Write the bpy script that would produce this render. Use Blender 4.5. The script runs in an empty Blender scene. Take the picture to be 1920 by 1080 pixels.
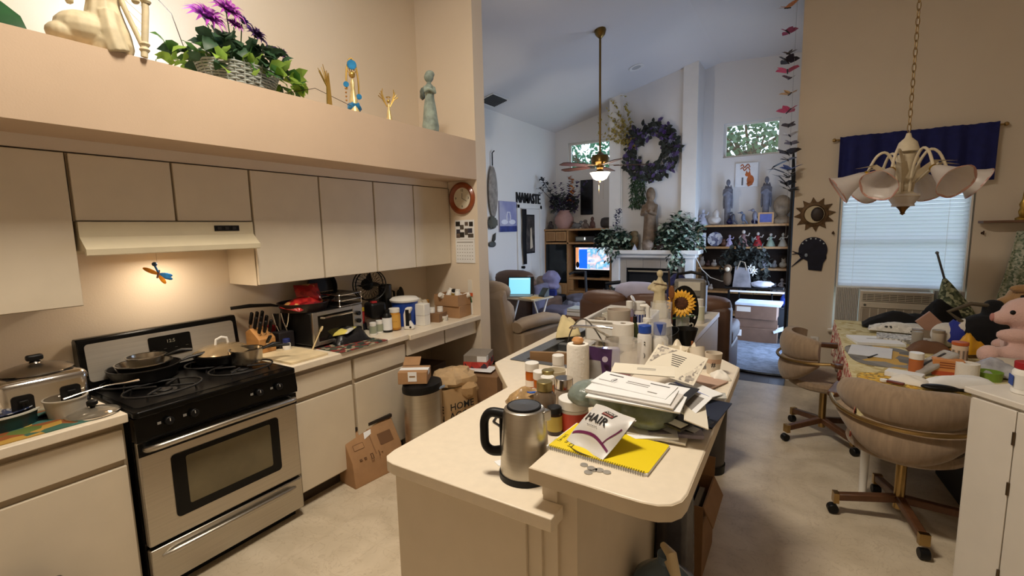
import bpy, bmesh, math, random
from math import sin, cos, pi, radians as R, atan2, hypot
from mathutils import Vector, Matrix
random.seed(7)
SC = bpy.context.scene
COL = SC.collection
# ---------------------------------------------------------------- camera
YAW, PITCH, ROLL, FPX, EYE = .5546, -.1245, -.0218, 882.7, 1.68
_fw = Vector((-sin(YAW)*cos(PITCH), cos(YAW)*cos(PITCH), sin(PITCH)))
_r = Vector((cos(YAW), sin(YAW), 0)); _u = _r.cross(_fw)
_r2 = _r*cos(ROLL)+_u*sin(ROLL); _u2 = _r2.cross(_fw)
CAM = Vector((0, 0, EYE))
cam = bpy.data.cameras.new('camera'); camo = bpy.data.objects.new('camera', cam); COL.objects.link(camo)
cam.sensor_width = 36; cam.lens = FPX/1920*36; cam.clip_start = .02; cam.clip_end = 200
camo.matrix_world = Matrix(((_r2.x, _u2.x, -_fw.x, 0), (_r2.y, _u2.y, -_fw.y, 0), (_r2.z, _u2.z, -_fw.z, EYE), (0, 0, 0, 1)))
SC.camera = camo
# ---------------------------------------------------------------- view, sky, lights
SC.view_settings.view_transform = 'Standard'; SC.view_settings.look = 'None'
SC.view_settings.exposure = 0.0; SC.view_settings.gamma = 1; SC.view_settings.use_curve_mapping = False
W = bpy.data.worlds.new('sky'); SC.world = W; W.use_nodes = True
_n = W.node_tree.nodes; _l = W.node_tree.links; _bg = _n['Background']
_tc = _n.new('ShaderNodeTexCoord'); _sep = _n.new('ShaderNodeSeparateXYZ'); _rmp = _n.new('ShaderNodeValToRGB')
_l.new(_tc.outputs['Generated'], _sep.inputs[0]); _l.new(_sep.outputs['Z'], _rmp.inputs[0]); _l.new(_rmp.outputs[0], _bg.inputs[0])
_rmp.color_ramp.elements[0].color = (.20, .26, .22, 1); _rmp.color_ramp.elements[1].color = (.42, .68, 1, 1)
_rmp.color_ramp.elements[0].position = .0; _e = _rmp.color_ramp.elements.new(.06); _e.color = (.70, .83, 1, 1)
_bg.inputs[1].default_value = 5.0
def area(name, loc, direction, sx, sy, power, color, spread=180):
    d = bpy.data.lights.new(name, 'AREA'); d.shape = 'RECTANGLE'; d.size = sx; d.size_y = sy; d.energy = power; d.color = color; d.spread = R(spread)
    o = bpy.data.objects.new(name, d); COL.objects.link(o); o.location = loc
    o.rotation_euler = Vector(direction).to_track_quat('-Z', 'Y').to_euler(); return o
def point(name, loc, power, color, rad=.05):
    d = bpy.data.lights.new(name, 'POINT'); d.energy = power; d.color = color; d.shadow_soft_size = rad
    o = bpy.data.objects.new(name, d); COL.objects.link(o); o.location = loc; return o
WARM = (1, .89, .74)
area('kitchen_ceiling_light', (-1.2, 1.1, 4.05), (.02, 0, -1), .35, .8, 98, WARM)
area('hood_light', (-2.88, 1.2, 1.565), (.05, 0, -1), .12, .25, 2.6, (1, .84, .64))
area('ledge_light', (-3.0, 1.15, 2.52), (-.45, 0, 1), .05, 1.2, 9, (.58, .77, 1))
point('fan_light', (-2.28, 5.9, 2.27), 31, (1, .90, .78), .05)
area('sliding_door_daylight', (-.10, 7.2, 1.12), (-1, -.1, .0), 1.9, 1.9, 66, (.50, .67, 1))
# ---------------------------------------------------------------- photograph geometry -> room geometry
def ray(u, v): return _r2*((u-960)/FPX) - _u2*((v-540)/FPX) + _fw
def on(ax, val, u, v):
    d = ray(u, v); return CAM + d*((val-CAM[ax])/d[ax])
def at(u, v, z): return on(2, z, u, v)
def kpx(p): return (Vector(p)-CAM).dot(_fw)/FPX                  # metres per pixel of height at p
def kw(p):
    d = Vector(p)-CAM; dep = d.dot(_fw); return dep/FPX*min(1, dep/d.length*1.02)
# ---------------------------------------------------------------- materials
def lin(c): return tuple((x/12.92 if x <= .04045 else ((x+.055)/1.055)**2.4) for x in c)
def hexc(h):
    if isinstance(h, str): return lin(tuple(int(h[i:i+2], 16)/255 for i in (0, 2, 4)))
    return tuple(h)
MATS = {}
def mat(name, col, rough=.5, metal=0, var=.06, scale=8, spec=.5, bump=0, bscale=60, trans=0, ior=1.45, emit=0, ecol=None, coat=0, sheen=0, stretch=None, alpha=1, sss=0):
    if name in MATS: return MATS[name]
    m = bpy.data.materials.new(name); m.use_nodes = True; N = m.node_tree.nodes; L = m.node_tree.links
    b = N['Principled BSDF']; c = hexc(col)
    b.inputs['Base Color'].default_value = (*c, 1); b.inputs['Roughness'].default_value = rough; b.inputs['Metallic'].default_value = metal
    b.inputs['Transmission Weight'].default_value = trans; b.inputs['IOR'].default_value = ior; b.inputs['Coat Weight'].default_value = coat
    b.inputs['Sheen Weight'].default_value = sheen; b.inputs['Specular IOR Level'].default_value = spec; b.inputs['Alpha'].default_value = alpha
    if emit: b.inputs['Emission Color'].default_value = (*(hexc(ecol) if ecol else c), 1); b.inputs['Emission Strength'].default_value = emit
    tc = N.new('ShaderNodeTexCoord'); mp = N.new('ShaderNodeMapping'); L.new(tc.outputs['Object'], mp.inputs[0])
    if stretch: mp.inputs['Scale'].default_value = stretch
    if var:
        nz = N.new('ShaderNodeTexNoise'); nz.inputs['Scale'].default_value = scale; nz.inputs['Detail'].default_value = 4; L.new(mp.outputs[0], nz.inputs[0])
        r = N.new('ShaderNodeValToRGB'); L.new(nz.outputs['Fac'], r.inputs[0])
        r.color_ramp.elements[0].position = .3; r.color_ramp.elements[1].position = .7
        r.color_ramp.elements[0].color = (*[x*(1-var) for x in c], 1); r.color_ramp.elements[1].color = (*[min(1, x*(1+var)) for x in c], 1)
        L.new(r.outputs[0], b.inputs['Base Color'])
    if bump:
        n2 = N.new('ShaderNodeTexNoise'); n2.inputs['Scale'].default_value = bscale; n2.inputs['Detail'].default_value = 3; L.new(mp.outputs[0], n2.inputs[0])
        bp = N.new('ShaderNodeBump'); bp.inputs['Strength'].default_value = bump; bp.inputs['Distance'].default_value = .01
        L.new(n2.outputs['Fac'], bp.inputs['Height']); L.new(bp.outputs[0], b.inputs['Normal'])
    MATS[name] = m; return m
def pattern(name, cols, scale=20, kind='voronoi', rough=.6, stops=None, metal=0, dist=0, coords='Object', stretch=None, emit=0):
    if name in MATS: return MATS[name]
    m = bpy.data.materials.new(name); m.use_nodes = True; N = m.node_tree.nodes; L = m.node_tree.links; b = N['Principled BSDF']
    tc = N.new('ShaderNodeTexCoord'); mp = N.new('ShaderNodeMapping'); L.new(tc.outputs[coords], mp.inputs[0])
    if stretch: mp.inputs['Scale'].default_value = stretch
    if kind == 'voronoi': t = N.new('ShaderNodeTexVoronoi'); t.inputs['Scale'].default_value = scale; out = t.outputs['Color']
    elif kind == 'dots': t = N.new('ShaderNodeTexVoronoi'); t.inputs['Scale'].default_value = scale; out = t.outputs['Distance']
    elif kind == 'wave': t = N.new('ShaderNodeTexWave'); t.inputs['Scale'].default_value = scale; t.inputs['Distortion'].default_value = dist; out = t.outputs['Color']
    else: t = N.new('ShaderNodeTexNoise'); t.inputs['Scale'].default_value = scale; t.inputs['Detail'].default_value = 5; out = t.outputs['Fac']
    L.new(mp.outputs[0], t.inputs['Vector'])
    if kind == 'voronoi':
        sp = N.new('ShaderNodeSeparateColor'); L.new(out, sp.inputs[0]); out = sp.outputs[0]
    r = N.new('ShaderNodeValToRGB'); L.new(out, r.inputs[0]); el = r.color_ramp.elements
    k = len(cols); stops = stops or [i/k for i in range(k)]
    if kind in ('voronoi', 'dots'): r.color_ramp.interpolation = 'CONSTANT'
    el[0].position = stops[0]; el[0].color = (*hexc(cols[0]), 1); el[1].position = stops[1]; el[1].color = (*hexc(cols[1]), 1)
    for c, s in zip(cols[2:], stops[2:]): e = el.new(s); e.color = (*hexc(c), 1)
    L.new(r.outputs[0], b.inputs['Base Color']); b.inputs['Roughness'].default_value = rough; b.inputs['Metallic'].default_value = metal
    if emit: L.new(r.outputs[0], b.inputs['Emission Color']); b.inputs['Emission Strength'].default_value = emit
    MATS[name] = m; return m
_cc = {}
def plain(hx, rough=.5, metal=0, var=.05, **k):                    # a small procedural material for one colour
    key = 'c_%s_%g_%g_%s' % (hx, rough, metal, ''.join('%s%s' % i for i in sorted(k.items())))
    return mat(key, hx, rough, metal, var, **k)
def glass(hx='EEF2F0', rough=.05, name=None): return mat(name or 'glass_'+hx+str(rough), hx, rough, trans=1, var=0)
def translucent(name, col, w=.5, rough=.5):
    if name in MATS: return MATS[name]
    m = bpy.data.materials.new(name); m.use_nodes = True; N = m.node_tree.nodes; L = m.node_tree.links
    out = N['Material Output']; b = N['Principled BSDF']; b.inputs['Base Color'].default_value = (*hexc(col), 1); b.inputs['Roughness'].default_value = rough
    t = N.new('ShaderNodeBsdfTranslucent'); nz = N.new('ShaderNodeTexNoise'); nz.inputs['Scale'].default_value = 9
    mx = N.new('ShaderNodeMixRGB'); mx.inputs[0].default_value = .06; mx.inputs[1].default_value = (*hexc(col), 1); L.new(nz.outputs['Color'], mx.inputs[2]); L.new(mx.outputs[0], t.inputs[0])
    s = N.new('ShaderNodeMixShader'); s.inputs[0].default_value = w; L.new(b.outputs[0], s.inputs[1]); L.new(t.outputs[0], s.inputs[2]); L.new(s.outputs[0], out.inputs[0])
    MATS[name] = m; return m
# ---------------------------------------------------------------- geometry
def rotz(a): return Matrix.Rotation(a, 4, 'Z')
def TR(x, y, z): return Matrix.Translation((x, y, z))
def RX(a): return Matrix.Rotation(a, 4, 'X')
def RY(a): return Matrix.Rotation(a, 4, 'Y')
class G:
    def __init__(s): s.v = []; s.f = []
    def add(s, vs, fs, M=None):
        o = len(s.v); s.v += [tuple(M @ Vector(p)) if M else tuple(p) for p in vs]; s.f += [tuple(i+o for i in f) for f in fs]; return s
    def box(s, x0, x1, y0, y1, z0, z1, M=None):
        v = [(x, y, z) for z in (z0, z1) for y in (y0, y1) for x in (x0, x1)]
        return s.add(v, [(0, 2, 3, 1), (4, 5, 7, 6), (0, 1, 5, 4), (2, 6, 7, 3), (0, 4, 6, 2), (1, 3, 7, 5)], M)
    def cb(s, c, d, M=None): return s.box(c[0]-d[0]/2, c[0]+d[0]/2, c[1]-d[1]/2, c[1]+d[1]/2, c[2]-d[2]/2, c[2]+d[2]/2, M)
    def lathe(s, prof, seg=24, M=None, ex=1, ey=1, wob=0, k=5, cap=False):
        v = []; f = []; n = len(prof)
        for i in range(seg):
            a = 2*pi*i/seg
            for j, (r, z) in enumerate(prof):
                q = r*(1+wob*sin(k*a)*(j/(n-1))); v.append((q*cos(a)*ex, q*sin(a)*ey, z))
        for i in range(seg):
            i2 = (i+1) % seg
            for j in range(n-1): f.append((i*n+j, i2*n+j, i2*n+j+1, i*n+j+1))
        if cap and prof[0][0] > 1e-6: f.append(tuple(reversed([i*n for i in range(seg)])))
        if cap and prof[-1][0] > 1e-6: f.append(tuple(i*n+n-1 for i in range(seg)))
        return s.add(v, f, M)
    def cup(s, ro, h, t=.003, rb=None, seg=24, M=None, ex=1, ey=1, wob=0, k=8):   # open vessel with thickness
        rb = ro if rb is None else rb
        return s.lathe([(.0001, 0), (rb, 0), (ro, h), (ro-t, h), (max(rb-t, .001), t), (.0001, t)], seg, M, ex, ey, wob, k)
    def cyl(s, r, z0, z1, seg=20, M=None, b=0, r2=None):
        r2 = r if r2 is None else r2
        return s.lathe([(r-b, z0), (r, z0+b), (r2, z1-b), (r2-b, z1)] if b else [(r, z0), (r2, z1)], seg, M, cap=True)
    def tube(s, pts, r, seg=8, closed=False, M=None, flat=1, cr=0):
        pts = [Vector(p) for p in pts]; n = len(pts); rs = list(r) if isinstance(r, (list, tuple)) else [r]*n
        if cr:                                                       # Catmull-Rom smoothing of the path
            q = []; qr = []
            for i in range(n-1):
                p0, p1, p2, p3 = pts[max(i-1, 0)], pts[i], pts[i+1], pts[min(i+2, n-1)]
                for k in range(cr):
                    t = k/cr; q.append(.5*(2*p1+(p2-p0)*t+(2*p0-5*p1+4*p2-p3)*t*t+(3*p1-p0-3*p2+p3)*t**3)); qr.append(rs[i]+(rs[i+1]-rs[i])*t)
            pts = q+[pts[-1]]; rs = qr+[rs[-1]]; n = len(pts)
        v = []; f = []; up = Vector((0, 0, 1)); prev = None
        for i, p in enumerate(pts):
            a = pts[(i-1) % n] if (closed or i) else p; b = pts[(i+1) % n] if (closed or i < n-1) else p
            t = (b-a).normalized() if (b-a).length > 1e-9 else Vector((0, 0, 1))
            if prev is None: x = t.cross(up) if abs(t.dot(up)) < .95 else t.cross(Vector((1, 0, 0)))
            else: x = prev - t*prev.dot(t)
            x.normalize(); y = t.cross(x); prev = x
            for k in range(seg):
                an = 2*pi*k/seg; v.append(p + x*cos(an)*rs[i] + y*sin(an)*rs[i]*flat)
        for i in range(n if closed else n-1):
            j = (i+1) % n
            for k in range(seg): f.append((i*seg+k, i*seg+(k+1) % seg, j*seg+(k+1) % seg, j*seg+k))
        if not closed: f.append(tuple(reversed(range(seg)))); f.append(tuple(range((n-1)*seg, n*seg)))
        return s.add(v, f, M)
    def prism(s, poly, z0, z1, M=None):
        n = len(poly); v = [(x, y, z0) for x, y in poly]+[(x, y, z1) for x, y in poly]
        if sum(poly[i][0]*poly[(i+1) % n][1]-poly[(i+1) % n][0]*poly[i][1] for i in range(n)) < 0: v = list(reversed(v[:n]))+list(reversed(v[n:]))
        return s.add(v, [tuple(reversed(range(n))), tuple(range(n, 2*n))]+[(i, (i+1) % n, n+(i+1) % n, n+i) for i in range(n)], M)
    def ell(s, c, r, seg=14, rings=8, M=None, noise=0, sq=1):
        v = []; f = []; r = (r, r, r) if isinstance(r, (int, float)) else r
        pw = lambda x: math.copysign(abs(x)**sq, x)
        for j in range(1, rings):
            t = pi*j/rings
            for i in range(seg):
                a = 2*pi*i/seg; q = 1+noise*(random.random()-.5)
                v.append((c[0]+r[0]*pw(sin(t))*pw(cos(a))*q, c[1]+r[1]*pw(sin(t))*pw(sin(a))*q, c[2]+r[2]*pw(cos(t))*q))
        a0 = len(v); v += [(c[0], c[1], c[2]+r[2]), (c[0], c[1], c[2]-r[2])]
        for j in range(rings-2):
            for i in range(seg): f.append((j*seg+i, (j+1)*seg+i, (j+1)*seg+(i+1) % seg, j*seg+(i+1) % seg))
        for i in range(seg): f.append((a0, i, (i+1) % seg)); f.append((a0+1, (rings-2)*seg+(i+1) % seg, (rings-2)*seg+i))
        return s.add(v, f, M)
    def sheet(s, fn, nu, nv, t=.002, M=None):                         # thin sheet with thickness along z
        n = (nu+1)*(nv+1); top = [fn(i/nu, j/nv) for j in range(nv+1) for i in range(nu+1)]
        v = [(x, y, z+t) for x, y, z in top]+[(x, y, z) for x, y, z in top]; f = []
        w = nu+1
        for j in range(nv):
            for i in range(nu):
                a = j*w+i; f.append((a, a+1, a+w+1, a+w)); f.append((n+a+w, n+a+w+1, n+a+1, n+a))
        for i in range(nu): f.append((i, n+i, n+i+1, i+1)); q = nv*w; f.append((q+i+1, n+q+i+1, n+q+i, q+i))
        for j in range(nv): f.append(((j+1)*w, n+(j+1)*w, n+j*w, j*w)); q = w-1; f.append((j*w+q, n+j*w+q, n+(j+1)*w+q, (j+1)*w+q))
        return s.add(v, f, M)
    def leaf(s, M, l=1, w=.4, bend=.15):
        v = [(0, 0, 0), (-w/2, l*.35, bend*.3*l), (0, l*.4, 0), (w/2, l*.35, bend*.3*l), (-w*.35, l*.72, bend*.2*l), (0, l*.75, -bend*.1*l), (w*.35, l*.72, bend*.2*l), (0, l, -bend*l)]
        return s.add(v, [(0, 2, 1), (0, 3, 2), (1, 2, 5, 4), (2, 3, 6, 5), (4, 5, 7), (5, 6, 7)], M)
    def mesh(s, name, m, smooth=40):
        me = bpy.data.meshes.new(name); me.from_pydata(s.v, [], s.f); me.materials.append(m)
        if smooth:
            me.polygons.foreach_set('use_smooth', [True]*len(me.polygons)); me.update(); me.set_sharp_from_angle(angle=R(smooth))
        return me
    def ob(s, name, m, parent=None, loc=(0, 0, 0), rot=(0, 0, 0), smooth=40, bevel=0, bseg=2, label=None, remesh=0, sub=0, soft=0):
        o = bpy.data.objects.new(name, s.mesh(name, m, smooth)); COL.objects.link(o); o.location = loc; o.rotation_euler = rot
        if parent: o.parent = parent
        if bevel: b = o.modifiers.new('edge', 'BEVEL'); b.width = bevel; b.segments = bseg; b.limit_method = 'ANGLE'; b.angle_limit = R(35)
        if remesh: r = o.modifiers.new('fuse', 'REMESH'); r.mode = 'VOXEL'; r.voxel_size = remesh; r.use_smooth_shade = True
        if soft: q = o.modifiers.new('soften', 'SMOOTH'); q.factor = .5; q.iterations = soft
        if sub: q = o.modifiers.new('round', 'SUBSURF'); q.levels = sub; q.render_levels = sub
        if label: o['label'] = label
        return o
def tag(o, label, cat, group=None, kind=None):
    o['label'] = label; o['category'] = cat
    if group: o['group'] = group
    if kind: o['kind'] = kind
    return o
def T(name, label, cat, loc=(0, 0, 0), rz=0, group=None, rot=None):
    o = bpy.data.objects.new(name, None); COL.objects.link(o); o.location = loc; o.rotation_euler = rot or (0, 0, rz); o.empty_display_size = .05
    return tag(o, label, cat, group)
def ST(o, kind='structure'): o['kind'] = kind; return o
def dup(root, label=None, loc=None, rz=None, scale=None, group=None, rot=None):
    def cp(o, par):
        c = o.copy(); COL.objects.link(c)
        if par: c.parent = par
        for ch in KIDS.get(o.name, []) or [x for x in bpy.data.objects if x.parent == o]: cp(ch, c)
        return c
    KIDS = {}
    for x in bpy.data.objects:
        if x.parent: KIDS.setdefault(x.parent.name, []).append(x)
    r = cp(root, None)
    if label: r['label'] = label
    if loc is not None: r.location = loc
    if rz is not None: r.rotation_euler = (0, 0, rz)
    if rot is not None: r.rotation_euler = rot
    if scale is not None: r.scale = (scale,)*3 if isinstance(scale, (int, float)) else scale
    if group: r['group'] = group
    return r
def text(body, size, m, parent, loc, rot, name='lettering', depth=.0004, align='CENTER', sx=1):
    c = bpy.data.curves.new('lettering', 'FONT'); c.body = body; c.size = size; c.extrude = depth; c.align_x = align; c.align_y = 'CENTER'; c.offset = size*.012; c.resolution_u = 2
    t = bpy.data.objects.new('lettering', c); COL.objects.link(t)
    me = bpy.data.meshes.new_from_object(t.evaluated_get(bpy.context.evaluated_depsgraph_get())); COL.objects.unlink(t); bpy.data.objects.remove(t)
    me.materials.clear(); me.materials.append(m); o = bpy.data.objects.new(name, me); COL.objects.link(o); o.parent = parent; o.location = loc; o.rotation_euler = rot; o.scale = (sx, 1, 1); return o
def rrect(x0, x1, y0, y1, r, n=5):
    p = []
    for cx, cy, a0 in ((x1-r, y1-r, 0), (x0+r, y1-r, 90), (x0+r, y0+r, 180), (x1-r, y0+r, 270)):
        for i in range(n+1): a = R(a0+90*i/n); p.append((cx+r*cos(a), cy+r*sin(a)))
    return p
def rnd(a, b): return random.uniform(a, b)
# ================================================================ SETTING
def ceil(x): return 3.6+.245*(x+4.4) if x < -1.3 else 4.36-.06*(x+1.3)
def pane_mat():
    m = bpy.data.materials.new('window_glass'); m.use_nodes = True; N = m.node_tree.nodes; L = m.node_tree.links
    t = N.new('ShaderNodeBsdfTransparent'); g = N.new('ShaderNodeBsdfGlossy'); g.inputs['Roughness'].default_value = .3
    f = N.new('ShaderNodeFresnel'); s = N.new('ShaderNodeMixShader'); L.new(f.outputs[0], s.inputs[0]); L.new(t.outputs[0], s.inputs[1]); L.new(g.outputs[0], s.inputs[2]); L.new(s.outputs[0], N['Material Output'].inputs[0]); return m
PANE = pane_mat()
M_WALL = mat('kitchen_wall_paint', 'E2D3BE', .75, var=.025, scale=1.5, bump=.06, bscale=140)
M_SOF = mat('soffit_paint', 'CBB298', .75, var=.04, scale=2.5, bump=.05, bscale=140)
M_DIN = mat('dining_wall_paint', 'D6C9B6', .75, var=.03, scale=1.5, bump=.06, bscale=140)
M_LIV = mat('living_wall_paint', 'DEDAD6', .8, var=.02, scale=1.2, bump=.05, bscale=120)
M_CEIL = mat('ceiling_paint', 'D8D4D2', .85, var=.02, scale=1, bump=.12, bscale=90)
M_TRIM = mat('white_trim_paint', 'E4E0DA', .45, var=.02)
def vinyl():
    m = bpy.data.materials.new('marbled_vinyl'); m.use_nodes = True; N = m.node_tree.nodes; L = m.node_tree.links; b = N['Principled BSDF']
    g = N.new('ShaderNodeNewGeometry'); n1 = N.new('ShaderNodeTexNoise'); n1.inputs['Scale'].default_value = 3.2; n1.inputs['Detail'].default_value = 8; n1.inputs['Distortion'].default_value = 1.2
    L.new(g.outputs['Position'], n1.inputs['Vector']); r = N.new('ShaderNodeValToRGB'); L.new(n1.outputs['Fac'], r.inputs[0]); el = r.color_ramp.elements
    el[0].position = .3; el[0].color = (*hexc('C4B49A'), 1); el[1].position = .62; el[1].color = (*hexc('DACBB2'), 1)
    n2 = N.new('ShaderNodeTexNoise'); n2.inputs['Scale'].default_value = 7; n2.inputs['Detail'].default_value = 6; n2.inputs['Distortion'].default_value = 2.5; L.new(g.outputs['Position'], n2.inputs['Vector'])
    r2 = N.new('ShaderNodeValToRGB'); L.new(n2.outputs['Fac'], r2.inputs[0]); e2 = r2.color_ramp.elements
    e2[0].position = .485; e2[0].color = (1, 1, 1, 1); e2[1].position = .52; e2[1].color = (1, 1, 1, 1); k = e2.new(.502); k.color = (.66, .60, .53, 1)
    mx = N.new('ShaderNodeMixRGB'); mx.blend_type = 'MULTIPLY'; mx.inputs[0].default_value = .5; L.new(r.outputs[0], mx.inputs[1]); L.new(r2.outputs[0], mx.inputs[2])
    L.new(mx.outputs[0], b.inputs['Base Color']); b.inputs['Roughness'].default_value = .38; return m
M_VINYL = vinyl(); M_JOINT = mat('tile_joint', 'A99A82', .8)
floor = ST(G().box(-3.12, 3.0, -1.8, 5.5, -.06, -.003).box(-.1, 3.0, 5.5, 5.73, -.06, -.003).ob('floor', M_JOINT))
tm = G().prism(rrect(-.1517, .1517, -.1517, .1517, .002, 1), -.003, 0).mesh('tile', M_VINYL, 0)
def tile_at(x, y):
    o = bpy.data.objects.new('tile', tm); COL.objects.link(o); o.parent = floor; o.location = (x, y, 0)
nt = 0
for i in range(20):
    for j in range(24):
        x = -2.96+i*.305; y = -1.6+j*.305
        c = Vector((x, y, 0))-CAM; dep = c.dot(_fw)
        if dep < .4: continue
        u = 960+c.dot(_r2)/dep*FPX; v = 540-c.dot(_u2)/dep*FPX
        if -120 < u < 2040 and v < 1320 and y < 5.4 and nt < 298 and not (-1.35 < x < -.55 and 1.2 < y < 4.2): tile_at(x, y); nt += 1
far_floor = G().box(-3.12, 3, 0, 5.5, -.0025, -.0005).ob('tile_field', M_VINYL, floor); far_floor['kind'] = 'stuff'
M_DARKFLOOR = mat('dark_laminate', '3A3536', .35, var=.25, scale=5, stretch=(1, 12, 1))
lf = ST(G().box(-4.4, -3.12, 3.6, 8.9, -.06, -.004).box(-3.12, -.07, 5.5, 8.9, -.06, -.004).ob('floor_living', mat('floor_base', '1D1A1A', .9)))
for i in range(8):                                                   # laminate boards in the passage that the photo shows
    G().prism(rrect(-1.3+i*.15+.001, -1.15+i*.15-.001, 5.502, 7.0, .002, 1), -.004, 0).ob('plank', M_DARKFLOOR, lf, smooth=0)
G().box(-4.4, -1.302, 5.5, 8.88, -.004, -.001).box(-1.3, -.10, 7.0, 8.88, -.004, -.001).box(-4.4, -3.12, 3.6, 5.5, -.004, -.001).ob('plank_field', M_DARKFLOOR, lf)['kind'] = 'stuff'
def wallx(name, x0, x1, y0, y1, m, z0=0):
    xs = [x0]+([-1.3] if x0 < -1.3 < x1 else [])+[x1]
    g = G(); top = [(x, ceil(x)) for x in reversed(xs)]
    g.prism([(x0, z0), (x1, z0)]+top, y0, y1, Matrix(((1, 0, 0, 0), (0, 0, 1, 0), (0, 1, 0, 0), (0, 0, 0, 1)))); return g
def boxes(name, m, *bs):
    g = G()
    for b in bs: g.box(*b)
    return ST(g.ob(name, m))
XZ = Matrix(((1, 0, 0, 0), (0, 0, 1, 0), (0, 1, 0, 0), (0, 0, 0, 1)))
ST(G().prism([(-.0, ceil(0)), (3.1, ceil(3.1)), (3.1, 4.6), (0, 4.6)], -1.9, 5.88, XZ).prism([(-4.52, ceil(-4.52)), (-1.3, ceil(-1.3)), (0.05, ceil(.05)), (.05, 4.6), (-4.52, 4.6)], -1.9, 9.05, Matrix(((1, 0, 0, 0), (0, 0, 1, 0), (0, 1, 0, 0), (0, 0, 0, 1)))).ob('ceiling', M_CEIL, smooth=0))
boxes('wall_left', M_WALL, (-3.24, -3.12, -1.8, 3.45, 0, ceil(-3.24)))
ST(wallx('w', -3.24, -2.48, 3.45, 3.6, M_WALL).ob('wall_partition', M_WALL, smooth=0))
ST(wallx('w', -4.4, -3.24, 3.5, 3.6, M_LIV).ob('wall_living_front', M_LIV, smooth=0))
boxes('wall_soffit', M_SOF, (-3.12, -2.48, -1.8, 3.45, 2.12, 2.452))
boxes('trim_1', M_WALL, (-3.12, -2.80, -1.8, 3.44, 2.064, 2.12))
ST(wallx('w', -3.24, 3.1, -1.92, -1.8, M_WALL).ob('wall_behind', M_WALL, smooth=0))
boxes('wall_right', M_DIN, (3.0, 3.1, -1.8, 5.73, 0, ceil(3.0)))
g = wallx('w', -.10, 3.1, 5.73, 5.88, M_DIN, 2.1); g.box(-.10, .285, 5.73, 5.88, 0, 2.1).box(1.275, 3.1, 5.73, 5.88, 0, 2.1).box(.285, 1.275, 5.73, 5.88, 0, .6)
ST(g.ob('wall_dining', M_DIN, smooth=0))
boxes('baseboard_dining', M_TRIM, (-.095, 3.0, 5.715, 5.73, 0, .085))
boxes('wall_living_left', M_LIV, (-4.52, -4.4, 3.5, 8.9, 0, ceil(-4.4)-.002))
boxes('baseboard_living_left', M_TRIM, (-4.4, -4.385, 3.6, 7.3, 0, .09))
g = wallx('w', -4.52, .05, 8.9, 9.05, M_LIV, 3.36)
g.box(-4.52, .05, 8.9, 9.05, 0, 2.8).box(-4.52, -4.12, 8.9, 9.05, 2.8, 3.36).box(-3.15, -1.235, 8.9, 9.05, 2.8, 3.36).box(-.39, .05, 8.9, 9.05, 2.8, 3.36)
ST(g.ob('wall_living_back', M_LIV, smooth=0))
g = G().box(-.07, .05, 5.88, 6.15, 0, 2.2).box(-.07, .05, 8.25, 8.9, 0, 2.2).box(-.07, .05, 5.88, 8.9, 2.2, ceil(.05)-.002)
ST(g.ob('wall_living_right', M_LIV, smooth=0))
d2 = ST(G().box(-.05, .03, 6.15, 6.21, 0, 2.2).box(-.05, .03, 8.19, 8.25, 0, 2.2).box(-.05, .03, 7.17, 7.23, 0, 2.14).box(-.05, .03, 6.21, 8.19, 2.14, 2.2).ob('door_2', M_TRIM))
G().box(-.01, -.004, 6.21, 7.17, .02, 2.14).box(-.01, -.004, 7.23, 8.19, .02, 2.14).ob('pane', PANE, d2)
for n, x0, x1 in ((2, -4.12, -3.15), (3, -1.235, -.39)):
    w = ST(G().box(x0, x1, 8.985, 9.02, 2.8, 2.835).box(x0, x1, 8.985, 9.02, 3.325, 3.36).box(x0, x0+.035, 8.985, 9.02, 2.835, 3.325).box(x1-.035, x1, 8.985, 9.02, 2.835, 3.325).ob('window_%d' % n, M_TRIM))
    G().box(x0+.035, x1-.035, 9.0, 9.004, 2.835, 3.325).ob('pane', PANE, w)
# chimney wall with its two flat pilasters
g = wallx('w', -3.05, -1.56, 8.41, 8.9, M_LIV); ST(g.ob('wall_chimney', M_LIV, smooth=0))
g = wallx('w', -3.05, -2.84, 8.35, 8.41, M_LIV, 1.28); ST(g.ob('trim_2', M_TRIM, smooth=0))
g = wallx('w', -1.79, -1.56, 8.35, 8.41, M_LIV, 1.28); ST(g.ob('trim_3', M_TRIM, smooth=0))
g = wallx('w', -2.84, -2.815, 8.38, 8.41, M_LIV, 1.28); ST(g.ob('trim_4', M_TRIM, smooth=0))
# door in the left living room wall
d1 = ST(G().box(-4.4, -4.37, 7.30, 7.38, 0, 2.12).box(-4.4, -4.37, 8.15, 8.23, 0, 2.12).box(-4.4, -4.37, 7.30, 8.23, 2.05, 2.14).ob('door_1', M_TRIM, bevel=.005))
G().box(-4.4, -4.385, 7.385, 8.145, .01, 2.045).ob('slab', M_TRIM, d1)
for (a, b) in ((.08, .34), (.42, .68)):
    for (z0, z1) in ((.15, .75), (.9, 1.5), (1.62, 1.92)): G().box(-4.386, -4.378, 7.385+a, 7.385+b, z0, z1).ob('panel', M_TRIM, d1, bevel=.006)
G().cyl(.022, 0, .03, 12, TR(-4.385, 7.44, .98) @ RY(pi/2)).ell((-4.34, 7.44, .98), .028).ob('handle', plain('1A1714', .35, .6), d1)
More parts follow.
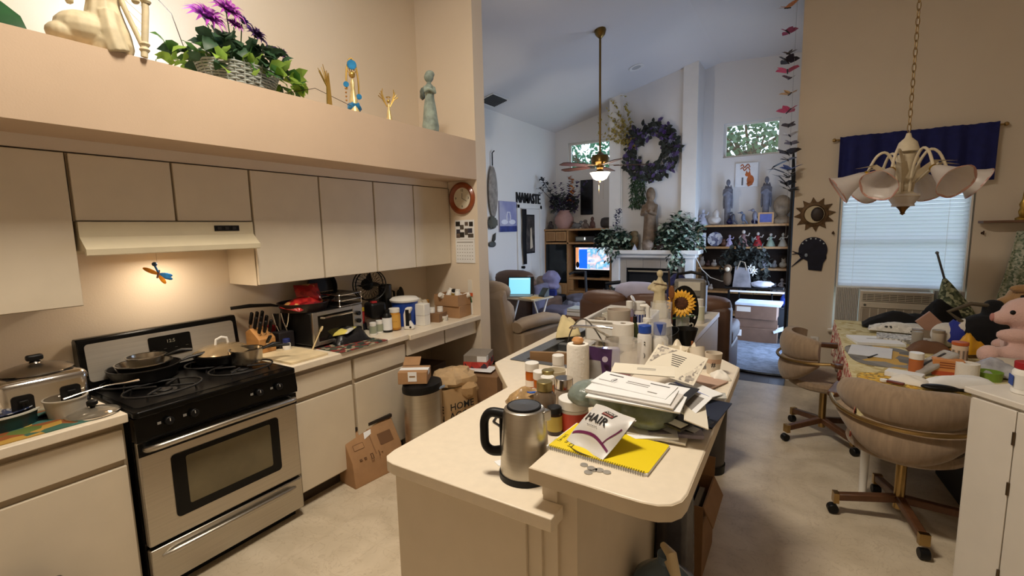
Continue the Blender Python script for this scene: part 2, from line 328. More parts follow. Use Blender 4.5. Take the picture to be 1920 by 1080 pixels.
# dining window
w1 = ST(G().box(.285, .325, 5.80, 5.86, .6, 2.1).box(1.235, 1.275, 5.80, 5.86, .6, 2.1).box(.325, 1.235, 5.80, 5.86, 2.06, 2.1).box(.325, 1.235, 5.83, 5.86, 1.48, 1.50).box(.325, 1.235, 5.80, 5.86, .6, .64).box(.325, 1.235, 5.80, 5.86, 1.0, 1.06).ob('window_1', M_TRIM))
G().box(.325, 1.235, 5.825, 5.829, 1.50, 2.06).box(.325, 1.235, 5.825, 5.829, 1.04, 1.48).ob('pane', PANE, w1)
G().box(.25, 1.31, 5.67, 5.80, .575, .602).ob('window_sill', mat('sill_stone', 'CFC4B4', .4, var=.1, scale=25), w1, bevel=.006)
# outdoors beyond the high windows
ST(G().box(-9, 9, 9.2, 22, -.3, -.2).box(.06, 12, 5.95, 9.2, -.3, -.2).ob('ground', mat('lawn_ground', '8A9A78', .95, var=.3, scale=3)))
def tree(x, y, r, label, hue):
    t = T('tree', label, 'tree', (x, y, -.2))
    g = G()
    for i in range(2600):
        a = rnd(0, 2*pi); b = math.acos(rnd(-1, 1)); q = r*rnd(.15, 1)**.5
        M = TR(q*sin(b)*cos(a)*1.25, q*sin(b)*sin(a)*.6, 3.8+q*cos(b)*.85) @ Matrix.Rotation(rnd(0, 6.28), 4, Vector((rnd(-1, 1), rnd(-1, 1), rnd(-1, 1))).normalized())
        g.leaf(M, rnd(.09, .15), rnd(.06, .10))
    f = g.ob('crown', hue, t, smooth=0); f['kind'] = 'stuff'
    tr = G().tube([(0, 0, 0), (.05, 0, 1.5), (-.03, .03, 2.6), (.02, 0, 3.6)], [.16, .12, .1, .05], 10)
    for i in range(9):
        a = rnd(0, 6.28); tr.tube([(0, 0, 2.7+i*.1), (r*.5*cos(a), r*.3*sin(a), 3.5+rnd(-.2, .4)), (r*cos(a), r*.5*sin(a), 3.7+rnd(-.4, .8))], [.05, .03, .01], 6)
    tr.ob('trunk', mat('bark', '5B4632', .9, var=.3), t)
LF1 = translucent('tree_leaf_dark', '3E6A45', .45); LF2 = translucent('tree_leaf_brown', '566A48', .45)
tree(-4.9, 12.0, 1.45, 'green leafy tree outside the small window behind the ceiling fan', LF1)
tree(-1.05, 11.8, 1.25, 'leafy tree against bright sky outside the small window over the bookcase', LF2)
# ================================================================ KITCHEN CABINETS
CT = .914
M_CAB = mat('almond_laminate', 'DACDB7', .45, var=.03, scale=6)
M_CARC = mat('taupe_cabinet_edge', 'A8977D', .6, var=.05)
M_TOP = mat('cream_worktop', 'E6D9C3', .35, var=.03, scale=30)
M_TOE = mat('toe_kick_brown', '3B3128', .8)
M_BLACK = mat('black_gloss', '070707', .2, var=0, spec=.25)
M_BLK = mat('black_plastic', '100F0F', .45, var=.1, spec=.3)
M_STEEL = mat('brushed_steel', 'B9B3A8', .33, 1, var=.06, scale=3, stretch=(1, 1, 40))
M_CHROME = mat('chrome', 'D4D0CA', .12, 1, var=.03)
M_ALU = mat('dull_aluminium', 'A9A49B', .45, 1, var=.08)
M_WHITE = mat('white_plastic', 'E9E6DF', .4, var=.03)
M_CARD = mat('brown_cardboard', 'A9825C', .85, var=.08, scale=12)
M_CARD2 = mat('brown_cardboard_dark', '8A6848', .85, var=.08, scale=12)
M_PAPER = mat('white_paper', 'EAEBEC', .8, var=.03, scale=14)
M_INK = mat('black_ink', '1C1A1A', .8, var=0)
M_WOOD = mat('light_wood', 'B98652', .5, var=.18, scale=5, stretch=(8, 1, 1))
def base_unit(y0, y1, label, dr=(.703, .84), door=(.115, .672), z1=.874):
    t = T('base_cabinet', label, 'cabinet', (-2.84, (y0+y1)/2, 0), 0, 'base cabinets along the stove wall'); w = (y1-y0)/2
    G().box(-.27, .30, -w+.001, w-.001, .10, z1).ob('carcass', M_CARC, t); G().box(-.27, .23, -w+.001, w-.001, 0, .10).ob('toe_kick', M_TOE, t)
    G().box(.301, .32, -w+.012, w-.012, *dr).ob('drawer', M_CAB, t, bevel=.002); G().box(.301, .32, -w+.012, w-.012, *door).ob('door', M_CAB, t, bevel=.002)
    return t
base_unit(.33, .79, 'almond base cabinet beside the stove under the leafy placemat')
base_unit(1.592, 2.03, 'almond base cabinet just past the oven, under the cutting board')
base_unit(2.032, 2.53, 'almond base cabinet behind the brown paper bag and steel bin')
t = T('desk_cabinet', 'low desk section with two shallow drawers above an open knee space', 'cabinet', (-2.84, 2.97, 0))
G().box(-.27, .30, -.438, .47, .745, .862).ob('carcass', M_CARC, t); G().box(-.275, -.255, -.438, .47, 0, .745).ob('back_panel', M_CARC, t)
for a in (-.43, .02): G().box(.301, .32, a, a+.435, .742, .858).ob('drawer', M_CAB, t, bevel=.002)
def top(y0, y1, z, label, lip=0):
    o = G().box(-3.115, -2.49+lip, y0, y1, z-.04, z).ob('worktop', M_TOP, bevel=.004); tag(o, label, 'countertop'); return o
top(-.5, .795, CT, 'cream worktop at the stove carrying toaster and dishes')
top(1.583, 2.535, CT, 'cream worktop past the stove carrying knife block and toaster oven')
top(2.537, 3.445, CT-.008, 'cream desk worktop carrying the bucket and cardboard boxes', .012)
def upper(y0, y1, z0, splits, label):
    t = T('wall_cabinet', label, 'cabinet', (-3.118, (y0+y1)/2, z0), 0, 'upper cabinets under the soffit'); w = (y1-y0)/2; h = 2.06-z0
    G().box(.0, .307, -w+.001, w-.001, 0, h).ob('carcass', M_CAB, t)
    G().box(.3072, .3085, -w+.001, w-.001, 0, h).ob('face_edge', M_CARC, t)
    e = [-w]+[s-(y0+y1)/2 for s in splits]+[w]
    for a, b in zip(e, e[1:]): G().box(.309, .328, a+.006, b-.006, .004, h-.004).ob('door', M_CAB, t, bevel=.002)
upper(.30, .787, 1.372, [], 'tall almond wall cabinet above the toaster')
upper(.789, 1.598, 1.757, [1.197], 'short two-door almond wall cabinet above the range hood')
upper(1.60, 2.54, 1.372, [2.068], 'two-door almond wall cabinet over the toaster oven')
upper(2.542, 3.442, 1.372, [2.972], 'two-door almond wall cabinet beside the wall clock')
# ---- range hood
t = T('range_hood', 'cream range hood with black switch plate over the stove', 'range hood', (-3.118, 1.194, 1.60))
prof = [(0, .155), (.335, .155), (.335, .085), (.395, .03), (.395, .004), (.385, 0), (.378, .0), (.37, .022), (.03, .022), (.03, 0), (0, 0)]
G().prism(prof, -.398, .398, Matrix(((1, 0, 0, 0), (0, 0, 1, 0), (0, 1, 0, 0), (0, 0, 0, 1)))).ob('hood_body', mat('cream_enamel', 'D2C6A9', .35, var=.04), t)
G().box(.3355, .339, .18, .315, .105, .135).ob('switch_plate', M_BLK, t, bevel=.001)
for i in range(3): G().box(.339, .344, .195+i*.04, .215+i*.04, .112, .128).ob('switch', plain('2A2724', .4), t)
G().box(.16, .30, -.12, .12, .008, .02).ob('lamp_lens', mat('lamp_lens', 'FFDFAE', .4, emit=3, ecol='FFC98A'), t)
# ---- dragonfly
p = on(0, -2.80, 297, 514); t = T('dragonfly_suncatcher', 'orange and blue glass dragonfly hanging under the range hood', 'suncatcher', p)
OR = mat('orange_glass', 'E08A1E', .2, var=.2, scale=40); BL = mat('blue_glass', '2C6FA8', .2, var=.3, scale=40)
G().tube([(0, -.008, -.02), (0, .0, 0), (0, .006, .02)], [.004, .006, .004], 8).ob('body', plain('6B4A3A', .4), t)
G().ell((0, -.012, .052), .012).ob('head', plain('2D4A6A', .3), t); G().tube([(0, 0, .01), (0, -.012, .045)], .005).ob('thorax', BL, t)
for nm, m, a, l in (('wing', OR, 150, .075), ('wing', BL, -12, .065), ('wing', OR, -62, .06), ('wing', BL, -28, .07)):
    G().ell((l/2, 0, 0), (l/2, .011, .002)).ob(nm, m, t, rot=(0, 0, 0)).matrix_local = Matrix(((0, 0, 1, 0), (1, 0, 0, 0), (0, 1, 0, 0), (0, 0, 0, 1))) @ rotz(R(a))
G().tube([(0, 0, .05), (0, 0, 1.615-p.z)], .0012, 5).ob('string', plain('C9B79A', .6), t)
# ---- stove
t = T('stove', 'stainless and black freestanding range with oven window', 'stove', (-2.84, 1.19, 0)); h = .388
G().box(-.255, .33, -h, h, .055, .885).ob('body', M_BLACK, t); G().box(-.2, .30, -h+.02, h-.02, 0, .055).ob('plinth', M_BLK, t)
G().prism(rrect(-.255, .39, -h, h, .02), .886, .916).ob('cooktop', M_BLACK, t, bevel=.006)
G().prism(rrect(-.15, .33, -h+.03, h-.03, .02), .9165, .918).ob('cooktop_well', mat('black_enamel', '0E0D0D', .3, var=.1), t)
cp = [(.332, .775), (.385, .775), (.388, .80), (.376, .884), (.332, .884)]
G().prism(cp, -h, h, Matrix(((1, 0, 0, 0), (0, 0, 1, 0), (0, 1, 0, 0), (0, 0, 0, 1)))).ob('control_panel', M_BLACK, t)
for y in (-.26, -.155, .165, .275):
    k = G().cyl(.019, 0, .020, 16, TR(.384, y, .838) @ RY(R(82)), b=.003).ob('knob', M_BLK, t)
    G().box(-.0012, .0012, -.0015, .0015, 0, .014, TR(.405, y, .84) @ RY(R(-8))).ob('pointer', plain('B9B6AE', .5), k)
    G().box(.3855, .3865, y-.045, y-.03, .834, .846).ob('mark', plain('8A8782', .6), t)
dr = G().box(.332, .372, -h+.004, h-.004, .268, .772).ob('oven_door', M_STEEL, t, bevel=.008)
G().prism(rrect(-.265, .265, .355, .665, .02), .3725, .3755, Matrix(((0, 0, 1, 0), (1, 0, 0, 0), (0, 1, 0, 0), (0, 0, 0, 1)))).ob('window_frame', M_BLACK, dr)
G().prism(rrect(-.205, .215, .40, .64, .01), .3757, .3767, Matrix(((0, 0, 1, 0), (1, 0, 0, 0), (0, 1, 0, 0), (0, 0, 0, 1)))).ob('window_glass', mat('oven_glass', '6E6650', .14, var=.2, scale=4, metal=.35), dr)
G().tube([(.375, -h+.03, .735), (.405, -h+.035, .742), (.425, -h+.07, .748), (.43, 0, .752), (.425, h-.07, .748), (.405, h-.035, .742), (.375, h-.03, .735)], .014, 10).ob('handle', M_STEEL, dr)
G().box(.372, .376, -h+.004, h-.004, .705, .768).ob('door_top', M_BLACK, dr)
d = G().box(.332, .37, -h+.004, h-.004, .062, .25).ob('drawer', M_STEEL, t, bevel=.006)
G().tube([(.368, -h+.05, .205), (.386, -h+.1, .212), (.388, h-.1, .212), (.368, h-.05, .205)], [.008, .014, .014, .008], 10).ob('drawer_handle', M_STEEL, d)
bg = [(-.27, .90), (-.195, .90), (-.175, .935), (-.205, 1.165), (-.215, 1.178), (-.255, 1.178), (-.27, 1.165)]
G().prism(bg, -h, h, Matrix(((1, 0, 0, 0), (0, 0, 1, 0), (0, 1, 0, 0), (0, 0, 0, 1)))).ob('backguard', M_BLACK, t, bevel=.004)
BGM = TR(-.1738, 0, .94) @ RY(R(-7.4)) @ Matrix(((0, 0, 1, 0), (1, 0, 0, 0), (0, 1, 0, 0), (0, 0, 0, 1)))
pn = G().prism(rrect(-.362, .362, .02, .212, .018), 0, .004, BGM).ob('backguard_panel', mat('satin_steel', 'B2ADA4', .55, .85, var=.06, scale=3, stretch=(1, 1, 40)), t)
G().prism(rrect(-.095, .115, .075, .19, .01), .0042, .007, BGM).ob('display', M_BLACK, pn)
dg = BGM @ TR(.012, .155, .0072)
text('12:5', .026, plain('6E6A5C', .6), pn, dg.translation, dg.to_euler(), 'clock_digits')
for i in range(2):
    for j in range(4): q = BGM @ TR(-.075+j*.055, .095+i*.022, .0072); text('---', .014, plain('55524B', .6), pn, q.translation, q.to_euler(), 'key_print')
M_IRON = mat('cast_iron', '171514', .55, var=.2, bump=.1)
for bx in (-.07, .19):
    for by in (-.19, .19):
        G().cyl(.055, .918, .93, 20, TR(bx, by, 0)).cyl(.035, .93, .938, 16, TR(bx, by, 0), b=.003).ob('burner', M_IRON, t)
        g = G().tube([(bx+.125*cos(a*pi/12), by+.165*sin(a*pi/12), .945) for a in range(24)], .005, 6, True)
        for a in range(4): c, s = cos(a*pi/2+pi/4), sin(a*pi/2+pi/4); g.tube([(bx+.03*c, by+.03*s, .95), (bx+.12*c, by+.14*s, .95), (bx+.13*c, by+.15*s, .918)], .005, 6)
        g.ob('grate', M_IRON, t)
# ---- clock and calendar on the partition (faces the camera)
def facing(p, ax): return p
p = on(1, 3.449, 867, 372); t = T('wall_clock', 'round wall clock with reddish wooden rim on the partition', 'clock', (p.x, 3.449, p.z))
MY = Matrix(((1, 0, 0, 0), (0, 0, -1, 0), (0, 1, 0, 0), (0, 0, 0, 1)))            # local z -> -y (towards the camera)
rr = .142
G().lathe([(rr*.66, .004), (rr*.72, .022), (rr*.86, .032), (rr, .018), (rr, 0), (rr*.66, 0)], 40, MY).ob('rim', mat('cherry_wood', '8E4522', .3, var=.15, scale=6, coat=.4), t)
fc = G().cyl(rr*.69, 0, .006, 36, MY).ob('dial', mat('clock_dial', 'E0D8C2', .5, var=.03), t)
for i, n in ((0, '12'), (3, '3'), (6, '6'), (9, '9')): text(n, .03, M_INK, fc, (rr*.5*sin(i*pi/6), -.0065, rr*.5*cos(i*pi/6)), (pi/2, 0, 0), 'numeral')
for a, l, w in ((R(118), .06, .003), (R(2), .045, .004)):
    G().box(-w/2, w/2, -.002, l, .007, .008, MY @ rotz(-a)).ob('hand', M_INK, t)
p = on(1, 3.447, 872, 448); t = T('wall_calendar', 'paper wall calendar with photo collage above a date page', 'calendar', (p.x, 3.449, p.z))
t.scale = (1.22, 1, 1.18)
G().box(-.088, .088, -.004, 0, -.002, .145).ob('photo_page', M_PAPER, t, rot=(0, 0, 0)); G().box(-.088, .088, -.006, 0, -.185, -.004).ob('date_page', M_PAPER, t)
for i, (x, z, w, hh) in enumerate(((-.062, .098, .04, .036), (-.025, .072, .035, .036), (-.06, .042, .035, .032), (-.062, .008, .035, .036), (-.024, .012, .04, .04), (.015, .03, .03, .05), (.05, .045, .04, .036), (.018, .1, .03, .03), (.06, .095, .035, .035), (.055, .01, .05, .03))):
    G().box(x-w/2, x+w/2, -.0052, -.004, z, z+hh).ob('photo_print', plain(('2A2622', '544C45', '3C3A45', '6A5A50')[i % 4], .5, var=.4, scale=60), t)
g = G()
for i in range(7):
    for j in range(5): g.box(-.075+i*.023, -.067+i*.023, -.0066, -.006, -.055-j*.026, -.05-j*.026)
g.box(-.075, .075, -.0066, -.006, -.028, -.022).ob('date_print', plain('8A857C', .8), t)['kind'] = 'stuff'
# ================================================================ THINGS ON THE STOVE WALL
def cont(name, label, cat, p, w, h, body, cap=None, lab=None, capf=.2, capw=.9, sh=.1, group=None, ltext=None, neck=.0, labz=(.15, .7), seg=20, flat=1, lid_name='cap'):
    t = T(name, label, cat, p, 0, group); r = w/2; hb = h*(1-capf) if cap else h; rc = r*capw
    pr = [(.0001, 0), (r*.94, 0), (r, h*.02), (r, hb-h*sh-neck*h), (rc*.9, hb-neck*h), (rc*.9, hb), (.0001, hb)]
    G().lathe(pr, seg, ey=flat).ob('body', body, t)
    if cap: G().cyl(rc, hb, h, seg, b=min(.002, r*.1)).ob(lid_name, cap, t)
    if lab: G().lathe([(r*1.012, h*labz[0]), (r*1.012, h*labz[1])], seg, ey=flat).ob('paper_label', lab, t)
    if ltext: face_text(t, ltext, r*1.03, h*(labz[0]+labz[1])/2, w*.22)
    return t
def face_text(t, s, r, z, size, m=None):
    a = atan2(-t.location.y, -t.location.x)-t.rotation_euler.z
    text(s, size, m or M_INK, t, (r*cos(a), r*sin(a), z), (pi/2, 0, a+pi/2))
def B(u, v, z, wp, hp):
    p = at(u, v, z); return p, wp*kw(p), hp*kpx(p)
def boxy(name, label, cat, p, s, m, rz=0, bevel=.003, group=None, pn='body', dz=0):
    t = T(name, label, cat, (p[0], p[1], p[2]+dz), rz, group); G().box(-s[0]/2, s[0]/2, -s[1]/2, s[1]/2, 0, s[2]).ob(pn, m, t, bevel=bevel); return t
# ---- worktop by the stove
pl = pattern('leaf_print', ['2F5A4A', 'B08A3A', '8A4E22', 'C9A650', '3E6E66', '5A6E30'], 16, rough=.7)
tag(G().prism(rrect(-2.98, -2.53, .15, .74, .02), CT+.001, CT+.004).ob('placemat', pl), 'placemat printed with autumn leaves under the dishes', 'placemat')
p = at(100, 752, CT); p = Vector((-2.86, .60, CT))
t = T('toaster', 'chrome four-slice toaster with a pan lid resting on top', 'toaster', p, R(0))
G().box(-.15, .15, -.15, .15, .012, .19).ob('body', M_CHROME, t, bevel=.035, bseg=4); G().box(-.14, .14, -.14, .14, 0, .012).ob('foot', M_BLK, t)
for y in (-.075, .075):
    G().prism(rrect(-.034, .034, .055, .13, .014), .151, .155, TR(0, y, 0) @ Matrix(((0, 0, 1, 0), (1, 0, 0, 0), (0, 1, 0, 0), (0, 0, 0, 1)))).ob('control_face', M_BLK, t)
    G().box(.155, .168, y-.014, y+.014, .100, .110).ob('lever', M_BLK, t, bevel=.002); G().box(.155, .158, y-.004, y+.004, .05, .1).ob('lever_slot', plain('050505', .5), t)
for y in (-.09, -.03, .03, .09): G().box(-.11, .11, y-.014, y+.014, .189, .1905).ob('slot', M_BLK, t)
t = T('pan_lid', 'domed steel pan lid with black knob lying on the toaster', 'lid', (p.x, p.y+.01, CT+.1915), 0)
G().lathe([(.122, 0), (.125, .005), (.11, .014), (.065, .028), (.0001, .036), (.0001, .032), (.065, .024), (.108, .010), (.118, 0)], 36).ob('dome', mat('dull_lid_steel', '9A938A', .28, 1, var=.1), t)
G().lathe([(.018, .034), (.022, .04), (.012, .047)], 16).ob('knob_base', M_CHROME, t); G().box(-.016, .016, -.028, .028, .046, .072).ob('knob', M_BLK, t, bevel=.008)
# dishes
p = at(48, 775, CT+.005)
DT = mat('teal_glaze', '1F3A3C', .25, var=.1); t = T('baking_dish', 'round teal dish with white rim near the worktop end', 'dish', (-2.79, .47, CT+.0042))
G().cup(.125, .055, .006, .115, 36).ob('body', DT, t); G().lathe([(.121, .054), (.131, .056), (.131, .062), (.119, .062)], 36).ob('rim', plain('C9C6BA', .3), t)
bp = pattern('blue_white_china', ['1E2A4A', 'B9BCC2', '3A4870', 'D8D6D0'], 60, rough=.25)
t = T('patterned_plate', 'blue and white patterned plate lying in the teal dish', 'plate', (-2.79, .47, CT+.0667)); t.rotation_euler = (R(2), R(3), 0); G().lathe([(.0001, 0), (.08, .0), (.117, .012), (.117, .016), (.08, .005), (.0001, .005)], 32).ob('body', bp, t)
t = T('white_bowl', 'plain white bowl behind the teal dish', 'bowl', (-2.95, .34, CT+.0042)); G().cup(.08, .07, .005, .045, 28).ob('body', plain('D9D2C4', .35), t)
t = T('plastic_tub', 'round translucent plastic tub beside the toaster', 'tub', (-2.71, .655, CT+.0042)); G().cup(.072, .075, .003, .062, 28).ob('body', translucent('clear_tub', 'C9C0B0', .25), t); G().lathe([(.071, .072), (.076, .074), (.076, .079), (.069, .079)], 28).ob('rim', plain('BFB6A6', .3), t)
t = T('ladle', 'steel ladle resting across the tub towards the stove', 'ladle', (-2.68, .66, CT+.086)); G().tube([(0, -.02, -.004), (0, .05, .006), (.01, .13, .014), (.01, .20, .006), (.01, .25, .004)], [.008, .006, .005, .007, .012], 10, flat=.5).ob('body', M_CHROME, t)
t = T('saucepan_cover', 'glass saucepan lid with black knob at the worktop edge', 'lid', (-2.615, .715, CT+.0042)); G().lathe([(.088, 0), (.092, .004), (.085, .01), (.05, .022), (.0001, .028), (.0001, .024), (.05, .018), (.082, .006)], 32).ob('dome', mat('smoky_glass', '8C8578', .1, .5, var=.05), t)
G().lathe([(.085, -.001), (.095, .0), (.095, .006), (.085, .007)], 32).ob('rim', M_CHROME, t); G().lathe([(.008, .026), (.01, .034), (.02, .042), (.02, .056), (.012, .062), (.0001, .063)], 16).ob('knob', M_BLK, t)
# ---- on the stove
SZ = .955
def pan(name, label, x, y, z, r, h, m, hang=None, hl=.17, hm=None, rb=None, hz=None, hr=.011):
    t = T(name, label, 'pan', (x, y, z)); G().cup(r, h, .003, rb or r*.88, 32).ob('bowl', m, t)
    G().lathe([(r-.002, h-.003), (r+.004, h-.001), (r+.004, h+.003), (r-.003, h+.003)], 32).ob('rim', m, t)
    if hang is not None:
        a = R(hang); c, s = cos(a), sin(a); z0 = hz or h*.8
        G().tube([(c*(r-.003), s*(r-.003), z0), (c*(r+.04), s*(r+.04), z0+.012), (c*(r+hl*.6), s*(r+hl*.6), z0+.02), (c*(r+hl), s*(r+hl), z0+.016)], [hr*.6, hr, hr*1.2, hr], 10, flat=.7).ob('handle', hm or M_BLK, t)
    return t
M_DARKPAN = mat('dark_nonstick', '1A1817', .4, .3, var=.15)
pan('skillet', 'large black skillet under two steel pans on the stove', -2.90, 1.02, SZ, .155, .06, M_DARKPAN, 80, .2)
pan('steel_frying_pan', 'steel frying pan nested in the black skillet', -2.90, 1.02, SZ+.048, .12, .03, mat('pan_steel', 'B5AEA2', .22, 1, var=.06, scale=3, stretch=(1, 1, 20)), None)
pan('steel_saucepan', 'small steel saucepan topmost of the nested pans', -2.895, 1.03, SZ+.058, .083, .052, MATS['pan_steel'], 60, .12)
pan('wide_pan', 'wide dark pan under a domed glass lid on the stove', -2.88, 1.40, SZ, .15, .045, M_DARKPAN, 52, .21)
t = T('domed_lid', 'domed lid with white strap handle on the wide pan', 'lid', (-2.88, 1.40, SZ+.049)); G().lathe([(.146, 0), (.15, .004), (.11, .03), (.05, .045), (.0001, .048), (.0001, .044), (.05, .041), (.108, .026), (.14, 0)], 36).ob('dome', mat('tan_glass_lid', '8C7A5E', .15, .4, var=.1), t)
G().tube([(0, -.035, .044), (0, -.03, .075), (0, .0, .085), (0, .03, .075), (0, .035, .044)], .007, 8, flat=.6).ob('handle', M_WHITE, t)
pan('saucepan', 'brushed steel saucepan with black handle on the stove', -2.70, 1.44, SZ, .085, .075, mat('pan_steel', 'B5AEA2', .22, 1, var=.06, scale=3, stretch=(1, 1, 20)), 75, .10, hr=.013, rb=.08)
# ---- past the stove
tag(G().prism(rrect(-2.92, -2.53, 1.60, 1.86, .01), CT+.001, CT+.014).ob('cutting_board', mat('worn_board', 'D9C6A0', .6, var=.2, scale=7)), 'worn cream cutting board next to the stove', 'cutting board')
KB = Vector((-2.97, 1.685, CT+.0145))
t = T('knife_block', 'light wooden knife block full of black-handled knives', 'knife block', KB, R(0))
KP = [(-.075, 0), (.075, 0), (.075, .09), (-.02, .155), (-.075, .13)]
G().prism(KP, -.055, .055, Matrix(((1, 0, 0, 0), (0, 0, 1, 0), (0, 1, 0, 0), (0, 0, 0, 1)))).ob('block', mat('block_wood', 'B8854E', .45, var=.15, scale=6, stretch=(1, 1, 6)), t, bevel=.004)
for i in range(3):
    for j in range(3):
        k = T('kitchen_knife', 'black-handled knife in the %s row of the wooden block, %s' % (('lowest', 'middle', 'highest')[i], ('on the stove side', 'in the middle', 'on the toaster oven side')[j]), 'knife', (0, 0, 0), 0, 'knives in the wooden block')
        k.matrix_world = t.matrix_world; bx = .05-.045*i; by = -.035+.035*j
        k.matrix_world = TR(*KB) @ rotz(R(0)) @ TR(bx-.012, by, .108+.026*i) @ RY(R(22))
        G().box(-.008, .008, -.005, .005, -.005, .02).ob('bolster', M_CHROME, k); G().box(-.011, .011, -.008, .008, .02, .105).ob('handle', M_BLK, k, bevel=.005)
k = T('paring_knife', 'short black knife stuck low in the front of the block', 'knife'); k.matrix_world = TR(*KB) @ rotz(R(0)) @ TR(.078, -.01, .06) @ RY(R(42))
G().box(-.006, .006, -.008, .008, 0, .012).ob('bolster', M_CHROME, k); G().box(-.007, .007, -.01, .01, .012, .075).ob('handle', M_BLK, k, bevel=.004)
cont('blue_cap_bottle', 'small white bottle with blue cap between knife block and utensil pot', 'bottle', Vector((-2.86, 1.79, CT)), .05, .085, M_WHITE, plain('24306E', .4), capf=.3)
p = Vector((-2.955, 1.825, CT)); t = T('utensil_pot', 'dark square utensil pot crowded with black tools', 'pot', p); G().box(-.05, .05, -.055, .055, 0, .12).ob('body', plain('2A2628', .3), t, bevel=.006)
for i in range(7):
    a = rnd(0, 6.28); q = T('cooking_utensil', 'black-handled cooking tool in the dark utensil pot', 'utensil', (p.x+rnd(-.03, .03), p.y+rnd(-.035, .035), CT+.121), 0, 'tools in the dark pot')
    G().tube([(0, 0, -.0), (.02*cos(a), .02*sin(a), .06), (.03*cos(a), .03*sin(a), .12)], [.006, .009, .011], 8, flat=.6).ob('handle', M_BLK if i % 3 else M_CHROME, q)
t = T('red_box', 'small red carton behind the knife block', 'box', (-3.08, 1.80, CT)); G().box(-.03, .03, -.04, .04, 0, .15).ob('body', plain('A3262A', .5), t, bevel=.003)
t = T('wooden_spoon', 'pale wooden spoon leaning on the toaster oven', 'spoon'); t.matrix_world = TR(-2.70, 1.86, CT+.004) @ Matrix.Rotation(R(-38), 4, 'X') @ RY(R(-8)); G().tube([(0, 0, 0), (0, 0, .14)], [.006, .004], 8).ell((0, 0, .16), (.014, .006, .024)).ob('body', plain('CDB687', .6), t)
# toaster oven
t = T('toaster_oven', 'silver and black toaster oven under the frying pan', 'toaster oven', (-2.90, 2.105, CT+.004), R(3))
G().box(-.17, .15, -.215, .215, .015, .24).ob('body', M_BLK, t, bevel=.01)
f = G().box(.15, .168, -.215, -.175, .015, .24).box(.15, .168, .125, .215, .015, .24).box(.15, .168, -.175, .125, .015, .04).box(.15, .168, -.175, .125, .215, .24).ob('front_frame', M_STEEL, t, bevel=.003)
d = G().box(.151, .163, -.173, .123, .042, .213).ob('door_glass', mat('dark_oven_glass', '171512', .08, var=.1), t); G().tube([(.165, -.15, .2), (.19, -.14, .2), (.19, .1, .2), (.165, .11, .2)], .007, 8).ob('handle', M_CHROME, d)
for z in (.07, .125, .18): G().cyl(.016, .168, .185, 14, TR(0, .17, z) @ TR(0, 0, 0) @ RY(pi/2) @ TR(0, 0, 0)).ob('knob', M_BLK, t)
for x in (-.14, .12):
    for y in (-.19, .19): G().cyl(.012, 0, .016, 10, TR(x, y, 0)).ob('foot', M_BLK, t)
OZ = CT+.2455
pan('frying_pan', 'large black frying pan with red bags in it on the toaster oven', -2.91, 1.97, OZ, .165, .055, mat('brown_nonstick', '20130F', .35, var=.2), -112, .27, hr=.015)
RB = pattern('red_bag_print', ['A01A1E', '8C1418', 'B42A26', 'C99A5A', '701014'], 30, rough=.3, stops=[0, .35, .6, .8, .88])
def pillow(name, label, cat, p, s, m, rz=0, tilt=(0, 0), amp=.15, pn='body', group=None):
    t = T(name, label, cat, p, 0, group); t.rotation_euler = (tilt[0], tilt[1], rz); w, d, h = s
    def fn(u, v):
        e = (1-(2*u-1)**4)*(1-(2*v-1)**4); return ((u-.5)*w, (v-.5)*d, h*e*(1+amp*sin(9*u+3*v)*cos(7*v)))
    G().sheet(fn, 12, 10, .004).ob(pn, m, t, smooth=60); return t
pillow('snack_bag', 'red snack bag standing up in the frying pan', 'bag', (-2.94, 2.03, OZ+.10), (.17, .15, .05), RB, R(80), (R(62), 0))
pillow('snack_bag', 'red snack bag lying flat in the frying pan', 'bag', (-2.88, 1.93, OZ+.04), (.16, .22, .04), RB, R(15), (R(8), R(8)))
t = T('wire_rack', 'stacked chrome oven racks on the toaster oven', 'rack', (-2.90, 2.235, OZ), R(3)); 
for z in (.006, .045, .085):
    g = G().tube(rrect3 := [(x, y, z) for x, y in rrect(-.14, .15, -.11, .11, .02, 3)], .004, 6, True)
    for i in range(9): y = -.1+i*.025; g.tube([(-.14, y, z), (.15, y, z)], .002, 5)
    g.ob('rack_tray', M_CHROME, t)
g = G()
for x, y in ((-.13, -.1), (.14, -.1), (-.13, .1), (.14, .1)): g.tube([(x, y, 0), (x, y, .09)], .003, 6)
g.ob('rack_post', M_CHROME, t)
t = T('round_pan', 'black round pan propped on edge behind the oven racks', 'pan'); t.matrix_world = TR(-3.06, 2.22, OZ+.125) @ RY(R(78)); G().cup(.12, .04, .004, .11, 28).ob('bowl', M_DARKPAN, t)
cont('red_jar', 'red jar with yellow lid standing before the toaster oven', 'jar', at(677, 606, CT+.05), .062, .125, plain('A82226', .35), plain('E0B62C', .4), plain('C9403A', .5), capf=.22, capw=1.02, sh=.02)
q = at(677, 606, CT+.05); boxy('dark_tin', 'flat dark tin under the red jar', 'tin', (q.x, q.y, CT+.0005), (.1, .1, .048), plain('22252E', .4), R(10))
p = at(655, 640, CT); BKB = mat('black_crinkled_bag', '1B1A1C', .35, var=.3, scale=30, bump=.5, bscale=40)
t = pillow('black_bag', 'crumpled black packet at the worktop edge', 'bag', (p.x, p.y, CT+.004), (.16, .26, .075), BKB, R(-10), amp=.35)
t = pillow('snack_packet', 'torn packet with a yellow label lying on the black packet', 'packet', (p.x-.01, p.y-.03, CT+.075), (.12, .15, .02), pattern('yellow_packet', ['C9C6BC', 'E2D36A', '3A3838', 'D8D4CA'], 14, rough=.4), R(25), (R(6), R(-10)), .3)
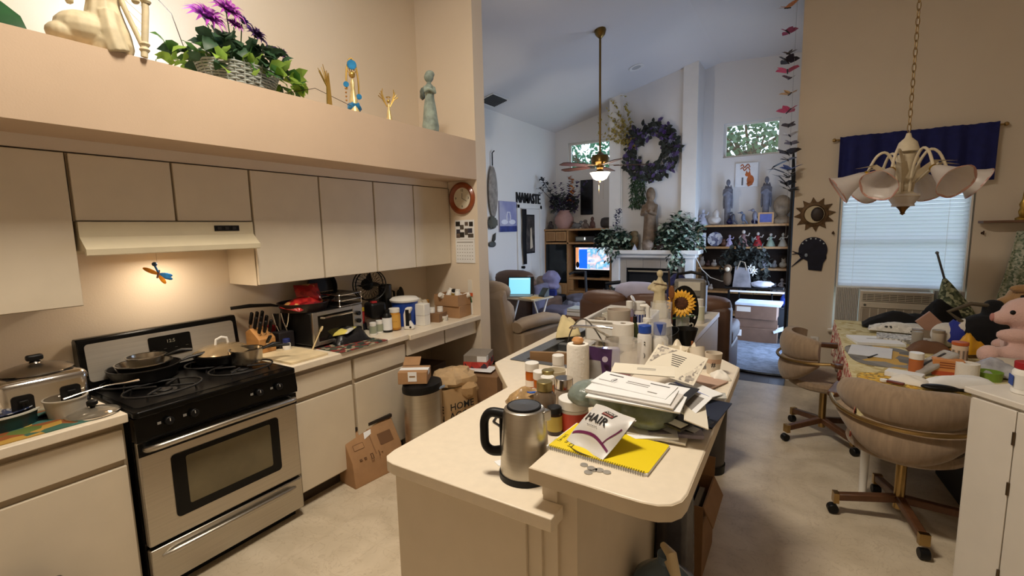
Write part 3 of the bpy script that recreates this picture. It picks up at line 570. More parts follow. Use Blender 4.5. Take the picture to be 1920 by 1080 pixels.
tag(G().prism(rrect(-.16, .16, -.2, .2, .01), 0, .003).ob('printed_mat', pattern('crumb_mat', ['3A4A3C', '7A2A24', '9A8E76', '24302A'], 30, rough=.7), loc=(-2.64, 2.12, CT+.0008)), 'printed mat under the black packet before the toaster oven', 'mat')
for i, (u, v, c) in enumerate(((700, 628, 'topmost of the pair by the racks'), (712, 624, 'nearer the bucket'))):
    q, w, h = B(u, v, CT, 14, 24); cont('pill_bottle', 'small white pill bottle %s past the black packet' % ('nearer the oven' if i == 0 else 'nearer the dark bottle'), 'bottle', q, w, h, M_WHITE, M_WHITE, plain('9AA08A', .6), capf=.3)
q, w, h = B(727, 622, CT, 18, 42); cont('dark_bottle', 'black bottle with white label before the blue bucket', 'bottle', q, w, h, M_BLK, M_BLK, M_PAPER, capf=.15, capw=.6, sh=.12, labz=(.1, .65))
q, w, h = B(716, 619, CT, 10, 26); cont('red_tube', 'narrow red spice tube beside the black bottle', 'tube', q, w, h, plain('8E2E28', .4), plain('7A2420', .4), capf=.15)
q, w, h = B(741, 617, CT, 22, 40); cont('supplement_jar', 'amber-yellow jar with white lid before the blue bucket', 'jar', q, w, h, plain('C88A2E', .35), M_WHITE, plain('D9A650', .5), capf=.2, capw=.92, labz=(.1, .72), ltext='- - -')
q, w, h = B(735, 600, CT, 40, 40); boxy('appliance_base', 'white appliance base behind the small bottles', 'appliance', (-2.85, 2.58, CT), (.14, .16, .11), plain('C9C6C2', .4), 0, .02)
# tower fan / coffee maker in black
t = T('desk_fan', 'black round desk fan standing behind the small bottles', 'fan', (-2.97, 2.60, CT+.111), R(-20))
G().cyl(.055, 0, .015, 24).tube([(0, 0, .01), (0, 0, .12)], .012).ob('stand', M_BLK, t)
for z in (-.03, .03): G().lathe([(.125, -.004), (.13, 0), (.125, .004), (.12, 0)], 32, TR(z+.02, 0, .235) @ RY(pi/2)).ob('cage_ring', M_BLK, t)
g = G()
for i in range(24): a = i*pi/12; g.tube([(.05, .02*cos(a), .235+.02*sin(a)), (.06, .08*cos(a), .235+.08*sin(a)), (.02, .125*cos(a), .235+.125*sin(a)), (-.02, .08*cos(a), .235+.08*sin(a))], .0018, 5)
g.ob('cage_wire', M_BLK, t)['kind'] = 'stuff'
for i in range(4): G().leaf(TR(.02, 0, .235) @ Matrix.Rotation(i*pi/2, 4, 'X') @ RY(R(25)), .1, .075, .1).ob('blade', plain('2B2A2C', .3), t)
G().ell((-.03, 0, .235), (.06, .05, .05)).ob('motor', M_BLK, t)
t = boxy('black_appliance', 'squat black appliance with red switch by the desk fan', 'appliance', (-2.80, 2.50, CT+.1105), (.13, .13, .12), M_BLK, R(-15), .02); G().box(.02, .05, -.045, -.005, .12, .132).ob('switch', plain('A8282C', .4), t)
# blue bucket
q = Vector((-2.80, 2.82, CT-.006)); t = T('ice_bucket', 'blue bucket with white lid on the desk worktop', 'bucket', q)
G().lathe([(.0001, 0), (.085, 0), (.105, .16), (.11, .2), (.0001, .2)], 32).ob('body', mat('blue_plastic', '2346A0', .3, var=.08), t); G().lathe([(.0001, .201), (.118, .2), (.122, .215), (.1, .232), (.0001, .238)], 32).ob('lid', M_WHITE, t)
q = at(787, 618, CT-.008); t = T('can_opener', 'white and black electric can opener with curved back', 'can opener', (-2.63, 2.70, CT-.007), R(20))
G().prism([(-.05, 0), (.03, 0), (.035, .02), (.0, .07), (-.005, .12), (.02, .165), (.015, .18), (-.03, .175), (-.05, .12)], -.02, .02, Matrix(((1, 0, 0, 0), (0, 0, 1, 0), (0, 1, 0, 0), (0, 0, 0, 1)))).ob('body', M_WHITE, t, bevel=.008)
G().box(-.03, .0, -.021, .021, .03, .16).ob('inset', M_BLK, t); G().cyl(.008, -.024, .024, 12, TR(.008, 0, .02) @ RX(pi/2)).ob('button', M_BLK, t)
t = boxy('white_carton', 'plain white carton standing beside the can opener', 'box', (-2.66, 2.88, CT-.008), (.09, .085, .18), plain('EEEAE0', .5), R(8), .004); G().box(-.045, .0455, -.0435, .0435, .085, .087).ob('crease', plain('B5AC9C', .7), t)
for i, (x, y, hh) in enumerate(((-3.0, 2.92, .30), (-3.02, 2.99, .26), (-2.96, 3.0, .24), (-3.03, 3.06, .28))):
    t = T('kitchen_tool', ('tall dark kitchen utensil leaning behind the blue bucket', 'black spatula leaning on the wall behind the bucket', 'steel-shafted tool behind the white carton', 'dark ladle leaning in the desk corner')[i], 'utensil'); t.matrix_world = TR(x, y, CT-.008) @ RY(R(-10)) @ RX(R(rnd(-12, 12)))
    G().tube([(0, 0, 0), (0, 0, hh*.6)], .006, 8).ob('shaft', M_ALU if i == 2 else M_BLK, t); G().ell((0, 0, hh*.8), (.008, .03, hh*.22)).ob('tool_head', M_BLK if i else plain('2A2420', .5), t)
t = T('black_pitcher', 'dark glass jug behind the blue bucket', 'jug', (-3.0, 2.80, CT-.008)); G().cup(.055, .33, .004, .06, 20).ob('body', plain('1C1B1B', .25), t); G().tube([(0, .05, .28), (0, .1, .26), (0, .1, .12), (0, .055, .08)], .009).ob('handle', M_BLK, t)
pillow('paper_pile', 'crumpled pile of receipts and wraps by the white carton', 'paper', (-2.84, 3.05, CT+.10), (.14, .16, .06), plain('C4B8A4', .8, var=.2, scale=20), R(20), (0, R(12)), .4)
boxy('small_carton', 'small brown carton under the crumpled papers', 'box', (-2.84, 3.05, CT-.008), (.13, .13, .10), M_CARD, R(10))
boxy('tea_carton', 'upright tan carton beside the big cardboard boxes', 'box', (-2.88, 3.15, CT-.008), (.06, .06, .16), plain('B0803A', .7), R(4))
t = T('cardboard_tray', 'low cardboard tray holding white cartons on the desk', 'box', (-2.67, 3.07, CT-.008), R(10)); G().box(-.06, .06, -.07, .07, 0, .075).ob('body', M_CARD2, t)
for i, (x, y) in enumerate(((-2.69, 3.03), (-2.66, 3.10))): cont('white_pot', ('white lidded pot on the cardboard tray nearer the carton', 'white lidded pot on the cardboard tray nearer the boxes')[i], 'pot', (x, y, CT+.068), .05, .045, M_WHITE, M_WHITE, capf=.25, capw=1)
t = T('small_tub', 'little printed white tub at the desk edge', 'tub', at(832, 601, CT-.008)); G().cup(.04, .045, .002, .032, 24).ob('body', M_WHITE, t); G().lathe([(.0365, .012), (.0385, .03)], 24).ob('paper_label', pattern('leafy_label', ['E4E0D6', '8A9A6A', 'C9C4B6'], 40), t)
def openbox(name, label, p, s, m, rz=0, t_=.005, flaps=(), group=None):
    t = T(name, label, 'box', p, rz, group); x, y, z = s[0]/2, s[1]/2, s[2]
    G().box(-x, x, -y, y, 0, t_).box(-x, x, -y, -y+t_, t_, z).box(-x, x, y-t_, y, t_, z).box(-x, -x+t_, -y+t_, y-t_, t_, z).box(x-t_, x, -y+t_, y-t_, t_, z).ob('body', m, t)
    for (side, l, ang) in flaps:
        hg = {'+x': TR(x, 0, z) @ RY(R(ang)), '-x': TR(-x, 0, z) @ rotz(pi) @ RY(R(ang)), '+y': TR(0, y, z) @ rotz(pi/2) @ RY(R(ang)), '-y': TR(0, -y, z) @ rotz(-pi/2) @ RY(R(ang))}[side]
        w = y if 'x' in side else x
        G().box(0, l, -w, w, -t_/2, t_/2, hg).ob('flap', m, t)
    return t
boxy('cardboard_box', 'brown cardboard box carrying another box in the desk corner', 'box', (-2.69, 3.315, CT-.008), (.26, .19, .105), M_CARD, R(6))
openbox('cardboard_box', 'open brown box full of bottles stacked on another box', (-2.69, 3.31, CT+.098), (.26, .195, .10), M_CARD, R(3))
for i, (x, y, a) in enumerate(((-2.73, 3.26, 60), (-2.66, 3.30, 20), (-2.70, 3.36, 80), (-2.62, 3.35, 70), (-2.76, 3.33, 30), (-2.60, 3.27, 10))):
    t = cont('pill_bottle', 'white bottle with dark cap poking out of the desk box' if i == 1 else 'white medicine bottle lying in the box on the desk', 'bottle', (x, y, CT+.16), .05, .085, M_WHITE, M_BLK if i == 1 else M_WHITE, plain('C9A24A', .5) if i == 1 else None, group=None if i == 1 else 'bottles in the desk box')
    t.rotation_euler = (R(a), 0, R(40*i))
t = T('fly_swatter', 'orange and white swatter hanging on the partition above the boxes', 'fly swatter', on(1, 3.447, 882, 555)); s = kpx(t.location)
G().box(-.022, .022, -.003, .003, .02, .15).ob('paddle', plain('E2DCD0', .5), t); G().box(-.026, .026, -.005, .004, .0, .03).ob('paddle_edge', plain('D9633A', .5), t); G().tube([(0, 0, .0), (.004, 0, -.02), (.012, 0, -.06)], .006).ob('grip', plain('4A7A52', .5), t); G().tube([(.012, 0, -.06), (.016, -.002, -.17)], [.01, .008], 8).ob('handle', M_WHITE, t)
boxy('grey_bin', 'dark grey bin edge at the floor before the stove-side cabinet', 'bin', (-2.38, .42, 0), (.16, .2, .36), plain('4A4844', .6), R(8), .02)
# ================================================================ KITCHEN FLOOR
t = T('paper_bag', 'brown folded carton bag with printed panels standing on the kitchen floor', 'bag', (-2.52, 2.13, 0), R(-6))
g = G(); yy = .2
pr = [(-.12, 0), (.11, 0), (.095, .17), (-.015, .345), (-.045, .355), (-.115, .18)]
g.prism(pr, -yy, yy, Matrix(((1, 0, 0, 0), (0, 0, 1, 0), (0, 1, 0, 0), (0, 0, 0, 1)))).ob('body', M_CARD, t, bevel=.004)
G().box(-.05, .0, -yy-.002, yy+.002, .34, .362).ob('top_fold', plain('2E241C', .8), t)
SL = TR(.096, 0, .172) @ RY(R(-32.5)) @ Matrix(((0, 0, 1, 0), (1, 0, 0, 0), (0, 1, 0, 0), (0, 0, 0, 1)))
G().prism(rrect(-.16, -.08, .07, .11, .004), .0006, .0012, SL).ob('print_frame', plain('6A4A30', .8), t); G().prism(rrect(-.157, -.083, .073, .107, .003), .0011, .0015, SL).ob('print_field', M_CARD, t)
G().prism(rrect(.04, .15, .04, .12, .004), .0006, .0012, SL).ob('print_block', plain('705035', .85), t); G().box(-.02, -.012, .0, .2, .0006, .001, SL).ob('seam', plain('8F6A48', .8), t)
G().prism([(-.06, .12), (.0, .14), (.01, .17), (-.05, .165)], .0008, .002, SL).ob('sticker', M_PAPER, t)
for i in range(3): q = SL @ TR(-.12+i*.07, .0, .0012); text(('= =', '[]', '| -')[i], .04, plain('5E412B', .8), t, (q @ TR(0, -.0, 0)).translation, q.to_euler(), 'stamp')
t = T('trash_can', 'oval stainless steel trash can with black lid', 'trash can', (-2.27, 2.42, 0))
G().lathe([(.15, 0), (.15, .56), (.0001, .56)], 36, ex=.82).ob('body', M_STEEL, t); G().lathe([(.155, .56), (.157, .585), (.15, .61), (.11, .625), (.0001, .628)], 36, ex=.82).ob('lid', M_BLK, t); G().lathe([(.153, 0), (.153, .03)], 36, ex=.82).ob('base_ring', M_BLK, t)
G().box(.118, .123, -.02, .10, .565, .58).ob('tape_label', plain('9CB2CF', .5), t)
t = boxy('cardboard_package', 'small open cardboard parcel with white label on the trash can lid', 'box', (-2.30, 2.38, .6295), (.20, .17, .085), M_CARD, R(32), .003); G().box(-.101, .101, -.03, .03, .05, .0865).box(-.103, -.1, -.03, .03, .03, .08).box(-.03, .03, -.087, -.084, .02, .0865).ob('white_tape', M_PAPER, t)
G().box(-.1, .02, 0, .09, -.002, .002, TR(0, .0, .086) @ RX(R(0)) @ TR(0, .085, 0) @ RX(R(28))).ob('flap', M_CARD, t); G().box(-.02, .02, -.0885, -.0872, .05, .06).ob('arrow_mark', plain('8C6A44', .7), t)
t = T('grocery_bag', 'brown paper sack with black HOME lettering and crumpled top', 'bag', (-2.28, 2.78, 0), R(-20))
g = G(); n = 10
def bagf(u, v):
    a = u*2*pi; rr = (1-.12*v+.05*v*sin(5*a)); return (.15*rr*math.copysign(abs(cos(a))**.5, cos(a)), .19*rr*math.copysign(abs(sin(a))**.5, sin(a)), v*.5)
vs = [bagf(i/32, j/8) for j in range(9) for i in range(32)]; fs = [(j*32+i, j*32+(i+1) % 32, (j+1)*32+(i+1) % 32, (j+1)*32+i) for j in range(8) for i in range(32)]
G().add(vs, fs+[tuple(reversed(range(32)))]).ob('body', mat('kraft_paper', 'B5946A', .85, var=.06, scale=10), t, smooth=30)
G().ell((0, 0, .535), (.15, .19, .085), 18, 10, noise=.35).ob('crumpled_top', mat('kraft_paper_light', 'C2A47C', .85, var=.12, scale=14, bump=.6, bscale=14), t, smooth=20)
q = G().ell((.10, .06, .46), (.08, .09, .07), 14, 8, noise=.25).ob('rolled_corner', MATS['kraft_paper'], t, smooth=20)
a = R(-20); wn = Vector((0, 0, 0))
for s, z in (('HOME', .365), ('ACON', .295)): text(s, .075, M_INK, t, (.06, -.187, z), (pi/2, 0, 0))
for s, z in (('HOME', .365), ('ACON', .295)): text(s, .075, M_INK, t, (.152, -.02, z), (pi/2, 0, pi/2))
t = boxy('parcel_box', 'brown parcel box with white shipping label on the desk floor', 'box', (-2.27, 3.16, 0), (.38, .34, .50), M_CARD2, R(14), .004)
G().box(.2, .2015, -.05, .06, .25, .46).box(-.1, .12, -.12, .05, .52, .5215).ob('shipping_label', M_PAPER, t); g = G()
for i in range(5): g.box(.2016, .2022, -.03, .03, .28+i*.032, .295+i*.032)
g.ob('label_print', M_INK, t)
t = boxy('grey_carton', 'grey and red printed carton stacked on the parcel box', 'box', (-2.35, 3.22, .5005), (.2, .24, .13), plain('8E8478', .7), R(20), .004); G().box(-.101, .101, -.121, .121, .01, .075).ob('red_band', pattern('red_carton', ['B5342C', '8A2A24', '3A2A36', 'C9483A'], 18), t); G().box(.02, .102, -.122, -.06, .078, .125).ob('white_sticker', M_PAPER, t)
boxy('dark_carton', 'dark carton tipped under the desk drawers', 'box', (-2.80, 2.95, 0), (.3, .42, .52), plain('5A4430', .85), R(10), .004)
# ================================================================ PLANT LEDGE (top of the soffit)
LZ = 2.453
def statue(name, label, cat, p, h, m, prof, extra, rz=0, remesh=.006, group=None):
    t = T(name, label, cat, p, rz, group); g = G(); g.lathe([(r*h, z*h) for r, z in prof], 24, wob=.10, k=7)
    for e in extra:
        if e[0] == 'e': g.ell(tuple(x*h for x in e[1]), tuple(x*h for x in e[2]))
        else: g.tube([tuple(x*h for x in q) for q in e[1]], [x*h for x in e[2]] if isinstance(e[2], (list, tuple)) else e[2]*h, 8)
    g.ob('figure', m, t, remesh=remesh*1.0, soft=1); return t
ROBE = [(.0001, 0), (.13, .0), (.15, .03), (.12, .25), (.085, .5), (.07, .58), (.09, .68), (.095, .76), (.06, .82), (.035, .84), (.035, .88), (.0001, .9)]
HEADF = [('e', (0, 0, .92), (.055, .06, .072))]
M_CREAM = mat('cream_resin', 'CDBF9E', .6, var=.15, scale=14)
M_GREYG = mat('grey_green_stone', '8C988E', .7, var=.35, scale=18)
p = on(0, -2.55, 808, 244); hh = 112*kpx(p)
t = statue('fairy_statue', 'grey-green winged girl statue at the far end of the ledge', 'statue', (p.x, p.y, LZ), hh, M_GREYG,
  [(.0001, 0), (.13, 0), (.14, .1), (.125, .18), (.10, .4), (.075, .55), (.08, .66), (.07, .74), (.035, .78), (.033, .82), (.0001, .84)],
  [('e', (0, 0, .88), (.075, .08, .085)), ('e', (0, .02, .93), (.08, .08, .06)), ('t', [(.02, .07, .72), (.09, .07, .62), (.13, -.02, .66)], .03), ('t', [(.02, -.08, .72), (.09, -.09, .63), (.13, -.03, .68)], .03)], R(-35), .007)
for s in (1, -1): G().ell((-.19*hh, s*.07*hh, .66*hh), (.10*hh, .04*hh, .10*hh), noise=.3).ob('wing', mat('dark_grey_wing', '5E6862', .7, var=.5, scale=40), t)
for s in (1, -1): G().ell((.03*hh, s*.05*hh, .04*hh), (.07*hh, .04*hh, .05*hh)).ob('boot', plain('2C302E', .7), t)
GOLD = mat('gold_wire', 'C9A65A', .35, .8, var=.1); GB = mat('blue_stained_glass', '2F78A8', .15, var=.3, scale=30)
def goldfig(name, label, u, v, hp, blue):
    p = on(0, -2.54, u, v); h = hp*kpx(p); t = T(name, label, 'figurine', (p.x, p.y, LZ), R(-30))
    G().lathe([(.0001, 0), (.17*h, 0), (.13*h, .2*h), (.06*h, .45*h), (.07*h, .55*h), (.03*h, .62*h), (.0001, .63*h)], 16, ey=.6).ob('gown', mat('gilded_gown', 'D9C288', .4, .35, var=.25, scale=30), t); G().ell((0, 0, .69*h), .06*h).ob('head', GOLD, t)
    return t, h
t, h = goldfig('stained_glass_lady', 'gold lady figurine with blue glass discs on the ledge', 664, 209, 100, 1)
G().tube([(0, .1*h*cos(a)*1.1, (.5+.48*sin(a))*h) for a in [i*pi/14-.5 for i in range(18)]], .006, 6).ob('wire_hoop', GOLD, t)
for y, z, r in ((.0, .86, .085), (-.12, .5, .05), (.1, .3, .05)): G().cyl(r*h, -.004, .004, 20, TR(.01, y*h, z*h) @ RY(pi/2)).ob('glass_disc', GB, t)
G().ell((.02, 0, .1*h), (.1*h, .13*h, .09*h), noise=.3).ob('blue_hem', GB, t)
for i in range(5): G().tube([(0, (i-2)*.025*h, .72*h), (0, (i-2)*.05*h, .8*h)], .003, 5).ob('crown_spike', GOLD, t)
for i in range(4): G().ell((.03, -.14*h, (.2+.07*i)*h), .018*h).ob('bead', plain('A8722E', .3), t)
t, h = goldfig('gold_angel', 'small gold wire angel on the ledge next to the fairy', 730, 224, 54, 0)
g = G()
for s in (1, -1):
    for i in range(4): g.tube([(0, s*.05*h, .5*h), (-.02*h, s*.2*h, (.75+.06*i)*h), (0, s*(.34-.05*i)*h, (.85+.08*i)*h)], .0035, 5)
g.ob('wire_wing', GOLD, t); G().tube([(.07*h*cos(a), .07*h*sin(a), .82*h) for a in [i*pi/6 for i in range(12)]], .003, 5, True).ob('halo', GOLD, t)
p = on(0, -2.54, 618, 197); h = 74*kpx(p); t = T('gold_sheaf', 'slender gold twig bundle standing alone on the ledge', 'ornament', (p.x, p.y, LZ)); g = G()
for i in range(9): a = i*.7; g.tube([(.012*cos(a), .012*sin(a), 0), (.008*cos(a), .008*sin(a), .5*h), (.03*cos(a), .03*sin(a)-.03, rnd(.8, 1.0)*h)], [.006, .005, .002], 5)
g.ob('twigs', GOLD, t)
# basket of purple flowers
p = on(0, -2.60, 470, 160); t = T('flower_basket', 'grey wicker basket of purple flowers and ivy on the ledge', 'plant', (-2.665, p.y-.02, LZ)); kk = kpx(p)
WK = mat('grey_wicker', '9AA09C', .8, var=.15)
g = G()
for i in range(9):
    z = .01+i*.0135; r = .115+.03*i/9
    g.tube([(r*cos(a)*1.0+(.004 if (k+i) % 2 else -.004)*cos(a), r*1.5*sin(a), z) for k, a in enumerate([j*2*pi/40 for j in range(40)])], .0065, 5, True)
for j in range(28): a = j*2*pi/28; g.tube([(.115*cos(a), .115*1.5*sin(a), 0), (.147*cos(a), .147*1.5*sin(a), .135)], .004, 5)
g.ob('basket', WK, t, smooth=50)
G().cyl(.11, .02, .1, 20).ob('filling', plain('2E3A26', .9), t)
LG = [translucent('ivy_green', '4E8238', .4), translucent('ivy_lime', '9AC04E', .45), translucent('ivy_dark', '35563A', .35)]
lm = [G().leaf(Matrix(), .092, .068, .2).mesh('leaf', m) for m in LG]
random.seed(3)
for i in range(215):
    a = rnd(0, 2*pi); q = rnd(.25, 1.0); z = rnd(.09, .25)*(1.3-.75*q)+.03
    if i > 165: q = rnd(.95, 1.15); z = rnd(.06, .15)
    o = bpy.data.objects.new('leaf', lm[(2 if z > .17 else random.choice([0, 0, 1, 2])) if i < 166 else random.choice([0, 1, 1])]); COL.objects.link(o); o.parent = t
    o.location = (.15*q*cos(a), .30*q*sin(a), z); o.rotation_euler = (rnd(-.9, .9), rnd(-.8, .8), a-pi/2+rnd(-.7, .7)); o.scale = (rnd(.75, 1.15),)*3
def bloom(t, loc, r, m, n=16, tilt=(0, 0), core=None):
    f = G()
    for ring, (k, el, l) in enumerate(((n, 12, 1), (n*2//3, 38, .85), (n//2, 62, .65))):
        for i in range(k): f.leaf(rotz(2*pi*i/k+ring*.2) @ RX(R(el)), r*l*rnd(.85, 1.1), r*.24, .25)
    o = f.ob('flower', m, t, loc, (tilt[0], tilt[1], 0)); G().ell((0, 0, r*.1), r*.2).ob('flower_centre', core or plain('3A1A3A', .6), o); return o
PU = [mat('magenta_petal', '9A3F9E', .5, var=.25, scale=30), mat('violet_petal', '5A3A88', .5, var=.3, scale=30), mat('plum_petal', '3C2350', .5, var=.3, scale=30)]
for u, v, r, m, tx in ((386, 34, 40, 0, -.2), (426, 22, 36, 0, .2), (455, 42, 22, 1, .5), (440, 48, 20, 0, .3), (479, 68, 30, 2, .6), (526, 103, 26, 2, .8)):
    q = on(0, -2.60, u, v)-t.location; r *= .0027
    fo = bloom(t, q, r, PU[m], 16, (rnd(-.3, .1)-tx*.6, .75)); st_ = G().tube([tuple(q-Vector((.01, 0, .005))), (q.x*.4, q.y*.6, q.z*.6), (0, 0, .08)], .003, 5).ob('stem', LG[0], t)
for pts in (((0, -.25, .1), (.05, -.33, .28), (.05, -.42, .36)), ((0, .25, .05), (.1, .4, .1), (.16, .62, .03))): G().tube(pts, .002, 5).ob('bare_twig', plain('4A3A2C', .8), t)
# seated musician with tall pole (cut by the picture's top)
p = on(0, -2.56, 225, 97); kk = kpx(p); t = T('musician_statue', 'cream robed statue seated beside a tall jointed harp post', 'statue', (p.x, p.y-.04, LZ), R(-25)); t.scale = (.72, .72, .78); g = G()
g.lathe([(.0001, 0), (.11, 0), (.125, .05), (.115, .12), (.09, .2), (.075, .26), (.085, .34), (.07, .40), (.03, .43), (.03, .45), (.0001, .46)], 24, wob=.14, k=8).ell((0, 0, .49), (.045, .05, .06))
g.ell((.05, -.10, .10), (.10, .13, .09)).ell((.08, -.19, .06), (.07, .07, .05)).tube([(.06, .02, .2), (.09, .03, .1), (.08, .05, 0)], [.05, .05, .06]).tube([(0, -.08, .38), (.04, -.15, .30), (.06, -.14, .22)], [.03, .028, .02]).tube([(0, .08, .38), (.05, .15, .33), (.06, .16, .28)], [.03, .028, .02])
g.ob('figure', M_CREAM, t, remesh=.007, soft=1)
G().tube([(.06, .17, .0), (.05, .20, .25), (.05, .21, .55)], .018, 10).ob('post', M_CREAM, t); G().tube([(.06, .17, .05), (.04, .10, .25), (.04, .04, .46)], .014, 10).ob('sound_arm', M_CREAM, t)
for z in (.04, .07, .3): G().lathe([(.02, -.012), (.028, 0), (.02, .012)], 14, TR(.057-.02*z, .17+.12*z, z)).ob('ring', M_CREAM, t)
for i in range(5): G().tube([(.05, .18+.003*i, .12+.05*i), (.04, .10-.012*i, .22+.05*i)], .001, 4).ob('harp_string', GOLD, t)
p = on(0, -2.62, -15, 30); t = T('leafy_plant', 'big glossy leaf of a plant at the cut end of the ledge', 'plant', (p.x, p.y-.1, LZ))
G().cup(.09, .12, .005, .07, 20, TR(0, -.25, 0)).ob('pot', plain('6A4A3A', .6), t)
BLF = mat('big_dark_leaf', '1F4A26', .3, var=.3, scale=12)
a0_, a1_ = on(0, -2.60, -70, -10), on(0, -2.50, 54, 57)
for i, (p_, q_, w_) in enumerate(((a0_, a1_, .13), (a0_, on(0, -2.60, -20, -60), .12), (a0_, on(0, -2.75, 10, -50), .12))):
    d_ = q_-p_; yv = d_.normalized(); xv = yv.cross(Vector((1, .2, .3))).normalized(); zv = xv.cross(yv); Mx_ = Matrix((xv, yv, zv)).transposed().to_4x4(); Mx_.translation = p_-t.location
    G().leaf(Mx_, d_.length, w_, .06).ob('leaf', BLF, t); 
G().tube([(0, -.25, .08), tuple(a0_-t.location)], .008).ob('stem', BLF, t)
# ================================================================ ISLAND
BT = 1.03; BX = -.614
t = T('kitchen_island', 'almond kitchen island cabinet with cream panels under the sink worktop', 'kitchen island', (-1.0, 2.7, 0))
def shift(pl): return [(x+1.0, y-2.7) for x, y in pl]
G().prism(shift([(-1.16, 1.10), (-.60, 1.10), (-.60, 4.36), (-1.56, 4.36), (-1.455, 2.22), (-1.16, 1.90)]), .0, .872).ob('carcass', M_CAB, t)
G().box(-1.165+1, -.645+1, 1.088-2.7, 1.10-2.7, .0, .872).ob('end_panel', M_CAB, t, bevel=.002)
for a, b in ((1.15, 1.5), (1.51, 1.88)): G().box(-1.175+1, -1.16+1, a-2.7, b-2.7, .11, .84).ob('door', M_CAB, t, bevel=.002)
for a, b in ((2.27, 2.75), (2.76, 3.24), (3.26, 3.8), (3.81, 4.33)): G().box(-1.475-.045*(a-2.2)+1, -1.46-.045*(a-2.2)+1, a-2.7, b-2.7, .11, .84).ob('door', M_CAB, t, bevel=.002)
pw = G().box(-.60+1, -.50+1, 1.125-2.7, 2.58-2.7, 0, .985).ob('pony_wall', mat('island_wall_paint', 'D6C8B2', .7, var=.03), t)
G().box(-.60+1, -.555+1, 1.112-2.7, 1.125-2.7, 0, .985).ob('corner_trim', M_CAB, t)
SX0, SX1, SY0, SY1 = -1.43, -.92, 2.30, 3.26
rr_ = [(-1.2, 1.12), (-1.19, 1.075), (-1.165, 1.053), (-1.13, 1.045), (-.535, 1.035), (-.535, 1.11), (-.6, 1.11), (-.6, 2.28), (-1.497, 2.28), (-1.494, 2.205), (-1.2, 1.875)]
g = G().prism(rr_, CT-.04, CT)
g.prism([(-1.497, 2.2802), (SX0, 2.2802), (SX0, 3.28), (-1.55, 3.28)], CT-.04, CT).box(SX1, -.6, 2.2802, 3.28, CT-.04, CT).box(SX0, SX1, 2.2802, SY0, CT-.04, CT).box(SX0, SX1, SY1, 3.28, CT-.04, CT)
g.prism([(-1.55, 3.2802), (-.6, 3.2802), (-.6, 4.43), (-1.60, 4.43)], CT-.04, CT)
tag(g.ob('island_worktop', M_TOP, bevel=.003), 'cream laminate worktop of the island around the sink', 'countertop')
rad = [(-.30, 1.047), (-.262, 1.053), (-.235, 1.070), (-.218, 1.098), (-.2125, 1.135)]
tag(G().prism([(BX, 1.06), (-.35, 1.047)]+rad+[(-.222, 2.32), (-.45, 2.61), (BX, 2.61)], BT-.045, BT).ob('breakfast_bar', M_TOP, bevel=.004), 'raised cream breakfast bar top holding papers and notebook', 'countertop')
EB = mat('laminate_edge', 'D2C3AA', .4, var=.05)
bt_ = bpy.data.objects['breakfast_bar']; BP = [(BX-.001, 1.059), (-.35, 1.046), (-.30, 1.046)]+[(x+.0012*(1 if x > -.25 else 0), y-.001) for x, y in rad[1:]]+[(-.2208, 2.32), (-.449, 2.611), (BX-.001, 2.611)]
G().prism(BP, BT-.044, BT-.0035).ob('edge_band', EB, bt_)
tag(G().box(-.612, -.6005, 1.13, 2.6, CT+.0005, BT-.0455).ob('bar_riser', M_CAB), 'cream riser board between worktop and breakfast bar', 'board')
# sink
M_GRAN = mat('grey_composite', '5C5F64', .4, var=.2, scale=60)
t = T('kitchen_sink', 'grey double bowl composite sink set in the island', 'sink', ((SX0+SX1)/2, (SY0+SY1)/2, CT)); hx, hy = (SX1-SX0)/2, (SY1-SY0)/2
g = G().box(-hx-.012, -hx+.075, -hy-.012, hy+.012, 0, .008).box(hx-.04, hx+.012, -hy-.012, hy+.012, 0, .008).box(-hx+.075, hx-.04, -hy-.012, -hy+.03, 0, .008).box(-hx+.075, hx-.04, hy-.03, hy+.012, 0, .008).box(-hx+.075, hx-.04, -.025, .025, -.03, .004)
g.ob('rim', M_GRAN, t, bevel=.003)
for y0, y1 in ((-hy+.03, -.025), (.025, hy-.03)):
    G().box(-hx+.07, hx-.035, y0, y1, -.19, -.185).box(-hx+.066, -hx+.075, y0, y1, -.19, 0).box(hx-.04, hx-.032, y0, y1, -.19, 0).box(-hx+.07, hx-.035, y0-.004, y0+.003, -.19, 0).box(-hx+.07, hx-.035, y1-.003, y1+.004, -.19, 0).ob('bowl', mat('grey_composite_dark', '3A3C3F', .45, var=.2, scale=60), t)
    G().cyl(.035, -.185, -.182, 18, TR(0, (y0+y1)/2, 0)).ob('drain', M_CHROME, t)
t = T('faucet', 'chrome gooseneck faucet bending over the sink', 'faucet', (-.885, 2.82, CT), R(20)); t.scale = (1.45, 1, .62)
G().cyl(.028, 0, .03, 18, b=.004).ob('base', M_CHROME, t)
G().tube([(0, 0, .02), (0, 0, .13), (-.03, .01, .19), (-.09, .03, .215), (-.17, .055, .215), (-.24, .08, .205), (-.255, .085, .18)], [.014, .014, .014, .014, .014, .016, .017], 10, cr=4).ob('spout', M_CHROME, t)
G().tube([(.0, 0, .10), (.03, -.05, .13), (.04, -.09, .155)], [.008, .007, .009], 8).ob('lever', M_CHROME, t)
cd0 = Vector((-1.2, 2.84, CT)); t = T('wire_caddy', 'dark metal wire arch of a caddy standing over the sink', 'caddy', cd0); G().tube([tuple(on(1, 2.84, u, v)-cd0) for u, v in ((1064, 645), (1070, 622), (1083, 602), (1098, 599), (1112, 613), (1128, 638), (1140, 668))], .005, 8, cr=4).ob('wire', plain('6B6660', .4, .6), t)
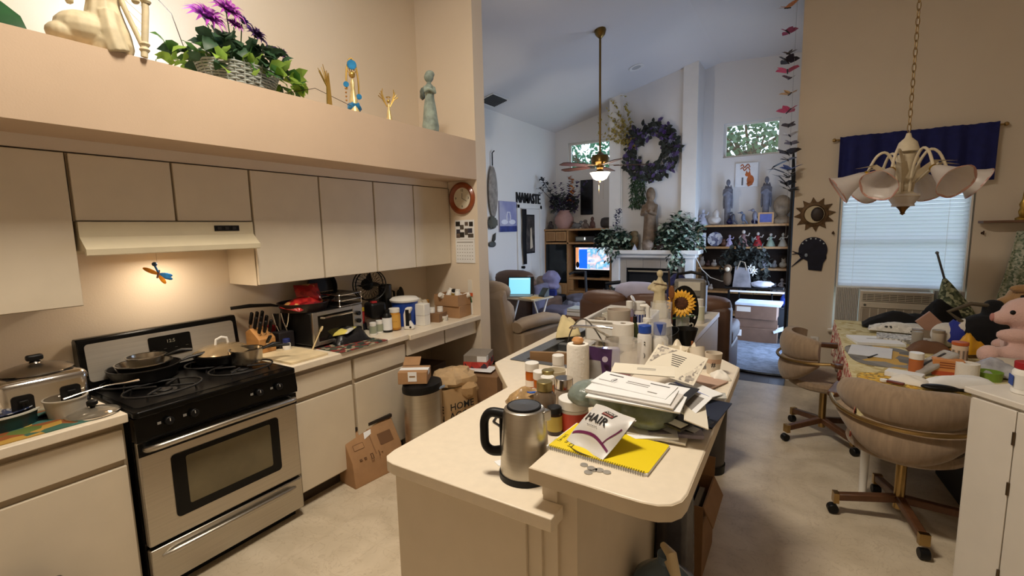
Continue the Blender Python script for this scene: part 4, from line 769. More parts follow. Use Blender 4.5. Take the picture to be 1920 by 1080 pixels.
pillow('dish_rag', 'cream rag draped over the sink edge and caddy wire', 'cloth', (-1.385, 2.98, CT+.012), (.17, .26, .11), mat('cream_cloth', 'DCCB9A', .9, var=.12, bump=.4, bscale=20), R(25), (R(-8), R(-6)), .35)
boxy('brown_board', 'brown wooden board standing in the nearer sink bowl', 'board', (-1.20, 2.40, CT-.18), (.30, .02, .23), plain('8A6A48', .6), R(18), .003)
cont('dark_jar', 'dark green jar standing in the nearer sink bowl', 'jar', (-1.08, 2.60, CT-.18), .10, .2, plain('262A22', .3), M_BLK)
t = T('red_cup', 'small red cup in the sink beside the paper towel', 'cup', (-1.0, 2.55, CT-.18)); G().cup(.04, .19, .003, .033).ob('body', plain('B3383E', .4), t)
t = T('clear_tumbler', 'clear plastic tumbler standing at the sink divider', 'tumbler', (-.95, 2.66, CT+.009)); G().cup(.042, .10, .003, .035).ob('body', translucent('clear_plastic', 'B9B0A2', .4), t)
# ---- lower worktop things
t = T('electric_kettle', 'brushed steel electric kettle with black loop handle', 'kettle', at(985, 890, CT), R(112)); K = kpx(t.location); 
KR, KH = .077, .222
G().lathe([(.0001, 0), (KR*1.05, 0), (KR*1.05, .018), (.0001, .018)], 36).ob('base', M_BLK, t)
G().lathe([(KR, .0185), (KR*1.0, .03), (KR*.93, KH*.6), (KR*.86, KH*.93), (KR*.80, KH*.985), (KR*.72, KH), (.0001, KH)], 40).ob('body', M_STEEL, t)
G().lathe([(KR*.70, KH+.0005), (KR*.68, KH+.006), (KR*.64, KH+.006)], 36).ob('lid_ring', M_BLK, t); G().lathe([(KR*.63, KH+.0005), (KR*.62, KH+.006), (.0001, KH+.009)], 36).ob('lid', mat('grey_lid', '6E6C6A', .2, .7, var=.05), t)
G().tube([(0, KR*.84, KH*.88), (0, KR*1.35, KH*.90), (0, KR*1.62, KH*.80), (0, KR*1.66, KH*.6), (0, KR*1.62, KH*.42), (0, KR*1.35, KH*.335), (0, KR*.93, KH*.345)], [.017, .015, .014, .014, .014, .015, .017], 14, cr=5).ob('handle', M_BLK, t)
G().box(-.015, .015, KR*.87, KR*1.0, KH*.33, KH*.92).ob('handle_strip', M_BLK, t, bevel=.006)
G().prism([(-.02, -KR*.8), (.02, -KR*.8), (0, -KR*1.1)], KH*.82, KH*.97).ob('spout', M_STEEL, t, bevel=.004)
t = T('kettle_cord', 'black power cord lying behind the kettle handle', 'cord', (0, 0, CT+.005)); G().tube([tuple(at(u, v, CT+.006)-Vector((0, 0, CT+.005))) for u, v in ((962, 800), (940, 800), (925, 790), (935, 775), (955, 772))], .004, 7).ob('body', M_BLK, t)
tag(G().box(-.018, .018, -.012, .012, 0, .001).ob('paper_slip', M_PAPER, loc=at(937, 868, CT+.0006), rot=(0, 0, R(-30))), 'tiny printed paper slip lying on the worktop next to the kettle', 'paper')
ORB = translucent('orange_vial', 'D9751E', .35, .3)
for i, (u, v, hp, lb) in enumerate(((998, 724, 46, 'orange pill bottle standing nearest the sink corner'), (1013, 738, 44, 'orange pill bottle in the middle of three by the bread bag'), (1027, 748, 44, 'orange pill bottle standing closest to the spice jars'))):
    q, w, h = B(u, v, CT, 25, hp); cont('pill_bottle', lb, 'bottle', q, w, h, ORB, M_WHITE, plain('E4D9CC', .6), capf=.34, capw=1.05, labz=(.05, .30))
q, w, h = B(1047, 716, CT, 28, 52); cont('white_bottle', 'white vitamin bottle behind the beige cup', 'bottle', q, w, h, M_WHITE, M_WHITE, capf=.35, capw=.8, sh=.15)
q, w, h = B(1043, 738, CT, 38, 46); t = T('cream_cup', 'cream cup with brown leaf print beside the paper towel', 'cup', q, R(120)); G().cup(w/2, h, .003, w*.33, 28).ob('body', plain('D6C9AE', .35), t); G().ell((0, -w*.44, h*.45), (w*.12, .004, h*.12)).ob('leaf_print', plain('5A4634', .6), t); G().tube([(w*.45, 0, h*.8), (w*.75, 0, h*.75), (w*.75, 0, h*.3), (w*.38, 0, h*.25)], .005).ob('handle', plain('D6C9AE', .35), t)
q, w, h = B(1084, 750, CT, 42, 108); t = T('paper_towel_roll', 'tall paper towel roll with an orange onion-shaped knob on top', 'paper towel', q)
M_TISS = mat('white_tissue', 'E9E4DA', .95, var=.03, bump=.2, bscale=90)
G().lathe([(.02, 0), (w/2, 0), (w/2, h*.96), (w/2*.93, h), (.02, h)], 32).ob('roll', M_TISS, t); G().cyl(.019, -.0, h+.004, 16).ob('core', plain('B79A70', .8), t); G().lathe([(.0001, h+.003), (w*.2, h+.004), (w*.28, h+.016), (w*.2, h+.028), (.0001, h+.032)], 20).ob('knob', plain('C08A54', .4), t)
# bread bag, jars
q = at(988, 757, CT); pillow('bread_bag', 'twisted plastic bag of brown bread behind the kettle', 'bag', (q.x, q.y, CT+.003), (.10, .17, .055), mat('bread_plastic', 'A98A60', .25, var=.35, scale=30, bump=.3, bscale=30), R(-40), amp=.3)
q = at(999, 737, CT+.06); t = T('bag_clip', 'blue clip on the neck of the bread bag', 'clip', q, R(40)); G().box(-.016, .016, -.007, .007, 0, .006).ob('body', plain('1F55B0', .3), t, bevel=.002); G().tube([(-.016, 0, .003), (-.024, .004, .006)], .003).ob('tab', plain('1F55B0', .3), t)
q, w, h = B(1022, 790, CT, 42, 78)
JG = mat('jar_glass', '6A5A4A', .08, .0, var=.1, coat=.5); GL = plain('8A7A4A', .35, .6)
cont('spice_jar', 'glass jar of dark seeds with olive-gold lid behind the kettle', 'jar', q, w, h, JG, GL, plain('A89A50', .5), capf=.22, capw=.72, sh=.12, labz=(.05, .35))
q, w, h = B(1028, 742, CT, 28, 50); cont('spice_jar', 'narrow jar with olive-gold lid among the orange bottles', 'jar', q, w, h, JG, GL, capf=.25, capw=.85)
q, w, h = B(1058, 770, CT, 36, 64); cont('steel_lid_jar', 'clear jar with a notched steel lid next to the paper towel', 'jar', q, w, h, mat('pale_jar', '9A8C7C', .1, var=.1, coat=.5), M_CHROME, capf=.3, capw=.95)
q, w, h = B(1076, 805, CT, 56, 62); t = cont('protein_tub', 'wide white-lidded tub with red label behind the kettle', 'tub', q, w, h, plain('D9D5CC', .4), M_WHITE, plain('B8402C', .5), capf=.28, capw=1.04, sh=.02, labz=(.05, .62)); 
q, w, h = B(1040, 812, CT, 30, 52); cont('amber_bottle', 'dark amber bottle half hidden beside the kettle', 'bottle', q, w, h, plain('2E1C12', .2), M_BLK, plain('B8A24A', .5), capf=.22)
# purple pouch, pitcher
t = T('snack_pouch', 'purple stand-up pouch with pale grey window panel', 'pouch'); q = at(1115, 752, CT); t.matrix_world = TR(q.x, q.y, CT) @ rotz(R(22)) @ RX(R(-14))
pw_, ph_ = .155, .235
def pch(u, v): return ((u-.5)*pw_*(1-.06*sin(pi*v)), -.035*(1-v)*sin(pi*u)-.004*sin(6*u), v*ph_+.006*sin(5*u)*v)
def pchb(u, v): x, y, z = pch(u, v); return (x, -y*.9+.004, z)
G().sheet(pch, 12, 10, .0).sheet(pchb, 12, 10, .0).ob('body', mat('purple_foil', '42284E', .35, var=.2, scale=20), t)
G().sheet(lambda u, v: (lambda p: (p[0]-.008, p[1]-.0025, p[2]))(pch(.1+.62*u+.06*sin(v*3), .08+.68*v)), 10, 8, 0).ob('window_panel', mat('grey_panel', '8E8A86', .5, var=.15, scale=20), t)
G().cyl(.013, 0, .002, 16, TR(.045, -.018, .185) @ RX(pi/2)).ob('badge', plain('B9AEBE', .5), t)
q, w, h = B(1170, 714, CT, 66, 78); PT = mat('clear_pitcher', 'E6E2DC', .06, trans=.3, var=0, alpha=.28); t = T('blender_jar', 'clear plastic blender jar with blade post beside the envelopes', 'blender jar', q)
G().cup(w/2, h, .004, w*.40, 28).ob('jar', PT, t); G().tube([(-w*.45, 0, h*.92), (-w*.8, -.01, h*.95), (-w*.85, -.01, h*.6), (-w*.62, 0, h*.1), (-w*.42, 0, h*.1)], [.008, .009, .008, .007, .007], 8).ob('handle', PT, t); G().cyl(.018, .005, .05, 14, b=.003).tube([(0, 0, .05), (0, 0, .085)], .004).box(-.02, .02, -.004, .004, .06, .066).ob('blade_post', M_BLK, t); G().cyl(.03, .02, .068, 16, TR(.012, -.03, 0), b=.006).ob('pink_block', plain('A8245E', .4), t)
q = at(1133, 712, CT); cont('pink_tube', 'small bright pink tube beside the purple pouch', 'tube', q, .05, .07, plain('B8386A', .4), plain('C9D24A', .4), capf=.15)
q = at(1145, 685, CT); boxy('blue_package', 'glossy blue package behind the purple pouch', 'package', q, (.10, .07, .10), mat('blue_foil', '2A3FA8', .25, var=.3, scale=30), R(20), .01)
# far worktop: rolls and bottles
q, w, h = B(1168, 655, CT, 40, 50); t = T('toilet_roll', 'white toilet paper roll standing on the island', 'toilet roll', q); G().lathe([(.018, 0), (w/2, 0), (w/2, h), (.018, h), (.018, 0)], 32).ob('roll', M_TISS, t); G().lathe([(.0175, .001), (.0175, h-.001), (.016, h-.001), (.016, .001)], 20).ob('core', plain('9A8468', .9), t)
q, w, h = B(1190, 652, CT, 18, 60); cont('green_bottle', 'slim dark green glass bottle beside the toilet roll', 'bottle', q, w*1.2, h, mat('green_glass', '33401E', .12, var=.2, coat=.4), M_BLK, capf=.2, capw=.35, sh=.45)
q, w, h = B(1208, 692, CT, 27, 84); cont('lotion_bottle', 'white bottle with royal blue cap and black smile print', 'bottle', q, w, h, plain('E2DFDA', .35), plain('1E48A8', .35), capf=.17, capw=.9, sh=.05)
t = bpy.data.objects['lotion_bottle'] if 'lotion_bottle' in bpy.data.objects else None
for dz in (.055, .068): face_text(t, '.', w*.52, h*.42+dz, .05)
face_text(t, ')', w*.52, h*.36, .03)
q, w, h = B(1236, 690, CT, 32, 86); cont('lotion_bottle', 'white bottle with blue cap wrapped in a clear plastic bag', 'bottle', q, w, h, plain('E0DCD4', .35), plain('24449A', .35), capf=.25, capw=.75, sh=.1)
CP = mat('cling_plastic', 'E6EAEE', .2, var=0, alpha=.28)
t = T('plastic_bag', 'clear crinkled plastic bag around the second blue-capped bottle', 'bag', (q.x+.0, q.y+.02, CT)); G().lathe([(w*.62, .002), (w*.66, h*.4), (w*.62, h*.8), (w*.52, h*1.15), (w*.56, h*1.45)], 24, wob=.12, k=6).ob('film', CP, t, smooth=50)
q, w, h = B(1214, 640, CT, 32, 72); t = cont('pump_bottle', 'white pump soap bottle behind the blue-capped bottles', 'bottle', q, w, h*.62, plain('E6E2D8', .35), M_WHITE, capf=.16, capw=.6, sh=.2); G().cyl(.013, h*.62, h*.8, 14).ob('pump_neck', M_WHITE, t); G().tube([(0, 0, h*.78), (0, 0, h*.9), (-.01, -.0, h*.94), (-.05, -.01, h*.93)], [.012, .014, .014, .009], 10).ob('pump_head', M_WHITE, t)
# dish tub
t = T('dish_tub', 'white rectangular dish tub crowded with containers', 'tub', (-1.07, 3.24, CT+.006), R(5))
x, y, z = .20, .27, .13
G().box(-x+.02, x-.02, -y+.02, y-.02, .003, .008).box(-x, -x+.008, -y, y, .003, z).box(x-.008, x, -y, y, .003, z).box(-x, x, -y, -y+.008, .003, z).box(-x, x, y-.008, y, .003, z).ob('body', M_WHITE, t); G().tube([(px_, py_, z) for px_, py_ in rrect(-x, x, -y, y, .03, 4)], .009, 8, True).ob('rim', M_WHITE, t)
G().tube([(-x-.002, -.1, .03), (-.15, -y-.004, .09), (0, -y-.006, .02)], .004, 6).ob('fork', M_CHROME, t)
for nm, lb, u, v, wp, hp, b_, c_ in (('clear_tub', 'clear tub of orange slices in the dish tub', 1160, 628, 44, 46, translucent('tub_clear2', 'D9CFC0', .4), None), ('mug', 'brown speckled mug at the dish tub corner', 1125, 622, 22, 24, pattern('speckle_mug', ['9A8A78', 'C9BBA6', '7A6A5A'], 40), None), ('mug', 'plain cream mug in the dish tub behind the speckled one', 1140, 612, 22, 22, plain('D9D2C0', .4), None)):
    q, w, h = B(u, v, CT+.03, wp, hp); t = T(nm, lb, nm.split('_')[-1], (q.x, q.y, CT+.01)); G().cup(w/2, h+.03, .004, w*.42, 24).ob('body', b_, t)
    if nm == 'clear_tub': G().ell((0, 0, h*.5), (w*.4, w*.4, h*.35), noise=.3).ob('orange_slices', plain('E0762A', .5), t)
    else: G().tube([(w*.45, 0, h), (w*.8, 0, h*.9), (w*.45, 0, h*.4)], .005).ob('handle', b_, t)
q, w, h = B(1180, 625, CT+.02, 16, 64); t = cont('shampoo_bottle', 'clear bottle with flipped-open white cap above the dish tub', 'bottle', (q.x, q.y, CT+.01), w, h, translucent('lilac_bottle', 'B8AEC8', .35), M_WHITE, plain('D98A7A', .5), capf=.22, capw=.8, sh=.12, labz=(.08, .55)); G().cyl(w*.42, 0, .006, 16, TR(.02, 0, h+.018) @ RY(R(60))).ob('flip_lid', M_WHITE, t)
q, w, h = B(1198, 622, CT+.02, 26, 60); cont('cleaner_bottle', 'white bottle with blue striped label behind the pump bottle', 'bottle', (q.x, q.y, CT+.01), w, h, plain('E0DACE', .4), M_WHITE, pattern('blue_stripe', ['22408A', 'E0DCE0', '1E2E6A'], 9, 'wave', stops=[0, .45, .7]), capf=.25, capw=.9, labz=(.05, .62))
# stone harpist statue
q = at(1236, 596, CT); hh = 92*kpx(q)
t = statue('harp_statue', 'cream robed figure statue playing a tall dark-stringed instrument', 'statue', (q.x, q.y, CT), hh, mat('ivory_resin', 'D2C39C', .55, var=.12, scale=20),
   [(.0001, 0), (.16, 0), (.18, .04), (.14, .25), (.105, .5), (.11, .62), (.09, .72), (.05, .79), (.038, .83), (.0001, .84)],
   [('e', (.01, -.0, .91), (.06, .065, .075)), ('t', [(.0, -.09, .72), (.03, -.15, .58), (.09, .0, .56)], [.045, .04, .03]), ('t', [(.0, .09, .72), (.06, .12, .62), (.1, .06, .64)], [.045, .04, .03]), ('t', [(-.03, -.07, .74), (-.06, -.2, .6), (-.06, -.22, .56)], [.05, .05, .02])], R(-75), .008)
G().tube([(.10*hh, .20*hh, 0), (.09*hh, .17*hh, .98*hh)], .008).ob('harp_post', plain('3A2818', .5), t); G().tube([(.1*hh, -.12*hh, .72*hh), (.1*hh, .3*hh, .66*hh)], .004).ob('harp_arm', plain('5A4028', .5), t); G().ell((.06*hh, .26*hh, .2*hh), (.06*hh, .1*hh, .2*hh)).ob('rock', MATS['ivory_resin'], t)
# sunflower tumbler, oval sign
q = at(1290, 634, CT); kk = kpx(q)
t = T('oval_plaque', 'black oval plaque with white scroll letters propped on the island', 'plaque'); t.matrix_world = TR(q.x-.06, q.y+.14, CT+47*kk) @ rotz(R(10)) @ RX(R(-8)) @ Matrix(((1, 0, 0, 0), (0, 0, -1, 0), (0, 1, 0, 0), (0, 0, 0, 1)))
G().prism([(27*kk*cos(i*pi/20), 47*kk*sin(i*pi/20)) for i in range(40)], -.006, .006).ob('body', M_BLACK, t); text('3 3', .075, M_WHITE, t, (14*kk, -20*kk, .0065), (0, 0, R(80))); text('S', .06, M_WHITE, t, (-18*kk, 20*kk, .0065), (0, 0, R(30)))
q = at(1279, 634, CT); kk = kpx(q); t = T('sunflower_glass', 'glass tumbler holding a big yellow sunflower', 'vase', (q.x, q.y, CT)); G().cup(.045, .16, .003, .04, 24, TR(0, 0, .0)).ob('glass', mat('clear_glass', 'E6EAE4', .05, trans=.5, var=0, alpha=.4), t)
SF = mat('sunflower_petal', 'E3A92C', .55, var=.15, scale=20); hd = TR(0, -.05, 68*kk) @ rotz(R(8)) @ RX(R(76)); fl = G(); r_ = 26*kk
for i in range(22): fl.leaf(hd @ rotz(i*2*pi/22) @ TR(0, r_*.42, 0) @ RX(R(6)), r_*.58, r_*.26, .1)
for i in range(18): fl.leaf(hd @ rotz(i*2*pi/18+.15) @ TR(0, r_*.4, .004) @ RX(R(14)), r_*.45, r_*.22, .1)
fl.ob('sunflower_petals', SF, t, smooth=0); G().ell((0, 0, .004), (r_*.46, r_*.46, .014), 20, 8, hd, noise=.06).ob('sunflower_centre', mat('sunflower_brown', '4A2A14', .9, var=.4, scale=80), t)
G().tube([(0, 0, .01), (0, -.02, .15), (0, -.045, 66*kk)], .005).leaf(TR(0, 0, .15) @ rotz(1) @ RX(.3), .11, .06).leaf(TR(0, 0, .14) @ rotz(-1.2) @ RX(.2), .11, .06).leaf(TR(0, 0, .13) @ rotz(2.5) @ RX(.2), .1, .05).leaf(TR(0, 0, .22) @ rotz(2) @ RX(.9), .12, .05).ob('stem', LG[0], t)
t = T('wood_spatula', 'brown wooden spatula standing before the sunflower', 'spatula'); t.matrix_world = TR(q.x-.05, q.y-.10, CT+45*kk) @ RX(R(5)); G().tube([(0, 0, -.05), (0, 0, .13)], [.012, .014], 8, flat=.5).ell((0, 0, .16), (.02, .006, .05)).ob('body', plain('7A4A26', .5), t)
for i, (u, v, wp, hp) in enumerate(((1262, 650, 40, 22), (1286, 646, 44, 26))):
    q, w, h = B(u, v, CT, wp, hp); t = T('black_bowl', ('black bowl lying tilted below the sunflower glass', 'deep black bowl below the sunflower glass')[i], 'bowl', q); G().cup(w/2, h*1.2, .004, w*.3, 24).ob('body', M_BLK, t)
    if i == 0: t.rotation_euler = (R(20), R(-15), 0); t.location.z += .02
q = at(1297, 650, CT+.1); t = T('wood_spoon', 'small brown wooden spoon hanging over the black bowl rim', 'spoon'); t.matrix_world = TR(q.x, q.y, CT+.03) @ RX(R(-8)); G().tube([(0, 0, 0), (0, 0, .1)], [.004, .006]).ell((0, 0, .03), (.014, .006, .04)).ob('body', plain('9A5A2E', .5), t)
q, w, h = B(1310, 606, CT, 15, 46); cont('white_bottle', 'white medicine bottle at the far corner of the island', 'bottle', q, w*1.4, h, M_WHITE, M_WHITE, plain('D6D8C0', .5), capf=.25, capw=.75, sh=.12)
q = at(1272, 664, CT+.08); t = T('petal_bowl', 'cream bowl shaped like an open flower on the bar', 'bowl', (q.x, q.y, BT)); 
t.location = at(1272, 668, BT); k = kpx(t.location)
PB = plain('DCD0B8', .3); G().cup(20*k, 16*k, .004, 10*k, 24, wob=.12, k=5).ob('cup', PB, t)
for i in range(5): G().sheet(lambda u, v: (24*k*(u-.5)*(1-.5*v*v)*1.2, (10+20*v)*k, (3+22*v**1.6-10*(2*u-1)**2*v)*k), 6, 5, .003, rotz(i*2*pi/5+.3)).ob('petal', PB, t)
# ---- bar top things
t = T('spiral_notebook', 'bright yellow spiral notebook lying on the bar', 'notebook', at(1135, 846, BT+.0005), R(-33)); 
c4 = [at(u, v, BT+.01) for u, v in ((1028, 842), (1222, 898), (1243, 822), (1080, 790))]
cen = sum(c4, Vector())/4; ex = (c4[1]-c4[0]); ang = atan2(ex.y, ex.x); W_ = ex.length; D_ = .195
t.location = (cen.x, cen.y, BT+.0005); t.rotation_euler = (0, 0, ang)
G().box(-W_/2, W_/2, -D_/2, D_/2, 0, .008).ob('pages', M_PAPER, t); G().prism(rrect(-W_/2+.004, W_/2, -D_/2, D_/2, .01), .0085, .0095).ob('cover', mat('yellow_cover', 'E8CE1C', .5, var=.02), t)
g = G()
for i in range(44): xx = -W_/2+.01+i*(W_-.02)/43; g.tube([(xx, -D_/2+.006*cos(a), .005+.008*sin(a)) for a in [j*pi/4 for j in range(8)]], .0008, 4, True)
g.ob('spiral_wire', plain('6A6662', .35, .8), t)['kind'] = 'stuff'
for i, (s, sz_) in enumerate((('1 SUBJECT', .016), ('70 SHEETS', .009), ('[ 10.5 x 8 ]', .009))): text(s, sz_*1.3, M_INK, t, (-W_/2+.062-.022*i, -D_/2+.07, .0097), (0, 0, R(-90)))
# supplement pouch on the notebook
t = T('supplement_pouch', 'silver-white pouch with HAIR lettering lying on the notebook', 'pouch'); q = at(1146, 806, BT+.05)
t.matrix_world = TR(q.x-.028, q.y-.022, BT+.052) @ rotz(R(-24)) @ RX(R(34)); PWd, PH = .154, .156
def pf(u, v): return ((u-.5)*PWd*(1+.06*v), (v-.5)*PH, .03*sin(pi*min(1, (1-v)*1.15+.02))*(1-(2*u-1)**4)+.003*sin(9*u+5*v))
def pb(u, v): x, y, z = pf(u, v); return (x, y, -.35*z-.004)
G().sheet(pf, 16, 14, 0).sheet(pb, 16, 14, 0).ob('body', mat('silver_pouch', 'CFCCC8', .32, var=.06, scale=12), t)
G().sheet(lambda u, v: (lambda p: (p[0], p[1], p[2]+.0012))(pf(.03+.94*u, .12+.16*sin(2.6*u+.35)+.05*v)), 24, 2, 0).sheet(lambda u, v: (lambda p: (p[0], p[1], p[2]+.0014))(pf(.80+.10*sin(2.2*v)*1+.02*u-.06*v+.12*v*v, .22+.45*v)), 2, 14, 0).ob('purple_swoosh', mat('purple_print', '6A2450', .4, var=.1), t)
G().sheet(lambda u, v: (lambda p: (p[0], p[1], p[2]+.0018))(pf(.46+.24*u, .735+.15*v)), 6, 4, 0).ob('black_badge', M_INK, t); G().sheet(lambda u, v: (lambda p: (p[0], p[1], p[2]+.0024))(pf(.47+.22*u, .745+.055*v)), 6, 3, 0).ob('red_band', plain('8A2A22', .5), t)
def onpouch(s, size, u, v, m, rx=.0):
    x, y, z = pf(u, v); o = text(s, size, m, t, (x, y, 0), (0, 0, 0))
    for q in o.data.vertices:
        vv = (y+q.co.y)/PH+.5; uu = (x+q.co.x)/(PWd*(1+.06*vv))+.5; q.co.z += pf(uu, vv)[2]+.0032
    return o
onpouch('FORCE', .0118, .58, .842, M_WHITE, .05); onpouch('FACTOR', .007, .58, .772, plain('C9B8B0', .6), .1); onpouch('HAIR', .039, .45, .585, M_INK, .05); onpouch('- - - - - -', .013, .45, .445, M_INK, .0)
G().sheet(lambda u, v: ((u-.5)*PWd*.8, -PH*.5-.002-.018*sin(pi*u), (v-.5)*.05*sin(pi*u)), 10, 4, 0).ob('bottom_gusset', mat('grey_gusset', 'A8A294', .35, var=.15), t)
# plastic carrier bag
q = at(1172, 785, BT); t = T('carrier_bag', 'crumpled grey-green plastic bag between pouch and envelopes', 'bag', (q.x, q.y, BT+.010), R(-14)); random.seed(5)
G().ell((0, 0, .055), (.19, .085, .056), 30, 14, noise=.09).ell((.1, -.03, .05), (.09, .08, .052), 24, 12, noise=.1).ell((-.15, .0, .045), (.07, .09, .045), 20, 12, noise=.1).ob('body', mat('grey_green_film', '747E76', .3, var=.2, scale=25, bump=.9, bscale=18), t, smooth=60, soft=2)
# envelopes
PM = [M_PAPER, mat('cream_paper', 'E2DAC8', .8, var=.03), mat('grey_paper', 'CFCBC6', .8, var=.03), mat('navy_folder', '1C2438', .6), mat('glossy_catalog', '8A8494', .3, var=.5, scale=20), mat('black_flyer', '22201F', .4, var=.2), mat('kraft_flyer', 'B89A88', .7)]
def paper(name, label, cat, u, v, z, w, d, rz, m, tilt=(0, 0), th=.004, group=None, prints=()):
    q = at(u, v, z); o = T(name, label, cat, (q.x, q.y, z), 0, group); o.rotation_euler = (tilt[0], tilt[1], R(rz))
    G().box(-w/2, w/2, -d/2, d/2, 0, th).ob('sheet', m, o)
    for (x, y, a, b, mm) in prints: G().box(x*w-a*w/2, x*w+a*w/2, y*d-b*d/2, y*d+b*d/2, th, th+.0005).ob('print', mm, o)
    return o
GI = plain('8A8682', .8); DKI = plain('4A4644', .8)
SP = [(-.3, .3, .2, .06, DKI), (.05, .1, .3, .05, GI), (.05, -.02, .3, .04, GI)]
ENVS = [(1200, 797, BT+.012, .30, .16, 4, 1, 'cream envelope lowest in the stack above the plastic bag'), (1192, 746, BT+.108, .29, .13, 3, 0, 'white envelope lying on the plastic bag below the other letters'), (1188, 739, BT+.116, .28, .125, -2, 2, 'grey-white envelope third from the top of the letter stack'),
        (1184, 733, BT+.122, .27, .125, 1, 0, 'white envelope second from the top of the letter stack')]
for u, v, z, w, d, rz, m, lb in ENVS: paper('envelope', lb, 'envelope', u, v, z, w, d, rz, PM[m], (R(2), R(1)), .005, None, SP[:1])
paper('envelope', 'white envelope with a paper-clip print topmost on the letter stack', 'envelope', 1188, 722, BT+.129, .255, .115, -6, PM[0], (R(3), R(2)), .004, None, SP+[(.3, .3, .25, .05, DKI), (-.35, -.2, .2, .04, GI), (.3, -.3, .12, .06, GI)])
q = at(1152, 712, BT+.140); t = T('paper_clip', 'silver paper clip on the topmost envelope', 'paper clip', q, R(-20)); G().tube([(.004, -.01, 0), (.004, .012, 0), (-.003, .012, 0), (-.003, -.014, 0), (.0065, -.014, 0), (.0065, .006, 0)], .0007, 5).ob('wire', M_INK, t)
paper('letter', 'folded white letter lying behind the topmost envelope', 'letter', 1206, 694, BT+.126, .22, .11, 12, PM[1], (R(2), 0), .003, None, SP[1:])
paper('flyer', 'black bordered flyer sticking out of the letter stack', 'flyer', 1268, 738, BT+.105, .10, .15, -8, PM[5], (R(2), 0), .003, None, [(-.1, 0, .7, .8, PM[0])])
paper('envelope', 'white windowed envelope leaning on the papers at the bar side', 'envelope', 1285, 752, BT+.088, .11, .17, -10, PM[0], (R(4), R(10)), .003, None, [(.2, 0, .3, .7, GI)])
paper('papers', 'long white sheet hanging over the navy folder', 'paper', 1303, 770, BT+.075, .07, .23, 12, PM[1], (0, R(18)), .003, None, [(0, .3, .5, .1, GI)])
paper('catalog', 'striped black and white catalog under the letter stack', 'catalog', 1263, 780, BT+.05, .15, .16, -20, PM[5], (0, R(4)), .006, None, [(0, -.3, .9, .25, PM[0])])
paper('catalog', 'glossy blue-violet catalog lying under the plastic bag', 'catalog', 1262, 803, BT+.012, .16, .14, 20, PM[4], (0, 0), .012, None, [(.1, .1, .45, .4, plain('34307A', .3))])
paper('catalog', 'open white magazine at the edge of the yellow notebook', 'magazine', 1222, 812, BT+.012, .15, .09, 18, PM[0], (R(6), R(-6)), .008)
paper('flyer', 'dark photo flyer beside the glossy catalog', 'flyer', 1285, 790, BT+.026, .13, .13, -15, PM[5], (0, R(5)), .003, None, [(.1, -.3, .7, .3, PM[0])])
paper('folder', 'flat navy blue folder near the bar edge', 'folder', 1318, 772, BT+.002, .13, .26, -6, PM[3], (0, 0), .004)
paper('envelope', 'white envelope with blue stripes on the navy folder', 'envelope', 1300, 730, BT+.03, .17, .12, -28, PM[0], (0, R(5)), .003, None, [(.0, -.35, .9, .14, plain('3A4A8A', .6)), (0, -.12, .9, .12, plain('5A6AAA', .6))])
paper('brochure', 'pinkish brochure behind the blue striped envelope', 'brochure', 1318, 715, BT+.004, .15, .13, -20, PM[6], (0, 0), .004)
paper('plastic_sleeve', 'clear plastic sleeve lying on the navy folder', 'sleeve', 1326, 742, BT+.012, .13, .06, 12, mat('sleeve_plastic', 'B9B8B0', .2, var=.3, scale=30), (0, R(-4)), .003)
# floral card
t = T('floral_card', 'large stiff card with floral corner borders leaning on the letters', 'card'); c0, c1 = at(1204, 692, BT+.075), at(1300, 724, BT+.045)
axn = (c1-c0).normalized(); L1 = (c1-c0).length; L2 = .155; ph = Vector((0, 0, 1)).cross(axn).normalized(); ayn = (ph*cos(R(30))+axn.cross(ph)*sin(R(30))); nz_ = axn.cross(ayn).normalized()
Mx = Matrix((axn, ayn, nz_)).transposed().to_4x4(); Mx.translation = (c0+c1)/2+ayn*L2*.5; t.matrix_world = Mx
G().box(-L1/2, L1/2, -L2/2, L2/2, 0, .003).ob('sheet', PM[1], t)
fp = pattern('floral_print', ['E2DAC8', 'A8A096', 'D4CBBA', '8E867E'], 90, rough=.8); a, b = L1/2-.008, L2/2-.006
G().prism([(-a, b), (-a+.08, b), (-a+.03, b-.05), (-a, -b+.03)], .003, .0036).ob('floral_border', fp, t); G().prism([(a, -b), (a-.06, -b), (a-.02, 0), (a, b-.01)], .003, .0036).ob('floral_border', fp, t)
for i in range(6): G().box(-.03+.004*i, .03-.002*i, .042-.011*i, .046-.011*i, .003, .0036).ob('text_line', DKI, t)
# cups on the bar corner
q, w, h = B(1337, 700, BT, 33, 40); t = T('paper_cup', 'printed white paper cup near the bar corner', 'cup', q); G().cup(w/2, h, .003, w*.36, 28).ob('body', plain('D6CAB8', .5), t); G().lathe([(w*.38, h*.2), (w*.47, h*.75)], 28).ob('printed_band', plain('C9A890', .6), t); face_text(t, '#', w*.5, h*.5, .03)
q, w, h = B(1312, 690, BT, 30, 34); t = T('orange_tub', 'tilted white tub with orange inside next to the paper cup', 'tub', q); G().cup(w/2, h, .003, w*.4, 24, wob=.06, k=4).ob('body', plain('DCD2C0', .4), t); G().ell((0, 0, h*.55), (w*.4, w*.4, h*.3), noise=.2).ob('contents', plain('C98A4A', .6), t); t.rotation_euler = (R(-18), R(-14), 0); t.location.z += .012
q = at(1350, 708, BT); pillow('tissue', 'crumpled tissue beside the paper cup', 'tissue', (q.x, q.y, BT+.001), (.07, .09, .02), M_TISS, R(20), amp=.5)
